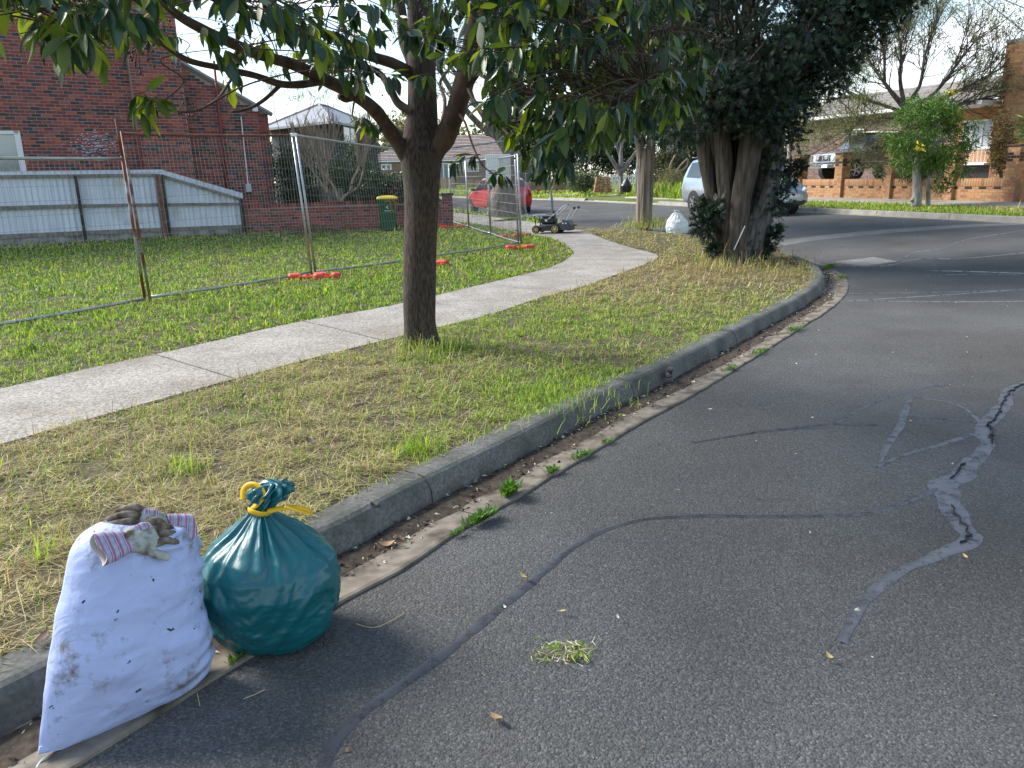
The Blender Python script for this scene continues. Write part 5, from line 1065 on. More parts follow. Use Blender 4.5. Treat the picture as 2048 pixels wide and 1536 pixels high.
    fill([(1040, 230), (1170, 200), (1180, 290), (1150, 330), (1100, 340), (1060, 310)], 16, 4.0, 5.4)
    fill([(960, 190), (1040, 260), (1030, 310), (960, 250)], 6, 5.2, 6.4)
    for x, y, Y in ((820, 60, 4.6), (800, 150, 4.4), (835, 150, 4.6), (560, 20, 3.8), (640, 55, 4.3), (585, 30, 4.1), (620, 90, 4.6), (60, 60, 3.3), (150, 95, 3.4), (125, 108, 3.5), (250, 50, 3.3), (270, 25, 3.2), (95, 75, 3.4), (190, 110, 3.8), (150, 12, 3.0), (300, 190, 4.0), (285, 235, 4.0), (290, 185, 4.1), (470, 150, 5.0), (460, 175, 5.1), (740, 245, 5.9), (720, 240, 5.9), (750, 250, 6.0), (900, 325, 6.1), (985, 345, 5.9), (1010, 350, 5.9), (1085, 350, 5.3), (1120, 345, 5.2), (1150, 250, 4.6), (930, 310, 6.1), (1400, 130, 4.4), (1420, 140, 4.5), (1395, 165, 4.6), (1380, 195, 4.7), (1350, 215, 4.8), (1400, 100, 4.4), (1440, 130, 4.6), (1280, 235, 4.5), (1300, 225, 4.5), (1100, 300, 4.8), (650, 130, 6.5), (590, 100, 6.6), (690, 150, 6.8), (560, 110, 6.8)): W.append(P(x, y, Y))
    # crown above and around, out of frame
    for i in range(300):
        a = random.uniform(0, 6.28); r = 3.6 * math.sqrt(random.random()); z = random.uniform(2.9, 6.5); W.append(Vector((-.8 + r * math.cos(a) * (1 - (z - 3) * .12), 6.9 + r * math.sin(a) * (1 - (z - 3) * .12), z)))
    W = [w for w in W if not (pj(w)[1] > 20 and w.z < 3.2 and not any(True for _ in [0]))] or W
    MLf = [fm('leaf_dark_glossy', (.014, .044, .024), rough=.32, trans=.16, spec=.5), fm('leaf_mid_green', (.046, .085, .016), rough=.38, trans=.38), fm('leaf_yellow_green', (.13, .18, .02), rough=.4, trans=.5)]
    # leaf prototype: pointed ellipse with a folded midrib, 10 faces
    n = 8; ts = np.linspace(0, 1, n); prof = np.array([.03, .23, .39, .47, .465, .37, .19, .0]); lv = []
    for t, w in zip(ts, prof): lv += [(t, -w * .36, -.22 * t * t), (t, 0, -.22 * t * t - w * .10), (t, w * .36, -.22 * t * t)]
    lv = np.array(lv); lf = [(i * 3 + j, i * 3 + j + 1, i * 3 + 4 + j, i * 3 + 3 + j) for i in range(n - 1) for j in (0, 1)]
    protos = []
    for m in MLf:
        me = bpy.data.meshes.new('leaf'); me.from_pydata([tuple(v) for v in lv], [], lf); me.materials.append(m); me.polygons.foreach_set('use_smooth', [True] * len(lf)); protos.append(me)
    recs = []; tb_ = MB(); LP = [l[0] for l in limbs]; LA = np.array([tuple(p) for p in LP]); berries = []
    for w in W:
        d2 = ((LA - np.array(w)) ** 2).sum(1); k = int(d2.argmin()); a = LP[k]; dd = math.sqrt(d2[k])
        if dd > 1.5 and w.z > 2.9: continue
        if dd > .05:
            midp = a.lerp(w, .55) + Vector((random.gauss(0, .06), random.gauss(0, .06), .10 * dd)); q = cat([a, a.lerp(w, .3) + Vector((random.gauss(0, .05), random.gauss(0, .05), .06 * dd)), midp, w], 4); tb_.tube(q, [min(.007, .003 + dd * .003), .002], 4, cap=False)
            ax = (w - midp).normalized()
        else: ax = Vector((0, -.5, -.3))
        nl = random.randint(5, 9)
        for i in range(nl):
            an = 2 * math.pi * i / nl + random.uniform(-.4, .4); o1 = ax.orthogonal().normalized(); o2 = ax.cross(o1); d = (o1 * math.cos(an) + o2 * math.sin(an)) * random.uniform(.5, 1.) + ax * random.uniform(.1, .6) + Vector((0, 0, -random.uniform(.35, 1.25))); d.normalize()
            up = Vector((random.gauss(0, .35), random.gauss(0, .35), 1)); up = (up - d * up.dot(d)).normalized(); y_ = up.cross(d)
            s = random.uniform(.072, .142) * (1.05 if w.y < 4.2 else 1.); M = Matrix((d, y_, up)).transposed().to_4x4(); M.translation = w - ax * random.uniform(0, .09) + d * .012
            litleft = .6 if w.x < -1.6 else .22; r = random.random(); mi = 2 if r < litleft * .45 else (1 if r < litleft + .25 else 0)  # more yellow green leaves on the left: sun from behind painted into leaf colour
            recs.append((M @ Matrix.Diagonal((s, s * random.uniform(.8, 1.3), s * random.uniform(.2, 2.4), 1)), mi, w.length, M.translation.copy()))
        if random.random() < .22: berries.append(w + Vector((random.gauss(0, .03), random.gauss(0, .03), -.04)))
    tag(tb_.build('twigs', MLB, root, smooth=True), kind='stuff')
    def kk(r): x, y = pj(r[3]); return r[2] + (0 if -20 < x < 2070 and -20 < y < 1000 else 1000)
    recs.sort(key=kk); ri = rotm(root).inverted()
    for M, mi, _, __ in recs[:300]:
        o = bpy.data.objects.new('leaf', protos[mi]); C.objects.link(o); o.parent = root; o.matrix_basis = ri @ M
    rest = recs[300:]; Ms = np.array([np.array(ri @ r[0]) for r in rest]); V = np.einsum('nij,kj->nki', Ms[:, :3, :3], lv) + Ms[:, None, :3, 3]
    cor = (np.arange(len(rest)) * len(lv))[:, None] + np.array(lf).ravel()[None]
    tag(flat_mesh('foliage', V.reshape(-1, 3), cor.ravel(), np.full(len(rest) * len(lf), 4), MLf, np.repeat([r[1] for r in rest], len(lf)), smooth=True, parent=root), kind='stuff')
    bb = MB()
    for p in berries:
        for k in range(random.randint(4, 9)):
            q = p + Vector((random.gauss(0, .035), random.gauss(0, .035), random.gauss(0, .03))); bb.lathe(q, [(.001, -.006), (.006, -.002), (.006, .002), (.001, .006)], 5); bb.tube([p + Vector((0, 0, .04)), q], .0012, 3, cap=False)
    for px, py, Y in ((280, 110, 3.9), (300, 105, 3.9), (210, 60, 3.6), (330, 60, 4.3), (460, 40, 4.8), (500, 55, 5.), (870, 0, 5.), (975, 145, 5.6), (375, 215, 4.2)):
        p = P(px, py, Y)
        for k in range(9): q = p + Vector((random.gauss(0, .04), random.gauss(0, .04), random.gauss(0, .03))); bb.lathe(q, [(.001, -.007), (.007, -.002), (.007, .002), (.001, .007)], 5); bb.tube([p + Vector((0, 0, .05)), q], .0015, 3, cap=False)
    tag(bb.build('fruit_clusters', mk('dark_fruit', (.025, .018, .014), rough=.5), root), kind='stuff')
near_tree()
# ------------------------------------------------------------ conifer with many stems
def conifer():
    B0 = gp(1478, 522, .13); D = B0.y; root = empty('cypress_tree', B0, label='dark multi stemmed cypress on the corner verge with dense drooping crown', cat='tree')
    MS = bark('cypress_bark', (.034, .026, .021), (.105, .086, .07), sc=22, st=(1, 1, .12), bump=.02); MG = bark('cypress_bark_grey', (.055, .052, .048), (.15, .142, .135), sc=20, st=(1, 1, .14), bump=.015, c3=(.03, .03, .03), c3s=9, c3pos=(.55, .65))
    S = [([(1452, 525), (1440, 470), (1425, 400), (1412, 330), (1405, 270), (1400, 200)], 26, 24, .0, MS), ([(1462, 522), (1458, 440), (1450, 370), (1445, 300), (1440, 240), (1420, 120)], 34, 26, -.15, MS), ([(1450, 520), (1446, 430), (1440, 350), (1446, 280), (1450, 230)], 18, 12, .1, MS),
         ([(1468, 525), (1474, 460), (1482, 390), (1494, 330), (1505, 280), (1520, 230), (1530, 100)], 34, 40, -.3, MS), ([(1490, 525), (1488, 450), (1487, 390), (1500, 330), (1520, 280), (1545, 220)], 26, 20, -.1, MG), ([(1500, 522), (1515, 460), (1530, 410), (1540, 350), (1545, 290), (1550, 220), (1556, 100)], 46, 24, -.05, MG),
         ([(1480, 528), (1492, 480), (1508, 440), (1530, 400), (1542, 350), (1548, 300)], 36, 16, -.2, MG), ([(1505, 515), (1528, 440), (1545, 370), (1556, 300), (1560, 230)], 24, 16, .3, MG), ([(1445, 515), (1432, 460), (1418, 400), (1418, 330)], 14, 10, .3, MS), ([(1456, 520), (1440, 420), (1428, 330), (1424, 220)], 20, 26, .35, MS), ([(1500, 520), (1508, 400), (1520, 300), (1530, 200)], 30, 34, .4, MG), ([(1475, 520), (1468, 400), (1470, 280), (1480, 150), (1500, -50), (1500, -200)], 24, 16, .5, MS), ([(1470, 520), (1460, 400), (1456, 300), (1430, 200), (1380, 130)], 20, 12, .45, MS)]
    for pl, w0, w1, dy, mt in S:
        q = cat([at(x, y, D + dy) for x, y in pl], 6); q[0].z = B0.z - .05; b = MB(); n = 18; rings = []; k = len(q)
        for i, p in enumerate(q):
            r = (w0 + (w1 - w0) * i / (k - 1)) / 2 / F * D * 1.03 * (1.35 if i == 0 else 1); rings.append([p + Vector((math.cos(a) * r * (1 + .16 * math.sin(a * 5 + i * .2)), math.sin(a) * r * (1 + .12 * math.sin(a * 4 + i * .15)), 0)) for a in [2 * math.pi * j / n for j in range(n)]])
        b.sweep(rings); b.build('stem', mt, root, smooth=True)
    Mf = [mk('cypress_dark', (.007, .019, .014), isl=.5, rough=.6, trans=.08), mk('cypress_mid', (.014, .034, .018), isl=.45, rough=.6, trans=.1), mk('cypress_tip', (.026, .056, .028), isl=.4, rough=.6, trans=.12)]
    cl_ = []
    def c(px, py, r, dy=0, rz_=None): p = at(px, py, D + dy); cl_.append((p.x, p.y, p.z, r, r, rz_ or r))
    edge = [(1850, -30), (1848, 10), (1820, -10), (1800, 40), (1765, 80), (1735, 110), (1715, 150), (1690, 175), (1650, 205), (1612, 225), (1590, 250)]
    for x, y in edge: c(x - 22, y - 18, .28, random.uniform(-.6, .6)); c(x - 45, y - 30, .42, random.uniform(-.8, .8)); c(x - 60, y - 50, .5, random.uniform(-1, .6)); c(x - 105, y - 45, .55, random.uniform(-1, 1)); c(x - 85, y - 85, .6, random.uniform(-1, 1))
    for i in range(110):
        y = random.uniform(-280, 215); xr = float(np.interp(y, [-280, 0, 110, 215], [1800, 1770, 1690, 1580])); x = random.uniform(1290, xr - 40); c(x, y, random.uniform(.28, .62), random.uniform(-1.9, 1.6))
    for i in range(34):
        y = random.uniform(-700, -200); x = random.uniform(1250, 1850) ; c(x, y, random.uniform(.4, .9), random.uniform(-1.5, 1.5))
    for x, y in ((1330, 262), (1360, 275), (1380, 250), (1345, 235), (1390, 225), (1410, 200), (1310, 240), (1560, 262), (1575, 250), (1570, 285), (1565, 230), (1430, 225), (1480, 215), (1520, 230), (1600, 215), (1450, 190), (1540, 200)): c(x, y, .27, random.uniform(-.9, .5))
    for x, y in ((1410, 215), (1440, 235), (1470, 225), (1500, 240), (1530, 250), (1555, 245), (1420, 190), (1460, 195), (1500, 205), (1540, 215), (1580, 225), (1400, 245), (1385, 262), (1570, 270)): c(x, y, .3, random.uniform(-.9, -.3), .24)
    for x, y, r in ((1418, 440, .17), (1408, 455, .15), (1400, 425, .14), (1430, 420, .15), (1425, 465, .13), (1395, 445, .12), (1415, 410, .10), (1545, 380, .2), (1560, 350, .2), (1555, 410, .17), (1575, 360, .16), (1585, 340, .14), (1545, 330, .15), (1540, 425, .12), (1600, 335, .08), (1530, 500, .12), (1545, 480, .1), (1520, 515, .14), (1552, 462, .06), (1428, 500, .06)): c(x, y, r, random.uniform(-.3, .1), r * 1.2)
    A = np.array(cl_); nsp = 44000
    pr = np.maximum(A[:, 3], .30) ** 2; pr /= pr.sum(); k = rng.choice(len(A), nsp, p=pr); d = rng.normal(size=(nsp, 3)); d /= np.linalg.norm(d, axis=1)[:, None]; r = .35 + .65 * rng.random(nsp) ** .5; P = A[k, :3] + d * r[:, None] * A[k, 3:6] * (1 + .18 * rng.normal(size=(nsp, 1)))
    ax = d * .8 + rng.normal(size=(nsp, 3)) * .35; ax[:, 2] += .05; ax /= np.linalg.norm(ax, axis=1)[:, None]; sd_ = np.cross(ax, rng.normal(size=(nsp, 3))); sd_ /= np.linalg.norm(sd_, axis=1)[:, None]; nn = np.cross(ax, sd_); L_ = .095 * rng.lognormal(0, .35, nsp)
    allV = []; nb = 9
    for j in range(nb):
        t = .05 + .9 * (j // 2) / (nb // 2); sg = (-1) ** j; ang = (.75 - .45 * t) * sg if j < nb - 1 else 0; base = P + ax * (L_ * t * .8)[:, None]; tl_ = L_ * (.55 * (1 - t) + .22); dirn = ax * math.cos(ang) + sd_ * math.sin(ang) + nn * rng.normal(0, .3, (nsp, 1)); tip = base + dirn * tl_[:, None]; wv = np.cross(dirn, nn) * (.0075 * (1 + L_ * 3))[:, None]
        allV.append(np.stack([base - wv, base + wv, tip], 1))
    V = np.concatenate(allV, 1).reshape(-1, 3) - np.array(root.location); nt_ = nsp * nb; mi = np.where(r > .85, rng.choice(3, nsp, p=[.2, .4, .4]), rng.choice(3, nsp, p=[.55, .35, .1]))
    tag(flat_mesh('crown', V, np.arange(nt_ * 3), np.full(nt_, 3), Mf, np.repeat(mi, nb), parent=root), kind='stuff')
    b = MB()
    for q in cl_[:130:2]:
        a = at(1480 + random.uniform(-60, 60), 230, D); b.tube(cat([a, a.lerp(Vector(q[:3]), .5) + Vector((0, 0, .2)), Vector(q[:3])], 3), [.04, .012], 5, cap=False)
    tag(b.build('inner_branches', MS, root), kind='stuff')
    tag(MB().tube([at(1468, 500, D - .45), at(1478, 478, D - .5), at(1490, 452, D - .5)], .008, 5).build('string', M_WHITE), 'pale string caught on the front stem of the cypress', 'string')
conifer()
# ------------------------------------------------------------ second trunk
def second():
    B0 = gp(1290, 455, .13); D = B0.y; root = empty('street_tree', B0, label='street tree with pale fissured bare trunk between the mower and the white bag', cat='tree'); MB2 = bark('fissured_bark', (.11, .085, .065), (.30, .25, .20), sc=16, st=(1, 1, .07), bump=.06)
    for pl, w0, w1 in (([(1290, 462), (1288, 430), (1290, 380), (1292, 330), (1294, 300)], 30, 31), ([(1284, 335), (1280, 290), (1276, 250), (1270, 190), (1250, 90)], 18, 12), ([(1298, 340), (1302, 290), (1304, 250), (1310, 180), (1340, 60)], 19, 12)):
        q = cat([at(x, y, D) for x, y in pl], 6); k = len(q); rings = []
        for i, p in enumerate(q):
            r = (w0 + (w1 - w0) * i / (k - 1)) / 2 / F * D; rings.append([p + Vector((math.cos(a) * r * (1 + .08 * math.sin(a * 7 + i * .1)), math.sin(a) * r * (1 + .08 * math.sin(a * 6)), 0)) for a in [2 * math.pi * j / 28 for j in range(28)]])
        MB().sweep(rings).build('trunk' if w0 == 30 else 'limb', MB2, root, smooth=True)
    cl_ = []
    for i in range(36): p = at(random.uniform(1150, 1430), random.uniform(-120, 215), D + random.uniform(-2, 2)); r = random.uniform(.5, 1.); cl_.append((*p, r, r, r * .8))
    for x, y in ((1250, 235), (1220, 225), (1330, 250), (1350, 265), (1300, 232), (1200, 200), (1380, 270)): p = at(x, y, D); cl_.append((*p, .5, .5, .4))
    foliage('crown', cl_, 17000, .22, .10, [fm('second_crown_dark', (.012, .032, .014)), fm('second_crown_mid', (.03, .06, .02))], root, wts=[.65, .35], shell=.3, kind='stuff')
second()
# ------------------------------------------------------------ orange brick wall and right hand houses
WP = Vector((*uv(21.4, 0), 0)); wn = -N_.normalized(); we = E_.normalized(); NB = N_.normalized()
def wq(px, py): return onpl(px, py, WP, we)
ow = empty('orange_brick_wall', Vector((*uv(21.4, 20), .7)), label='low orange brick front wall with square piers and a row of black bricks', cat='wall')
wb0, wtop = .62, 1.36; v0_, v1_ = 12.0, wq(1588, 357)[0]
wallpoly(ow, 'wall_core', WP, we, [(v0_, wb0 - .2), (v1_, wb0 - .2), (v1_, wtop), (v0_, wtop)], wn, .22, M_MORTO)
OM = OB + [M_BLACKB]
z_s = wtop - .23; rb0 = z_s - .086 * 7
brickwork(ow, WP, we, v0_, v1_, rb0, z_s + .001, lambda s, z, a, b_: z > .5, OM, OW, wn, n_ind=190, black=lambda r, s, z: 4 if (r == 6 and int(round(s / .24)) % 2 == 0) else None)
sold = []
for k in range(int((v1_ - v0_) / .088)):
    s = v0_ + .044 + k * .088; b = MB()
    if k == 0:
        um = {i: MB().box((0, 0, 0), (.077, .24, .222)).build('coping_brick', m) for i, m in enumerate(OB)}; ud = {i: o.data for i, o in um.items()}; [bpy.data.objects.remove(o) for o in um.values()]
    p = WP + we * s - wn * .105 + Vector((0, 0, wtop - .105)); x, y = pj(p)
    if x > 2300 or random.random() < 0: continue
    sold.append((x, p))
for x, p in sold:
    o = bpy.data.objects.new('coping_brick', ud[random.choices(range(4), OW)[0]]); C.objects.link(o); o.parent = ow; o.location = p + Vector((0, 0, random.uniform(-.003, .003))) - ow.location; o.rotation_euler = (0, 0, math.atan2(we.y, we.x))
pz = 2.25
for px in (1592, 1674, 1771, 1893, 2016, 2130):
    s = wq(px, 340)[0]; s -= .19; c = WP + we * s - wn * .08
    MB().box(c + Vector((0, 0, (wb0 + pz) / 2)), (.37, .37, pz - wb0), ex=we).build('pier', M_MORTO, ow)
    for (P_, e_, n_) in ((c - we * .185 + wn * .185, we, wn), (c - we * .185 - wn * .185, wn, -we)):
        def cross(r, s_, z_, k0=int((1.95 - wb0) / .086)):
            if r == k0: return 4
            if abs(r - k0) == 1 and abs(s_ - .185) < .07: return 4
            return None
        brickwork(ow, P_, e_, 0, .37, wb0, pz, lambda s_, z_, a, b_: z_ > 1.3 or n_ is wn, OM, [.3, .2, .22, .28], n_, n_ind=0, L_=.123 if False else .185, black=cross)
    MB().bbox(c + Vector((0, 0, pz + .02)), (.44, .44, .05), .01, ex=we).build('pier_cap', RB[4], ow)
yard = sheet('yard', [uv(21.58, 10), uv(21.58, v1_), uv(28, v1_ + 1), uv(40, 30), uv(40, 10)], lambda x, y: 1.31, 2., mk('yard_paving', (.2, .19, .17), (.28, .26, .23), scale=2), skirt=.9)
M_PUR = [bm_('brick_mauve', (.16, .105, .095)), bm_('brick_mauve_dark', (.12, .08, .075)), bm_('brick_mauve_light', (.20, .135, .12))]; M_TILEG = mk('roof_tile_grey', (.17, .15, .14), (.27, .25, .235), scale=3, rough=.9)
h2 = empty('mauve_brick_house', Vector((*uv(28.5, 25), 1.3)), label='mauve brick single storey house with tiled roof behind the parked off road vehicle', cat='house')
HP = Vector((*uv(28.2, 0), 0)); ez_ = onpl(1640, 240, HP, we)[1]; vl = onpl(1572, 300, HP, we)[0]; vr = 14.
wallpoly(h2, 'wall', HP, we, [(vr, .5), (vl, .5), (vl, ez_), (vr, ez_)], wn, .3, mk('mortar_mauve', (.15, .11, .10), rough=1))
brickwork(h2, HP, we, vr, vl, 1.0, ez_ - .05, lambda s, z, a, b_: s > 18, M_PUR, [.5, .25, .25], wn, n_ind=0)
wallpoly(h2, 'wall', HP + we * vl, NB, [(0, .5), (9, .5), (9, ez_), (0, ez_)], we, .3, M_PUR[0])
MB().box(HP + we * (vr + vl) / 2 + wn * .45 + Vector((0, 0, ez_ + .05)), (vl - vr + .8, .12, .12), ex=we).build('gutter', M_WHITE, h2)
MB().box(HP + we * (vr + vl) / 2 + wn * .2 + Vector((0, 0, ez_ + .0)), (vl - vr + .7, .42, .04), ex=we).build('eave', M_WHITE, h2)
for px in (1577,): s = onpl(px, 300, HP + wn * .1, we)[0]; MB().tube([HP + wn * .1 + we * s + Vector((0, 0, .6)), HP + wn * .1 + we * s + Vector((0, 0, ez_))], .05, 8).build('downpipe', M_WHITE, h2)
nrow = 7
for k in range(nrow):                                          # courses of roof tiles
    d0, d1 = k * .32, (k + 1) * .32 + .03; rings = []; L_ = vl - vr + .6; n = 60
    for j in range(n + 1):
        s = vr - .3 + L_ * j / n; w_ = .02 * (j % 2); q = HP + we * min(s, vl + .3 - k * .3) + wn * .5
        rings.append([q - wn * d0 + Vector((0, 0, ez_ + .12 + d0 * .45 + .05 + w_)), q - wn * d1 + Vector((0, 0, ez_ + .12 + d1 * .45 + w_)), q - wn * d1 + Vector((0, 0, ez_ + .08 + d1 * .45)), q - wn * d0 + Vector((0, 0, ez_ + .1 + d0 * .45))])
    MB().sweep(rings).build('tile_course', M_TILEG, h2, fix=True)
def window(parent, P, e, n, s0, s1, z0, z1, fr=.06, mull=1, glass=M_GLASS):
    c = P + e * (s0 + s1) / 2 + Vector((0, 0, (z0 + z1) / 2)); w = MB().box(c + n * .01, (s1 - s0 - .02, .02, z1 - z0 - .02), ex=e).build('window', glass, parent); b = MB()
    for s, z, a, h_ in [((s0 + s1) / 2, z0 + fr / 2, s1 - s0, fr), ((s0 + s1) / 2, z1 - fr / 2, s1 - s0, fr)] + [(s0 + (s1 - s0) * i / (mull + 1) + (fr / 2 if i == 0 else (-fr / 2 if i == mull + 1 else 0)), (z0 + z1) / 2, fr, z1 - z0 - 2 * fr) for i in range(mull + 2)]: b.box(P + e * s + n * .03 + Vector((0, 0, z)), (a, .05, h_), ex=e)
    b.build('frame', M_WHITE, w); return w
w0_, w1_ = onpl(1730, 280, HP, we)[0], onpl(1698, 280, HP, we)[0]; window(h2, HP + wn * .02, we, wn, w0_, w1_, onpl(1715, 310, HP, we)[1], onpl(1715, 258, HP, we)[1])
# orange brick wing at the frame edge
h3 = empty('orange_brick_house', Vector((*uv(26, 16), 1.3)), label='two storey orange brick house wing at the far right with black brick quoins', cat='house')
OP = Vector((*uv(25.6, 0), 0)); oe = onpl(1998, 200, OP, we)[0]; oz = onpl(2040, 82, OP, we)[1]
wallpoly(h3, 'wall', OP, we, [(8, .8), (oe, .8), (oe, oz), (8, oz)], wn, .3, M_MORTO)
brickwork(h3, OP, we, 10, oe, 1.3, oz, lambda s, z, a, b_: True, OM, OW, wn, n_ind=0, black=lambda r, s, z: 4 if (s > oe - .26 and 18 < r < 36 and r % 2) else None)
wallpoly(h3, 'wall', OP + we * oe, NB, [(0, .8), (6, .8), (6, oz), (0, oz)], we, .3, OB[2])
MB().box(OP + we * (8 + oe) / 2 - wn * 3.1 + Vector((0, 0, oz + .05)), (oe - 8 + .1, 6.2, .1), ex=we).build('roof', M_GREYROOF, h3)
# porch with white window, wrought rail and dark brick base, between the houses
PP = Vector((*uv(26.6, 0), 0)); a_, b_p = onpl(1998, 300, PP, we)[0], onpl(1905, 300, PP, we)[0]; z_ = lambda y: onpl(1955, y, PP, we)[1]
wallpoly(h3, 'porch_base', PP + wn * .3, we, [(a_, 1.0), (b_p, 1.0), (b_p, z_(331)), (a_, z_(331))], wn, .4, M_DKWALL)
brickwork(h3, PP + wn * .3, we, a_, b_p, 1.3, z_(332), lambda s, z, a, b_: True, [M_BLACKB, RB[4]], [.8, .2], wn, n_ind=0)
MB().box(PP + wn * .35 + we * (a_ + b_p) / 2 + Vector((0, 0, z_(328))), (b_p - a_, .6, .07), ex=we).build('porch_ledge', M_WHITE, h3)
wallpoly(h3, 'porch_wall', PP, we, [(a_, z_(331)), (b_p, z_(331)), (b_p, z_(215)), (a_, z_(215))], wn, .2, OB[1])
window(h3, PP + wn * .01, we, wn, onpl(1985, 280, PP, we)[0], onpl(1925, 280, PP, we)[0], z_(297), z_(240), mull=2, glass=M_CURT)
b = MB(); rs_ = np.linspace(a_, b_p, 26)
for i, s in enumerate(rs_):
    q = PP + wn * .5 + we * s; b.tube([q + Vector((0, 0, z_(326))), q + we * (.06 if i % 2 else -.06) + Vector((0, 0, z_(312))), q + Vector((0, 0, z_(299)))], .011, 4)
for y in (299, 326): b.tube([PP + wn * .5 + we * a_ + Vector((0, 0, z_(y))), PP + wn * .5 + we * b_p + Vector((0, 0, z_(y)))], .018, 4)
b.build('wrought_railing', M_WHITE, h3); MB().box(PP + wn * .6 + we * (a_ + b_p) / 2 + Vector((0, 0, z_(212))), (b_p - a_ + .4, 1.6, .14), ex=we).build('porch_roof', M_WHITE, h3)
# ------------------------------------------------------------ vehicles
M_TYRE = mk('tyre_rubber', (.015, .015, .016), rough=.85); M_ALLOY = mk('alloy', (.5, .5, .52), rough=.3, metal=.8); M_TRIMB = mk('black_trim', (.02, .02, .022), rough=.5); M_CHROME = mk('chrome', (.7, .7, .72), rough=.15, metal=.95)
M_CGLASS = mk('car_glass', (.02, .025, .03), rough=.05, spec=1.); M_LAMPR = mk('tail_lamp', (.45, .01, .01), rough=.2, coat=1); M_LAMPC = mk('head_lamp', (.75, .78, .8), rough=.15, coat=1); M_PLATE = mk('plate', (.8, .8, .82), rough=.5); M_INK = mk('plate_ink', (.02, .03, .12), rough=.5)
def car(name, label, cat_, loc, hd, paint, st, glassx, wsh, rear, wheels, wr, ww=.2, pillar=.05):
    root = empty(name, loc, hd, label=label, cat=cat_)
    def ring(s):
        x, zl, zs, zb, zt, wl, ws, wb_, wt = s
        h = [(wl * .85, zl), (wl, zl + .06), (ws, (zl + zs) / 2 + .05), (ws, zs), (wb_, zb), ((wb_ + wt) / 2 + .015, (zb + zt) / 2), (wt, zt - .035), (wt * .86, zt), (wt * .45, zt + .018)]
        return [Vector((x, y, z)) for y, z in h] + [Vector((x, -y, z)) for y, z in reversed(h)]
    xs = [s[0] for s in st]; A = np.array(st); X = np.linspace(xs[0], xs[-1], 44); X = sorted(set(list(X) + xs)); F_ = [tuple(np.interp(x, xs, A[:, k]) if k else x for k in range(9)) for x in X]
    rr = [ring(s) for s in F_]; MB().sweep(rr).build('body', paint, root, smooth=True, world=False, fix=True)
    bd = root.children[-1]; md = bd.modifiers.new('b', 'SUBSURF'); md.levels = md.render_levels = 1
    I = lambda x: tuple(np.interp(x, xs, A[:, k]) if k else x for k in range(9))
    for sg in (1, -1):
        for x0, x1, x0t, x1t in glassx:
            rows = []
            for t in np.linspace(.07, .88, 5):
                row = []
                for u in np.linspace(0, 1, 7):
                    xb = x0 + (x1 - x0) * u; xt = x0t + (x1t - x0t) * u; x = xb + (xt - xb) * t; s = I(x); zb, zt, wb_, wt = s[4 - 1], s[4], s[7], s[8]; 
                    y = (wb_ + (((wb_ + wt) / 2 + .015) - wb_) * t * 2) if t < .5 else (((wb_ + wt) / 2 + .015) + (wt - ((wb_ + wt) / 2 + .015)) * (t - .5) * 2); row.append(Vector((x, sg * (y + .008), zb + (zt - .035 - zb) * t)))
                rows.append(row)
            MB().sweep(rows, closed=False, caps=False).build('window', M_CGLASS, root, smooth=True, world=False)
    for (xa, xb, lab) in ((wsh[0], wsh[1], 'windscreen'), (rear[0], rear[1], 'rear_window')):
        sa, sb = I(xa), I(xb); rows = []
        for t in np.linspace(.04, .96, 6):
            x = xa + (xb - xa) * t; s = I(x); w = s[8] * .93 * (1) ; rows.append([Vector((x + (.012 if lab == 'windscreen' else -.012), w * u, s[4] + .022 + .018 * (1 - u * u) )) for u in np.linspace(-1, 1, 9)])
        MB().sweep(rows, closed=False, caps=False).build(lab, M_CGLASS if lab != 'windscreen' else M_WSH, root, smooth=True, world=False)
    for wx in wheels:
        for sg in (1, -1):
            s = I(wx); y = s[6] - .09
            MB().lathe((wx, sg * (s[6] - .13), wr + .02), [(wr * 1.17, -.13), (wr * 1.17, .137)], 28, ax=(0, sg, 0)).build('wheel_arch', M_TRIMB, root, world=False)
            wlo = MB().lathe((wx, sg * y, wr), [(wr * .6, -ww / 2), (wr * .95, -ww / 2), (wr, -ww / 2 + .03), (wr, ww / 2 - .03), (wr * .95, ww / 2), (wr * .66, ww / 2 + .005)], 28, ax=(0, sg, 0)).build('wheel', M_TYRE, root, world=False, smooth=False)
            b = MB(); b.lathe((wx, sg * (y + ww / 2 - .01), wr), [(wr * .64, .0), (wr * .64, .02), (wr * .58, .012), (wr * .2, .006), (wr * .16, .02)], 20, ax=(0, sg, 0))
            for k in range(5): a = k * 1.2566; b.box((wx + math.cos(a) * wr * .36, sg * (y + ww / 2 + .008), wr + math.sin(a) * wr * .36), (wr * .5, .018, wr * .16), ex=(math.cos(a), 0, math.sin(a)), ez=(-math.sin(a), 0, math.cos(a)))
            b.build('rim', M_ALLOY, wlo, world=False)
    return root, I
M_WSH = mk('windscreen_glass', (.16, .20, .22), rough=.06, spec=1., metal=.3)
def hd_of(v): return math.atan2(v[1], v[0])
def plate(root, x, y, z, sg, txt=None):
    p = MB().box((x, y, z), (.012, .37, .13)).build('plate', M_PLATE, root, world=False)
    if txt:
        cu = bpy.data.curves.new('plate_text', 'FONT'); cu.body = txt; cu.size = .105; cu.align_x = 'CENTER'; cu.align_y = 'CENTER'; cu.extrude = .001; cu.materials.append(M_INK); o_ = bpy.data.objects.new('tmp', cu); C.objects.link(o_); me_ = bpy.data.meshes.new_from_object(o_); bpy.data.objects.remove(o_); o = bpy.data.objects.new('plate_text', me_); C.objects.link(o); o.parent = p; o.location = (x + sg * .008, y, z); o.rotation_euler = (math.pi / 2, 0, math.pi / 2 * sg)
    return p
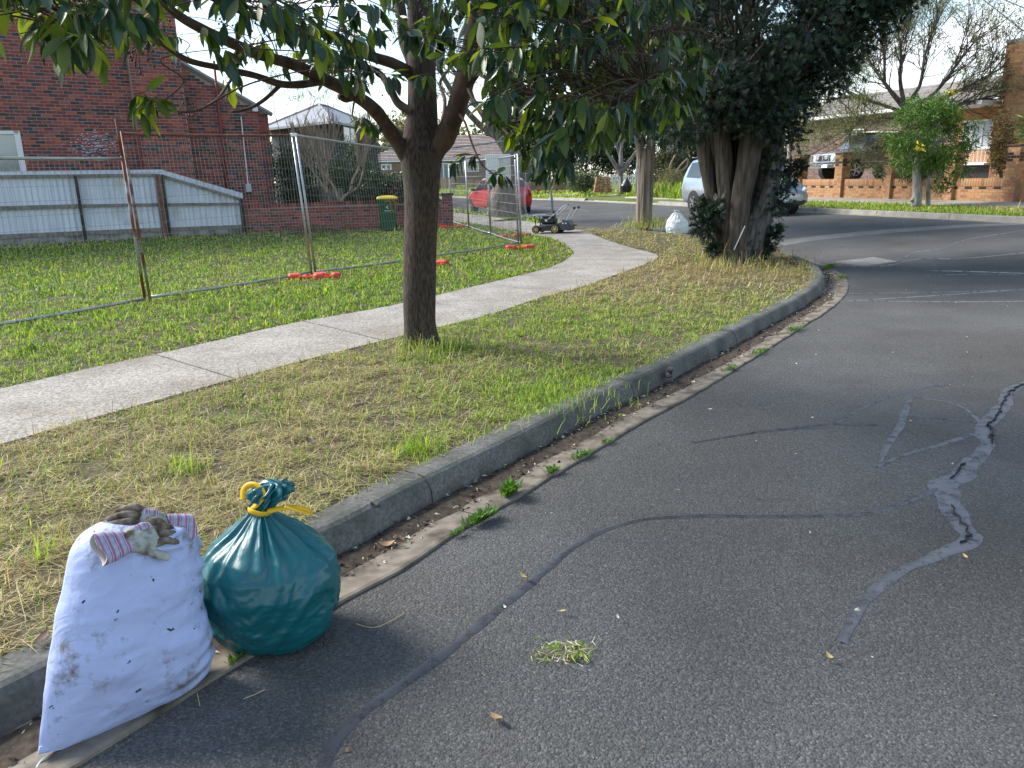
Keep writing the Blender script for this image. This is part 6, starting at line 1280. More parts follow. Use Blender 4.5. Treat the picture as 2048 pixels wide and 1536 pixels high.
# red hatchback
M_RED = mk('red_car_paint', (.52, .008, .022), rough=.28, coat=.6)
rc = gp(1028, 427); rear_c = gp(1030, 429); hdv = Vector((-.37, .93, 0)).normalized(); rcl = Vector((rear_c.x, rear_c.y, 0)) + hdv * 1.9; rcl.z = zr(rcl.x, rcl.y) - .02
red, I_ = car('red_hatchback', 'red small hatchback parked on the side street behind the leaning grey trunk', 'car', rcl, hd_of(hdv), M_RED,
  [(-1.90, .42, .62, .78, .80, .60, .70, .70, .60), (-1.84, .28, .66, .93, .97, .74, .80, .76, .66), (-1.74, .24, .68, 1.0, 1.14, .78, .83, .79, .63), (-1.58, .22, .70, 1.01, 1.40, .80, .845, .80, .58), (-1.3, .20, .70, 1.0, 1.49, .81, .85, .80, .59), (-.3, .20, .70, .97, 1.52, .82, .85, .80, .61), (.35, .20, .70, .95, 1.48, .82, .85, .80, .60), (1.05, .20, .70, .95, 1.06, .82, .85, .78, .66), (1.55, .22, .66, .84, .90, .80, .83, .74, .62), (1.85, .26, .55, .68, .74, .72, .76, .66, .52), (1.92, .34, .48, .55, .58, .58, .62, .56, .44)],
  [(-1.42, -.42, -1.25, -.35), (-.34, .95, -.28, .42)], (1.02, .40), (-1.76, -1.60), (-1.22, 1.25), .29)
for sg in (1, -1): MB().tube([(-1.83, sg * .66, 1.05), (-1.87, sg * .69, .90), (-1.88, sg * .70, .76)], [.05, .085, .05], 8, flat=.6).build('tail_lamp', M_LAMPR, red, world=False, smooth=True)
MB().box((.62, .92, 1.0), (.14, .16, .12)).build('wing_mirror', M_TRIMB, red, world=False); MB().box((.62, -.92, 1.0), (.14, .16, .12)).build('wing_mirror', M_TRIMB, red, world=False); plate(red, -1.925, 0, .72, -1); MB().bbox((-1.86, 0, .33), (.12, 1.3, .1), .02).build('bumper_trim', M_TRIMB, red, world=False)
# silver people mover
M_SIL = mk('silver_blue_paint', (.40, .46, .53), rough=.25, metal=.55, coat=.5)
fr_ = gp(1592, 430); hv = Vector((.295, -.955, 0)).normalized(); lf = Vector((*uv(16.75, 0), 0))
D_ = 23.9; p0 = at(1617, 425, D_); cl_c = Vector((p0.x, p0.y, 0)) + Vector((-.94, -.342, 0)) * .88 - hv * 2.35; cl_c.z = zr(cl_c.x, cl_c.y) - .0
sil, I_ = car('silver_people_mover', 'silver blue people mover parked behind the cypress stems facing the camera', 'car', cl_c, hd_of(hv), M_SIL,
  [(-2.40, .45, .70, 1.0, 1.05, .70, .82, .78, .70), (-2.34, .30, .75, 1.10, 1.25, .80, .87, .82, .72), (-2.22, .26, .78, 1.12, 1.55, .84, .89, .84, .68), (-2.05, .24, .78, 1.10, 1.72, .85, .90, .84, .66), (-1.2, .22, .78, 1.06, 1.78, .86, .90, .85, .69), (.2, .22, .76, 1.02, 1.78, .86, .90, .85, .70), (.85, .22, .74, 1.0, 1.68, .86, .90, .85, .68), (1.75, .22, .72, .98, 1.10, .86, .90, .82, .70), (2.1, .24, .66, .86, .95, .84, .88, .78, .64), (2.32, .28, .58, .70, .78, .78, .82, .70, .54), (2.40, .34, .46, .56, .60, .66, .70, .60, .46)],
  [(-2.1, -1.15, -1.95, -1.15), (-1.08, .1, -1.08, .1), (.17, 1.55, .17, .85)], (1.72, .88), (-2.30, -2.12), (-1.45, 1.45), .32)
for sg in (1, -1): MB().tube([(2.18, sg * .76, .80), (2.28, sg * .70, .74), (2.34, sg * .58, .70)], [.05, .09, .05], 8, flat=.7).build('headlight', M_LAMPC, sil, world=False, smooth=True)
for z, w_ in ((.66, .9), (.62, .8)): MB().tube([(2.36, -w_ / 2, z), (2.41, 0, z - .03), (2.36, w_ / 2, z)], .014, 6).build('grille_bar', M_CHROME, sil, world=False)
MB().tube([(2.30, -.62, .64), (2.395, 0, .645), (2.30, .62, .64)], .03, 6).build('grille', M_TRIMB, sil, world=False); MB().bbox((2.37, 0, .36), (.1, 1.2, .12), .02).build('lower_intake', M_TRIMB, sil, world=False)
for sg in (1, -1): MB().tube([(2.29, sg * .74, .40), (2.36, sg * .60, .40)], .05, 8).build('fog_lamp', M_TRIMB, sil, world=False)
MB().tube([(2.40, -.5, .43), (2.43, 0, .43), (2.40, .5, .43)], .012, 6).build('grille_bar', M_CHROME, sil, world=False); plate(sil, 2.435, 0, .44, 1, '1LX 4FJ'); MB().bbox((1.2, .98, 1.05), (.1, .2, .14), .02).build('wing_mirror', M_SIL, sil, world=False); MB().bbox((1.2, -.98, 1.05), (.1, .2, .14), .02).build('wing_mirror', M_SIL, sil, world=False)
MB().box((-2.1, 0, 1.80), (.12, 1.2, .03)).build('roof_spoiler', M_SIL, sil, world=False)
# brown and white off road wagon in the yard
M_BRN = mk('brown_grey_paint', (.10, .085, .075), rough=.3, coat=.5); M_CRM = mk('cream_paint', (.62, .58, .5), rough=.35)
hs = Vector((-.965, -.26, 0)).normalized(); fp = at(1650, 352, 33.8); sc_ = Vector((fp.x, fp.y, 1.31)) - hs * 2.25 + Vector((0, .2, 0))
suv, I_ = car('off_road_wagon', 'brown and cream off road wagon with bull bar parked behind the orange brick wall', 'car', sc_, hd_of(hs), M_BRN,
  [(-2.30, .50, .85, 1.15, 1.20, .75, .85, .82, .76), (-2.26, .45, .88, 1.18, 1.70, .80, .89, .85, .74), (-2.15, .42, .88, 1.18, 1.84, .82, .90, .86, .74), (0, .42, .88, 1.16, 1.87, .83, .90, .86, .75), (.55, .42, .88, 1.16, 1.82, .83, .90, .86, .73), (.98, .42, .88, 1.14, 1.20, .83, .90, .85, .76), (1.6, .45, .88, 1.08, 1.16, .83, .90, .84, .76), (2.18, .5, .86, 1.02, 1.11, .82, .88, .82, .76), (2.25, .55, .82, .98, 1.04, .78, .85, .78, .72)],
  [(-2.1, -1.2, -2.05, -1.2), (-1.13, -.25, -1.13, -.25), (-.18, .85, -.18, .52)], (.98, .56), (-2.285, -2.265), (-1.4, 1.4), .39, .25)
MB().bbox((2.262, 0, .88), (.03, 1.45, .34), .008).build('front_panel', M_CRM, suv, world=False); MB().bbox((2.285, 0, .88), (.03, .84, .25), .008).build('grille', M_TRIMB, suv, world=False)
for k in range(5): MB().box((2.305, 0, .79 + k * .045), (.01, .82, .014)).build('grille_slat', M_CHROME, suv, world=False)
for sg in (1, -1): MB().lathe((2.28, sg * .56, .88), [(.115, 0), (.11, .03), (.09, .035)], 18, ax=(1, 0, 0)).build('headlight', M_LAMPC, suv, world=False); MB().lathe((2.40, sg * .27, .92), [(.08, -.04), (.09, 0), (.085, .012)], 14, ax=(1, 0, 0)).build('spot_lamp', M_LAMPC, suv, world=False)
MB().bbox((2.38, 0, .56), (.18, 1.75, .16), .03).build('bumper', M_CHROME, suv, world=False); b = MB()
for z in (.72, 1.0): b.tube([(2.44, -.72, z), (2.5, -.6, z), (2.5, .6, z), (2.44, .72, z)], .022, 8)
for y in (-.58, -.2, .2, .58): b.tube([(2.5, y, .6), (2.5, y, 1.02)], .02, 8)
b.build('bull_bar', M_CHROME, suv, world=False); plate(suv, 2.49, .35, .56, 1)
b = MB(); b.tube([(-1.8, -.62, 1.95), (.4, -.62, 1.95)], .015, 6); b.tube([(-1.8, .62, 1.95), (.4, .62, 1.95)], .015, 6)
for x in np.linspace(-1.7, .35, 6): b.tube([(x, -.62, 1.94), (x, .62, 1.94)], .014, 6); b.tube([(x, -.62, 1.86), (x, -.62, 1.95)], .012, 4); b.tube([(x, .62, 1.86), (x, .62, 1.95)], .012, 4)
b.build('roof_rack', M_CRM, suv, world=False); MB().bbox((0, 0, 1.885), (2.9, 1.3, .02), .006).build('roof_panel', M_CRM, suv, world=False)
for sg in (1, -1): MB().bbox((.8, sg * 1.0, 1.18), (.08, .2, .16), .02).build('wing_mirror', M_TRIMB, suv, world=False); MB().box((0, sg * .905, .72), (3.6, .012, .03)).build('side_trim', M_CHROME, suv, world=False)
# ------------------------------------------------------------ lawn mower
mp0 = gp(1105, 466, .14); mo = empty('lawn_mower', mp0, hd_of((-.94, .34)), label='black petrol lawn mower with yellow wheel hubs standing at the path corner', cat='lawn mower')
def mb_(b, nm, mt, sm=False, par=None): return b.build(nm, mt, par or mo, smooth=sm, world=False)
M_BLK = mk('mower_black', (.018, .020, .022), (.03, .032, .036), scale=6, rough=.5); M_SLATE = mk('mower_slate', (.05, .06, .075), rough=.5); M_HUB = mk('hub_yellow', (.55, .48, .18), rough=.5); M_ALU = mk('mower_silver', (.5, .5, .5), rough=.35, metal=.6)
b = MB(); rings = []                                             # deck; x forward (left in view)
for x, w_, z0, z1 in ((-.28, .20, .10, .20), (-.22, .24, .08, .26), (.1, .25, .07, .24), (.34, .24, .07, .20), (.44, .18, .08, .17), (.48, .08, .09, .14)): rings.append([Vector((x, y * w_, z)) for y, z in ((-1, z0), (-1, z1 - .04), (-.8, z1), (.8, z1), (1, z1 - .04), (1, z0))])
b.sweep(rings); mb_(b, 'deck', M_BLK)
for x, r in ((.38, .105), (-.15, .125)):
    for sg in (1, -1):
        w_ = mb_(MB().lathe((x, sg * .27, r), [(r * .7, -.025), (r, -.022), (r, .022), (r * .72, .026)], 24, ax=(0, 1, 0)), 'wheel', M_TYRE); mb_(MB().lathe((x, sg * .285, r), [(r * .74, 0), (r * .7, sg * .018), (r * .5, sg * .008), (r * .2, sg * .02)], 20, ax=(0, 1, 0)), 'hub', M_HUB, par=w_)
        b = MB()
        for k in range(5): a = k * 1.2566 + .3; b.box((x + math.cos(a) * r * .45, sg * .302, r + math.sin(a) * r * .45), (r * .35, .01, r * .12), ex=(math.cos(a), 0, math.sin(a)), ez=(-math.sin(a), 0, math.cos(a)))
        mb_(b, 'hub_slot', M_BLK, par=w_)
b = MB(); b.bbox((.10, 0, .33), (.40, .36, .20), .05); b.bbox((.10, 0, .44), (.34, .32, .06), .03); mb_(b, 'engine', M_BLK); b = MB(); b.lathe((.12, 0, .455), [(.12, 0), (.125, .03), (.10, .05), (.04, .055)], 20); mb_(b, 'recoil_cover', M_BLK, True)
b = MB(); b.lathe((-.02, -.10, .40), [(.04, 0), (.045, .05), (.03, .08), (.02, .09)], 12); mb_(b, 'fuel_cap', M_BLK, True); b = MB(); b.bbox((.27, -.08, .30), (.06, .12, .10), .015); mb_(b, 'muffler', M_ALU)
mb_(MB().bbox((.12, .184, .34), (.07, .006, .05), .002), 'badge', M_WHITE)
b = MB(); rings = []
for x, w_, z0, z1 in ((-.24, .24, .10, .32), (-.34, .25, .10, .36), (-.48, .24, .08, .34), (-.56, .2, .08, .22)): rings.append([Vector((x, y * w_, z)) for y, z in ((-1, z0), (-1, z1 - .05), (-.85, z1), (.85, z1), (1, z1 - .05), (1, z0))])
b.sweep(rings); mb_(b, 'rear_chute', M_SLATE); 
for dx in (-.36, -.44): mb_(MB().lathe((dx, .246, .27), [(.022, 0), (.022, .012)], 12, ax=(0, 1, 0)), 'bolt_cap', M_WHITE)
for sg in (1, -1):
    mb_(MB().tube([(.40, sg * .2, .2), (.43, sg * .2, .38), (.44, sg * .2, .46)], .014, 8), 'front_strut', M_BLK)
    mb_(MB().tube(cat([Vector((-.44, sg * .22, .34)), Vector((-.50, sg * .22, .44)), Vector((-.58, sg * .22, .58)), Vector((-.65, sg * .22, .66))], 4), .013, 8), 'lower_handle', M_ALU)
    mb_(MB().tube(cat([Vector((-.64, sg * .21, .66)), Vector((-.55, sg * .21, .70)), Vector((-.40, sg * .2, .73)), Vector((-.22, sg * .2, .58)), Vector((-.08, sg * .2, .48)), Vector((.05, sg * .2, .38))], 4), .013, 8), 'folded_handle', M_ALU); mb_(MB().lathe((-.66, sg * .22, .66), [(.035, -.02), (.035, .02)], 12, ax=(0, 1, 0)), 'pivot_knob', M_TRIMB); mb_(MB().lathe((-.1, sg * .22, .56), [(.03, -.02), (.03, .02)], 12, ax=(0, 1, 0)), 'pivot_knob', M_TRIMB)
mb_(MB().tube(cat([Vector((-.1, -.2, .475)), Vector((.2, -.2, .475)), Vector((.43, -.2, .47)), Vector((.47, -.14, .47)), Vector((.47, .14, .47)), Vector((.43, .2, .47)), Vector((.2, .2, .475)), Vector((-.1, .2, .475))], 4), .014, 8), 'handle_bar', M_ALU); mb_(MB().tube([(-.40, -.2, .735), (-.40, .2, .735)], .013, 8), 'crossbar', M_TRIMB)
# ------------------------------------------------------------ overhead wires, poles
M_POLE = mk('grey_blue_pole', (.36, .42, .48), rough=.5, metal=.3)
pb = gp(1106, 432, .13); tag(MB().tube([pb, at(1096, 296, pb.y)], .042, 10).build('sign_pole', M_POLE, smooth=True), 'grey steel sign pole on the small lawn left of the mower handle', 'pole'); tp = at(1096, 296, pb.y)
tag(MB().bbox(tp + Vector((0, -.05, -.45)), (.10, .03, .85), .005).build('sign_plate', mk('pale_sign', (.6, .66, .75), rough=.5)), 'narrow pale sign plate on the pole seen edge on through the leaves', 'sign')
pq = Vector((*uv(18.4, 40), .5)); tag(MB().tube([gp(1273, 388, .4), at(1279, 250, gp(1273, 388, .4).y)], .07, 10).build('street_pole', M_POLE, smooth=True), 'thin pale pole beside the fissured trunk across the street', 'pole')
for a, bb_, lb in (((1968, 0), (2050, 64), 'upper power line crossing the sky at top right'), ((2010, 0), (2048, 16), 'second power line near the corner at top right')):
    A_ = at(*a, 24); B_ = at(*bb_, 21); d = B_ - A_; tag(MB().tube([A_ - d * 3, A_, B_, B_ + d * 3], .013, 5).build('power_line', M_TRIMB), lb, 'power line', 'overhead power lines')
# ------------------------------------------------------------ right side planting
def rtree():
    B0 = None
    for yy in np.arange(404, 392, -.5):
        q = gp(1832, yy, .2)
    x, y = uv(19.5, 12.3)
    D = 23.0; p = at(1834, 400, D); B0 = Vector((p.x, p.y, zfar(p.x, p.y))); root = empty('young_tree', B0, label='round bright green street tree with forked pale grey trunk before the orange wall', cat='tree')
    MT = bark('pale_grey_bark', (.16, .15, .14), (.33, .31, .29), sc=9, st=(1, 1, .4), bump=.01); P = lambda px, py, dy=0: at(px, py, D + dy)
    b = MB(); b.tube(cat([B0, P(1835, 380), P(1833, 340), P(1838, 300), P(1846, 250), P(1850, 210)], 4), [.15, .11, .10, .09, .07, .03], 12, wob=.15); b.build('trunk', MT, root, smooth=True); MB().tube(cat([B0, P(1828, 398), P(1822, 403)], 3), [.1, .09, .05], 8).build('root_flare', MT, root, smooth=True)
    b = MB(); b.tube(cat([Vector((P(1858, 400).x, D, B0.z)), P(1856, 380), P(1858, 340), P(1864, 300), P(1880, 250)], 4), [.07, .055, .05, .045, .02], 10, wob=.15); b.build('stem', MT, root, smooth=True)
    cl_ = []
    for i in range(46):
        a = random.uniform(0, 6.28); r = math.sqrt(random.random()); px = 1858 + 82 * r * math.cos(a); py = 272 + 78 * r * math.sin(a); cl_.append((*P(px, py, random.uniform(-1, 1) * (1.1 - r * .6)), .30, .30, .24))
    for px, py in ((1800, 230), (1830, 205), (1880, 195), (1912, 225), (1938, 290), (1925, 340), (1880, 365), (1900, 350), (1790, 290), (1800, 330), (1840, 330), (1945, 250), (1885, 372)): cl_.append((*P(px, py), .26, .26, .22))
    foliage('crown', cl_, 11000, .13, .028, [fm('bright_leaf', (.075, .17, .016)), fm('mid_leaf', (.035, .09, .012)), fm('sun_leaf', (.13, .22, .02))], root, droop=.5, wts=[.45, .33, .22], shell=.35, kind='stuff')
    foliage('yellow_leaves', [(*P(1842, 292, -1.0), .1, .1, .08), (*P(1905, 182, -.2), .15, .1, .07), (*P(1893, 275, -.9), .05, .05, .05)], 60, .10, .04, [mk('yellow_leaf', (.65, .55, .02), rough=.6)], root, kind='stuff')
    b = MB()
    for c in cl_[::2]: q = Vector(c[:3]); b.tube(cat([P(1846, 300), P(1850, 270).lerp(q, .5), q], 3), [.03, .008], 4, cap=False)
    tag(b.build('inner_branches', MT, root), kind='stuff')
rtree()
def wattle():
    D = 28.5; base = at(1812, 352, D); base.z = 1.31; root = empty('wattle_tree', base, label='large sparse half bare tree with fine twigs spreading behind the green street tree', cat='tree'); MT = bark('wattle_bark', (.055, .042, .035), (.13, .105, .09), sc=12, bump=.01); P = lambda px, py, dy=0: at(px, py, D + dy)
    MB().tube(cat([base, P(1812, 300), P(1815, 240), P(1805, 205)], 4), [.2, .17, .15, .12], 10, wob=.2).build('trunk', MT, root, smooth=True); tips = []; b = MB()
    for pl, r in (([(1812, 215), (1780, 180), (1750, 140), (1735, 120)], .09), ([(1808, 205), (1800, 160), (1802, 100), (1790, 40)], .08), ([(1812, 210), (1840, 170), (1850, 110), (1870, 50)], .08), ([(1815, 220), (1870, 185), (1920, 120), (1960, 70)], .08), ([(1818, 230), (1890, 195), (1960, 160), (2030, 120)], .08), ([(1815, 235), (1900, 215), (1990, 190), (2060, 165)], .07), ([(1808, 225), (1750, 205), (1700, 195), (1650, 200)], .07), ([(1808, 240), (1760, 235), (1720, 245), (1690, 270)], .06), ([(1812, 240), (1870, 225), (1950, 200), (2040, 200)], .06), ([(1805, 215), (1770, 165), (1770, 110), (1760, 80)], .06)):
        q = cat([P(x, y, random.uniform(-.3, .3) * i) for i, (x, y) in enumerate(pl)], 4); MB().tube(q, [r * (1 - .7 * i / (len(q) - 1)) for i in range(len(q))], 7, wob=.2).build('limb', MT, root, smooth=True)
        for k in range(4, len(q)):
            for j in range(2): d = (q[k] - q[k - 1]).normalized() + Vector((random.gauss(0, .45), random.gauss(0, .5), random.gauss(.1, .4))); twigs(b, q[k], d, random.uniform(.7, 1.2), .022, 3, spread=.4, up=.18, kids=(2, 3), tips=tips, minr=.006)
    tag(b.build('twigs', MT, root), kind='stuff'); random.shuffle(tips); cl_ = []
    for t, d in tips:
        x, y = pj(t)
        if random.random() < (.8 if (x < 1740 or y > 150) else .65): cl_.append((*t, .16, .16, .14))
    for x, y in ((1600, 215), (1620, 250), (1640, 275), (1610, 270), (1660, 245), (1680, 235), (1700, 262), (1720, 282), (1740, 300), (1750, 320), (1765, 275), (1735, 250), (1650, 220), (1690, 205), (1755, 240), (1770, 215), (1590, 240), (1760, 340), (1600, 285), (1580, 215), (1625, 225), (1668, 262), (1700, 225), (1720, 205), (1740, 190), (1640, 195), (1690, 245), (1715, 310)): cl_.append((*P(x, y, random.uniform(-1.5, .5)), .42, .38, .32))
    foliage('leaves', cl_, 38000, .10, .02, [fm('wattle_leaf', (.12, .16, .035)), fm('wattle_grey', (.09, .11, .045)), fm('wattle_yellow', (.22, .24, .04))], root, droop=.8, wts=[.45, .35, .2], shell=.2, kind='stuff')
wattle()
def shrub(name, label, cat_, px, py, Y, cl_, n, L_, W, mats, wts=None, stem=None, droop=.3, shell=.4, group=None):
    base = at(px, py, Y); root = empty(name, base, label=label, cat=cat_, group=group); foliage('foliage', cl_, n, L_, W, mats, root, droop=droop, wts=wts, shell=shell, kind='stuff')
    top = Vector(cl_[0][:3]); MB().tube([base - Vector((0, 0, .2)), base.lerp(top, .6)], .05, 6).build('stem', M_TWIG, root); return root
G_D = fm('shrub_dark', (.018, .042, .016)); G_M = fm('shrub_mid', (.045, .085, .022)); G_G = fm('shrub_grey_green', (.11, .13, .075)); G_B = fm('shrub_bright', (.10, .20, .02)); G_R = fm('conifer_brown', (.12, .07, .02)); G_R2 = fm('conifer_olive', (.07, .07, .02)); G_S = fm('straw_shrub', (.23, .19, .12))
def col(px0, px1, py0, py1, Y, r, n=30, dj=.5): return [(*at(random.uniform(px0, px1), random.uniform(py0, py1), Y + random.uniform(-dj, dj)), r, r, r) for _ in range(n)]
shrub('brown_conifer', 'upright browning conifer beside the right hand brick pier', 'shrub', 2005, 350, 24.6, col(1988, 2022, 250, 340, 24.6, .22, 24) + col(1995, 2016, 215, 250, 24.6, .15, 8) , 5200, .07, .03, [G_R, G_R2], [.6, .4])
shrub('palm_shrub', 'spiky pale green leaves at the right frame edge above the pier', 'shrub', 2050, 330, 25, col(2036, 2075, 245, 275, 25, .2, 8), 260, .5, .03, [G_B, G_M], droop=.2)
shrub('blue_green_conifer', 'low blue green conifer behind the wall between the middle piers', 'shrub', 1820, 352, 26, col(1808, 1850, 325, 350, 26, .25, 12) + col(1745, 1770, 335, 352, 26, .14, 5), 2600, .09, .03, [G_G, G_D], [.4, .6])
shrub('hedge_shrub', 'green shrub behind the wall right of the street tree', 'shrub', 1930, 352, 25.5, col(1885, 1925, 300, 345, 25.5, .25, 12), 2200, .1, .035, [G_M, G_D], [.5, .5])
# ------------------------------------------------------------ left garden behind the low wall
Yg = 25.6
shrub('dark_hedge_shrub', 'tall dark green shrub against the corner of the red brick house', 'shrub', 600, 412, Yg, col(560, 625, 300, 400, Yg + .6, .42, 34), 9000, .08, .035, [G_D, G_M], [.75, .25])
shrub('dark_conical_shrub', 'dark dense conifer shrub behind the two pruned bare trees', 'shrub', 700, 412, Yg, col(650, 745, 320, 400, Yg + 1.6, .4, 34) + col(675, 712, 285, 320, Yg + 1.6, .25, 8), 9500, .08, .035, [G_D, G_M], [.8, .2])
cam_r = shrub('camellia_bush', 'glossy dark camellia bush with pink red flowers behind the green bin', 'shrub', 770, 412, Yg - .2, col(720, 835, 362, 412, Yg - .2, .36, 26) + col(745, 800, 350, 370, Yg - .2, .25, 7), 5200, .09, .05, [G_D, fm('camellia_shine', (.03, .06, .03), rough=.25)], [.6, .4])
M_FLO = mk('pink_red_flower', (.55, .03, .07), (.65, .12, .16), scale=20, rough=.7)
for px, py in ((784, 383), (790, 375), (775, 392), (812, 394), (766, 402), (797, 402), (745, 398)):
    p = at(px, py, Yg - .65); b = MB()
    for ring_, nn_, rr_ in ((0, 6, .05), (1, 5, .03)):
        for k in range(nn_):
            a = k * 6.283 / nn_ + ring_ * .5; d = Vector((math.cos(a), -.3 - ring_ * .2, math.sin(a))); s = d.cross(Vector((0, 1, 0))).normalized() * rr_ * .5; b.add([p, p + d * rr_ * .6 + s, p + d * rr_, p + d * rr_ * .6 - s], [(0, 1, 2, 3)])
    b.build('flower', M_FLO, cam_r)
def baretree(name, label, px, py, Y, forks, mat, L_=.8, depth=4, r=.05, spread=.35, up=.25, leaves=None, kids=(2, 3), minr=.005, nst=2):
    base = at(px, py, Y); root = empty(name, base, label=label, cat='tree'); b = MB(); tips = []
    for i, fk_ in enumerate(forks):
        q = cat([at(*(p + (Y,)) if len(p) == 2 else p) for p in fk_], 4); MB().tube(q, [r * (1 - .5 * k / (len(q) - 1)) for k in range(len(q))], 8, wob=.2).build('trunk' if i == 0 else 'limb', mat, root, smooth=True)
        for k in range(nst): twigs(b, q[-1 - k], (q[-1] - q[-2]), L_, r * .45, depth, spread=spread, up=up, kids=kids, tips=tips, minr=minr)
    tag(b.build('twigs', mat, root), kind='stuff')
    if leaves: foliage('leaves', [(*t, leaves[1], leaves[1], leaves[1]) for t, d in tips if random.random() < leaves[3]], leaves[0], leaves[4], leaves[4] * .35, leaves[2], root, kind='stuff')
    return root
M_PALE = bark('pale_twig_bark', (.22, .17, .12), (.38, .31, .23), sc=9, st=(1, 1, .4), bump=.006); M_GREYB = bark('grey_twig_bark', (.14, .125, .11), (.27, .25, .23), sc=9, st=(1, 1, .4), bump=.006)
baretree('pruned_tree', 'left of two bare pruned garden trees with upright pale shoots', 660, 412, Yg - .3, [[(662, 412), (656, 385), (650, 365)], [(656, 388), (640, 362), (630, 350)], [(654, 370), (655, 350), (655, 335)]], M_PALE, L_=.75, depth=3, r=.05, spread=.16, up=.5, kids=(3, 5), minr=.006, nst=3)
baretree('pruned_tree', 'right bare pruned garden tree with thick curved limb before the dark conifer', 682, 412, Yg - .6, [[(676, 415), (690, 392), (715, 375), (724, 350)], [(700, 384), (706, 360), (716, 340)], [(680, 405), (668, 375), (655, 355)]], M_PALE, L_=.85, depth=3, r=.055, spread=.17, up=.5, kids=(3, 5), minr=.006, nst=3)
baretree('wispy_shrub', 'wispy thin branched shrub rising above the end of the brick house', 590, 400, Yg + .2, [[(590, 405), (585, 330), (580, 270)], [(586, 330), (600, 280), (610, 240)], [(584, 340), (566, 290), (556, 250)], [(588, 380), (612, 330), (625, 290)]], M_GREYB, L_=.9, depth=3, r=.022, spread=.4, up=.1, leaves=(1500, .12, [G_G, G_D], .7, .05))
gp_f = empty('paling_fence', at(645, 412, 26.4), label='short grey paling fence behind the pruned trees', cat='fence')
for k, px in enumerate(np.linspace(617, 684, 12)): a = at(px, 376 + random.uniform(-1, 1), 26.4); MB().box(Vector((a.x, 26.4, (a.z + .1) / 2)), (.092, .02, a.z - .1)).build('paling', M_WOODG, gp_f)
for px, py, lb in ((540, 458, 'tangle of cut branches piled at the foot of the low brick wall'), (650, 462, 'second heap of cut sticks beside the first along the brick wall')):
    p = gp(px, py + 4, .15); b = MB()
    for i in range(46): q = p + Vector((random.gauss(0, .55), random.gauss(0, .15), random.uniform(0, .14))); d = Vector((random.gauss(0, 1), random.gauss(0, .3), random.gauss(0, .14))).normalized() * random.uniform(.2, .6); b.tube([q - d, q + Vector((0, 0, .04)), q + d], random.uniform(.005, .013), 4, cap=False)
    tag(b.build('branch_pile', M_TWIG), lb, 'branch pile', kind=None); C.objects[-1]['kind'] = 'stuff'
# ------------------------------------------------------------ far houses
h4 = empty('dark_clad_house', at(660, 380, 44), label='dark clad two storey house with grey hipped metal roof beyond the garden trees', cat='house')
c_ = at(664, 243, 42); l4 = at(540, 243, 47); r4 = at(752, 250, 50); back = l4 + (r4 - c_); ze = c_.z; mid_ = [Vector((v.x, v.y, 0)) for v in (l4, c_, r4, back)]
def house_box(root, cs, z0, z1, mat, roofm, ov=.5, rise=1.3, ridge=.35, apex=None):
    P = [Vector((c.x, c.y, 0)) for c in cs]; n = 4
    for i in range(4):
        a, b2 = P[i], P[(i + 1) % 4]; e = (b2 - a); L_ = e.length; e.normalize(); nrm = Vector((e.y, -e.x, 0)); ctr = sum(P, Vector()) / 4
        if nrm.dot(a - ctr) < 0: nrm = -nrm
        wallpoly(root, 'wall', a, e, [(0, z0), (L_, z0), (L_, z1), (0, z1)], nrm, .2, mat)
    ctr = sum(P, Vector()) / 4; E2 = [ctr + (p - ctr) * (1 + ov / (p - ctr).length) for p in P]; m1 = (E2[0] + E2[1]) / 2; 
    A_ = ctr + (E2[0] - E2[3] + E2[1] - E2[2]) * 0; d = ((E2[1] - E2[0]) + (E2[2] - E2[3])) / 2; L1 = d.length; d2 = ((E2[3] - E2[0]) + (E2[2] - E2[1])) / 2
    if L1 < d2.length: d = d2
    rr = max(.01, d.length - min(L1, d2.length)) / 2; d.normalize(); R0, R1 = ctr - d * rr, ctr + d * rr; b = MB(); V = [p + Vector((0, 0, z1)) for p in E2] + [R0 + Vector((0, 0, z1 + rise)), R1 + Vector((0, 0, z1 + rise))] + [p + Vector((0, 0, z1 - .12)) for p in E2]
    def near(p): return 4 if (p - V[4]).length < (p - V[5]).length else 5
    for i in range(4):
        a, c2 = i, (i + 1) % 4; na, nc = near(V[a]), near(V[c2]); b.add([V[a], V[c2], V[nc]] if na == nc else [V[a], V[c2], V[nc], V[na]], [(0, 1, 2)] if na == nc else [(0, 1, 2, 3)]); b.add([V[a], V[c2], V[6 + c2], V[6 + a]], [(0, 1, 2, 3)])
    b.add([V[6], V[7], V[8], V[9]], [(0, 1, 2, 3)]); o = b.build('roof', roofm, root, fix=True); b = MB()
    for i in range(4): b.tube([V[i] + Vector((0, 0, .03)), V[near(V[i])] + Vector((0, 0, .03))], .07, 6)
    b.tube([V[4] + Vector((0, 0, .03)), V[5] + Vector((0, 0, .03))], .07, 6); b.build('ridge_cap', roofm, o); return V
house_box(h4, [l4, c_, r4, back], 0, ze, M_DKWALL, M_GREYROOF, ov=.6, rise=1.35)
e4 = (Vector((r4.x, r4.y, 0)) - Vector((c_.x, c_.y, 0))); e4.normalize(); n4 = Vector((e4.y, -e4.x, 0))
for k in range(26): a = Vector((c_.x, c_.y, 0)) + e4 * (.2 + k * .33) ; MB().box(a + n4 * .02 + Vector((0, 0, ze / 2)), (.05, .03, ze), ex=e4).build('batten', M_DWOOD, h4)
e5 = (Vector((l4.x, l4.y, 0)) - Vector((c_.x, c_.y, 0))).normalized(); n5 = Vector((-e5.y, e5.x, 0))
for k in range(18): a = Vector((c_.x, c_.y, 0)) + e5 * (.2 + k * .33) ; MB().box(a + n5 * .02 + Vector((0, 0, ze / 2)), (.05, .03, ze), ex=e5).build('batten', M_DWOOD, h4)
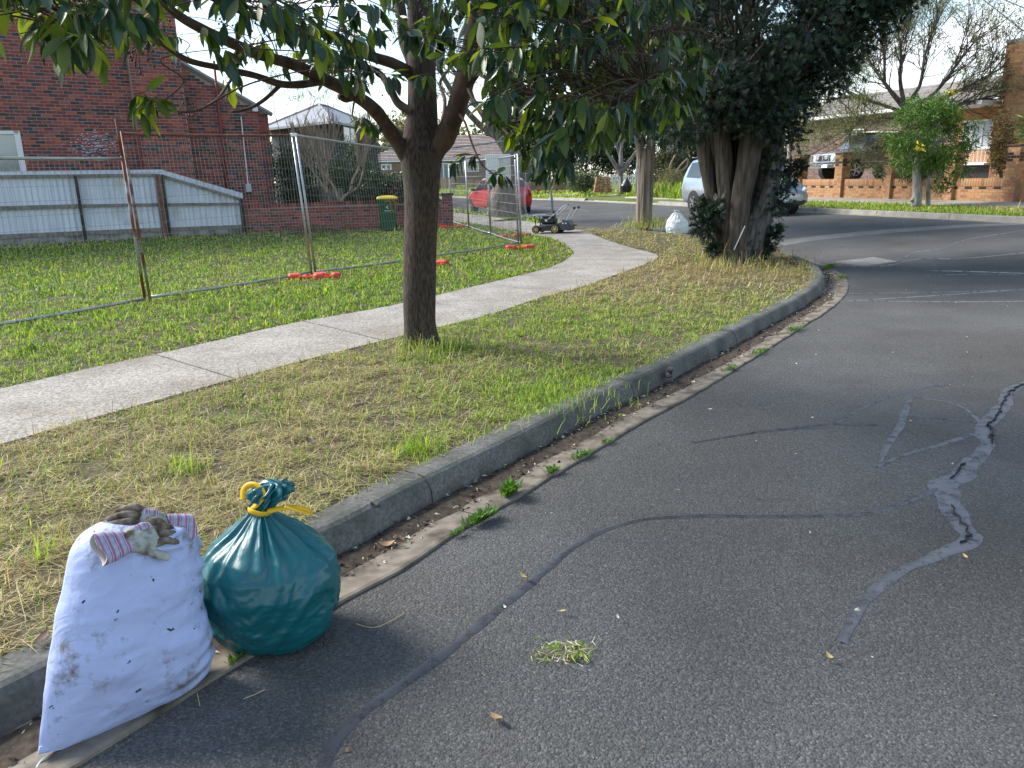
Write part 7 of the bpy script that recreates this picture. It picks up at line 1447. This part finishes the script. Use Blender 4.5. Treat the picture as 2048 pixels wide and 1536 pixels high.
C4 = Vector((c_.x, c_.y, 0)); s0, _ = onpl(684, 260, C4, e4); s1, _ = onpl(711, 260, C4, e4); window(h4, C4 + n4 * .05, e4, n4, s0, s1, onpl(700, 284, C4, e4)[1], onpl(700, 247, C4, e4)[1], mull=1, glass=M_GLASS)
M_TILEP = mk('roof_tile_pinkish', (.28, .16, .13), (.40, .30, .26), scale=1.2, rough=.85); M_BRKF = mk('far_brick', (.20, .13, .095), (.30, .2, .14), scale=3, rough=.95); M_BRKO = mk('far_orange_brick', (.42, .24, .12), (.5, .3, .16), scale=3, rough=.95)
sheet('end_lawn', [(-34, 72), (22, 72), (34, 130), (-50, 130)], lambda x, y: .22 + .75 * ss(72, 86, y), 3., M_TURF, skirt=.4)
Yh = 88.; h5 = empty('tiled_roof_house', Vector((-7, Yh, .9)), label='long low brick house with pink brown tiled roof at the end of the side street', cat='house')
xa, xb = at(735, 330, Yh).x, at(1075, 330, Yh).x; zE = at(880, 323, Yh).z; EX = Vector((1, 0, 0)); NF = Vector((0, -1, 0)); HP5 = Vector((0, Yh, 0))
wallpoly(h5, 'wall', HP5, EX, [(xa, .3), (xb, .3), (xb, zE), (xa, zE)], NF, .3, M_BRKF); MB().box(Vector(((xa + xb) / 2, Yh - .45, zE + .1)), (xb - xa + 1, .12, .16)).build('gutter', M_WHITE, h5)
for k in range(16):
    d0, d1 = k * .42, (k + 1) * .42 + .05; ys = -.5; x0_, x1_ = xa - .5 + k * .42, xb + .5 - k * .42
    MB().add([(x0_, Yh + ys + d0, zE + .2 + d0 * .42 + .07), (x1_, Yh + ys + d0, zE + .2 + d0 * .42 + .07), (x1_, Yh + ys + d1, zE + .2 + d1 * .42), (x0_, Yh + ys + d1, zE + .2 + d1 * .42), (x0_, Yh + ys + d0, zE + .18 + d0 * .42), (x1_, Yh + ys + d0, zE + .18 + d0 * .42)], [(0, 1, 2, 3), (4, 5, 1, 0)]).build('tile_course', M_TILEP if k % 2 else M_TILEG, h5)
for p0_, p1_, y0_, y1_, ml in ((762, 783, 326, 338, 1), (875, 898, 326, 362, 1), (925, 958, 327, 345, 2), (1000, 1035, 327, 348, 2)): window(h5, HP5 + NF * .02, EX, NF, at(p0_, 330, Yh).x, at(p1_, 330, Yh).x, at(880, y1_, Yh).z, at(880, y0_, Yh).z, fr=.14, mull=ml)
for (pa, pb_, y0_, y1_, Y_, lb) in ((755, 912, 355, 380, 80, 'low brown timber paling fence at the end of the side street'), (930, 962, 360, 384, 76, 'brown timber screen left of the red car in the distance')):
    tf = empty('timber_fence', at((pa + pb_) / 2, y1_, Y_), label=lb, cat='fence'); n_ = int((pb_ - pa) / 5)
    for k in range(n_):
        a = at(pa + (pb_ - pa) * (k + .5) / n_, y0_, Y_); w_ = (pb_ - pa) / n_ / F * Y_ * .93; MB().box(Vector((a.x, Y_, (a.z + .3) / 2)), (w_, .03, a.z - .3)).build('paling', RUSTP if False else mk_p, tf) if False else MB().box(Vector((a.x, Y_, (a.z + .2) / 2)), (w_, .03, a.z - .2)).build('paling', M_BRKO if k % 3 else M_BRKF, tf)
# ------------------------------------------------------------ middle distance across the side street
def leaning_gum():
    D = 27.5; base = at(1003, 428, D); base.z = zr(base.x, D) + .1; root = empty('gum_tree', base, label='thick leaning grey gum trunk standing beside the red car', cat='tree'); MT = bark('gum_bark', (.10, .085, .07), (.27, .235, .20), sc=13, st=(1, 1, .3), bump=.04)
    q = cat([at(1003, 432, D), at(1004, 415, D), at(1008, 380, D), at(1018, 340, D), at(1026, 300, D), at(1034, 240, D), at(1040, 150, D)], 5); w = [60, 52, 44, 32, 25, 20, 16]; rs = np.interp(np.linspace(0, 1, len(q)), np.linspace(0, 1, 7), w) / 2 / F * D; MB().tube(q, list(rs), 20, wob=.16).build('trunk', MT, root, smooth=True)
    b = MB(); tips = []
    for pl in ([(1022, 320), (985, 260), (940, 190), (900, 130)], [(1030, 270), (1000, 180), (960, 80)], [(1036, 220), (1090, 140), (1150, 60)], [(1040, 160), (1040, 60), (1030, -60)], [(1028, 290), (960, 250), (890, 160), (860, 60)]):
        p = cat([at(x, y, D + random.uniform(-.5, .5)) for x, y in pl], 4); MB().tube(p, [.13 * (1 - .6 * i / (len(p) - 1)) for i in range(len(p))], 8, wob=.2).build('limb', MT, root, smooth=True)
        for k in range(5, len(p)): twigs(b, p[k], (p[k] - p[k - 1]) + Vector((random.gauss(0, .1), 0, 0)), 1.2, .03, 3, spread=.45, up=.1, tips=tips, minr=.007)
    tag(b.build('twigs', M_GREYB, root), kind='stuff'); foliage('leaves', [(*t, .22, .22, .2) for t, d in tips[::3]], 3800, .13, .035, [G_M, G_G], root, kind='stuff')
leaning_gum()
baretree('bare_tree', 'grey leafless tree across the street with a black bag at its foot', 1242, 392, 38, [[(1243, 388), (1243, 360), (1242, 335)], [(1243, 350), (1225, 320), (1210, 300)], [(1243, 345), (1262, 318), (1275, 300)], [(1242, 335), (1242, 310), (1243, 290)]], M_GREYB, L_=1.5, depth=4, r=.12, spread=.32, up=.25, kids=(2, 4), minr=.010, nst=3)
p = gp(1252, 386, .5); p = at(1252, 385, 37); rb_ = bag('black_bag', 'black plastic bag leaning on the foot of the bare tree across the street', Vector((p.x, p.y, p.z)), .62, [(0, .18), (.1, .25), (.5, .26), (.8, .14), (1, .06)], mk('black_polythene', (.012, .012, .014), rough=.3), n=40, m=20, pleat=.03, crease=.01, seed=8)
op = empty('brick_pillar', at(1205, 386, 42), label='stepped orange brick pillar on the lawn across the street', cat='pillar'); c = at(1205, 384, 42)
for r in range(9):
    w_ = .95 - .03 * r; z = c.z - .02 + .09 * r
    for k in range(4): MB().box(Vector((c.x - w_ / 2 + w_ * (k + .5) / 4 + (.05 if r % 2 else -.02) * (k % 2), c.y, z + .04)), (w_ / 4 - .015, .5, .078)).build('brick', random.choice(OB), op)
wf_ = empty('white_fence', at(1200, 368, 46), label='white picket fence among the shrubs across the street', cat='fence')
for k, px in enumerate(np.linspace(1128, 1275, 34)): a = at(px, 349, 46); z2 = at(px, 368, 46).z; MB().box(Vector((a.x, 46, (a.z + z2) / 2)), (.06, .03, a.z - z2)).build('picket', M_WHITE, wf_)
for y in (354, 362): a, b2 = at(1125, y, 46.03), at(1278, y, 46.03); MB().box((a + b2) / 2, ((b2 - a).length, .03, .05), ex=(b2 - a)).build('rail', M_WHITE, wf_)
lbw = empty('low_garden_wall', at(1075, 378, 52), label='low brown brick edging wall behind the sign pole', cat='wall'); a, b2 = at(1052, 372, 52), at(1150, 372, 52)
for k in range(16): MB().box(a.lerp(b2, (k + .5) / 16), ((b2 - a).length / 16 - .02, .3, .5 + .03 * (k % 2))).build('block', M_BRKF, lbw)
shrub('hedge', 'very dark tall hedge behind the plastic draped fence corner', 'shrub', 1070, 372, 54, col(1045, 1100, 285, 365, 54, .8, 26), 7000, .2, .09, [G_D], None)
shrub('background_shrub', 'grey green bushy shrub right of the fissured trunk across the street', 'shrub', 1335, 372, 42, col(1298, 1365, 290, 368, 42, .6, 30), 9000, .16, .05, [G_G, G_M, G_S], [.55, .25, .2])
shrub('background_shrub', 'mid green trees massed behind the bare tree across the street', 'shrub', 1200, 372, 56, col(1110, 1290, 255, 345, 56, 1.1, 34), 11000, .28, .1, [G_M, G_D, G_G], [.4, .35, .25])
shrub('background_shrub', 'olive shrub between picket fence and orange pillar', 'shrub', 1165, 372, 45, col(1130, 1190, 330, 372, 45, .5, 10), 2600, .16, .06, [G_G, G_M])
shrub('background_shrub', 'yellow green bushes under the cypress crown beside the carport', 'shrub', 1385, 372, 50, col(1340, 1560, 255, 330, 50, .9, 26) , 8000, .24, .08, [G_M, G_B, G_G], [.4, .2, .4])
shrub('background_shrub', 'dry pale brown shrub beside the green lidded bin', 'shrub', 1350, 380, 40, col(1330, 1372, 345, 372, 40, .35, 10), 2200, .3, .02, [G_S, G_G])
baretree('crooked_tree', 'pale crooked branch tree in front of the dark carport', 1352, 382, 40.5, [[(1345, 372), (1350, 350), (1362, 330), (1385, 308)], [(1348, 360), (1340, 335), (1350, 310)], [(1352, 345), (1372, 335), (1376, 318)]], M_PALE, L_=.8, depth=2, r=.07, spread=.4)
cpt = empty('carport', at(1400, 380, 47), label='dark curved roof carport across the street left of the cypress', cat='carport'); rings = []
for px, py in ((1352, 318), (1362, 308), (1385, 304), (1420, 303), (1470, 304), (1560, 306)): a = at(px, py, 45); rings.append([a, a + Vector((0, 7, .1)), a + Vector((0, 7, 0)), a - Vector((0, 0, .10))])
MB().sweep(rings).build('roof', M_TRIMB, cpt, fix=True)
for px in (1362, 1440, 1550): a = at(px, 308, 45.2); MB().box(Vector((a.x, 45.2, a.z / 2 + .2)), (.1, .1, a.z - .4)).build('post', M_DWOOD, cpt)
MB().box(at(1450, 345, 52), (7, .1, 3.0)).build('back_wall', M_DWOOD, cpt)
gb = at(1388, 378, 41); bn = empty('wheelie_bin', gb, label='distant dark bin with bright green lid beside the silver people mover', cat='bin'); rings = [[gb + Vector((x * w_, y * w_, z)) for x, y in ((-1, -1), (1, -1), (1, 1), (-1, 1))] for z, w_ in ((0, .23), (.5, .26), (.95, .29))]
MB().sweep(rings).build('bin_body', mk('bin_body_green', (.01, .09, .04), rough=.5), bn, fix=True); rings = [[gb + Vector((x * w_, y * w_, z)) for x, y in ((-1, -1), (1, -1), (1, 1), (-1, 1))] for z, w_ in ((.95, .31), (1.0, .32), (1.05, .25))]; MB().sweep(rings).build('lid', mk('lid_green', (.02, .35, .08), rough=.5), bn, fix=True)
# distant trees that close the view on both sides
for i, (px, Y, w_, top, kind_, lb) in enumerate(((470, 70, 140, 300, G_M, 'distant trees behind the red brick house'), (790, 105, 90, 300, G_G, 'grey green distant trees left behind the near trunk'), (850, 110, 60, 262, G_S, 'pale twiggy distant tree right behind the near trunk'), (1010, 105, 80, 268, G_M, 'distant tree above the tiled roof right of the gum'), (1500, 75, 160, 245, G_M, 'distant trees behind the cypress stems'), (1700, 70, 120, 262, G_G, 'distant trees behind the mauve house roof'))):
    shrub('distant_trees', lb, 'trees', px, 372, Y, col(px - w_, px + w_, top, 350, Y, Y * .022, 26, 3), 6000, Y * .006, Y * .0025, [kind_, G_D], [.7, .3])
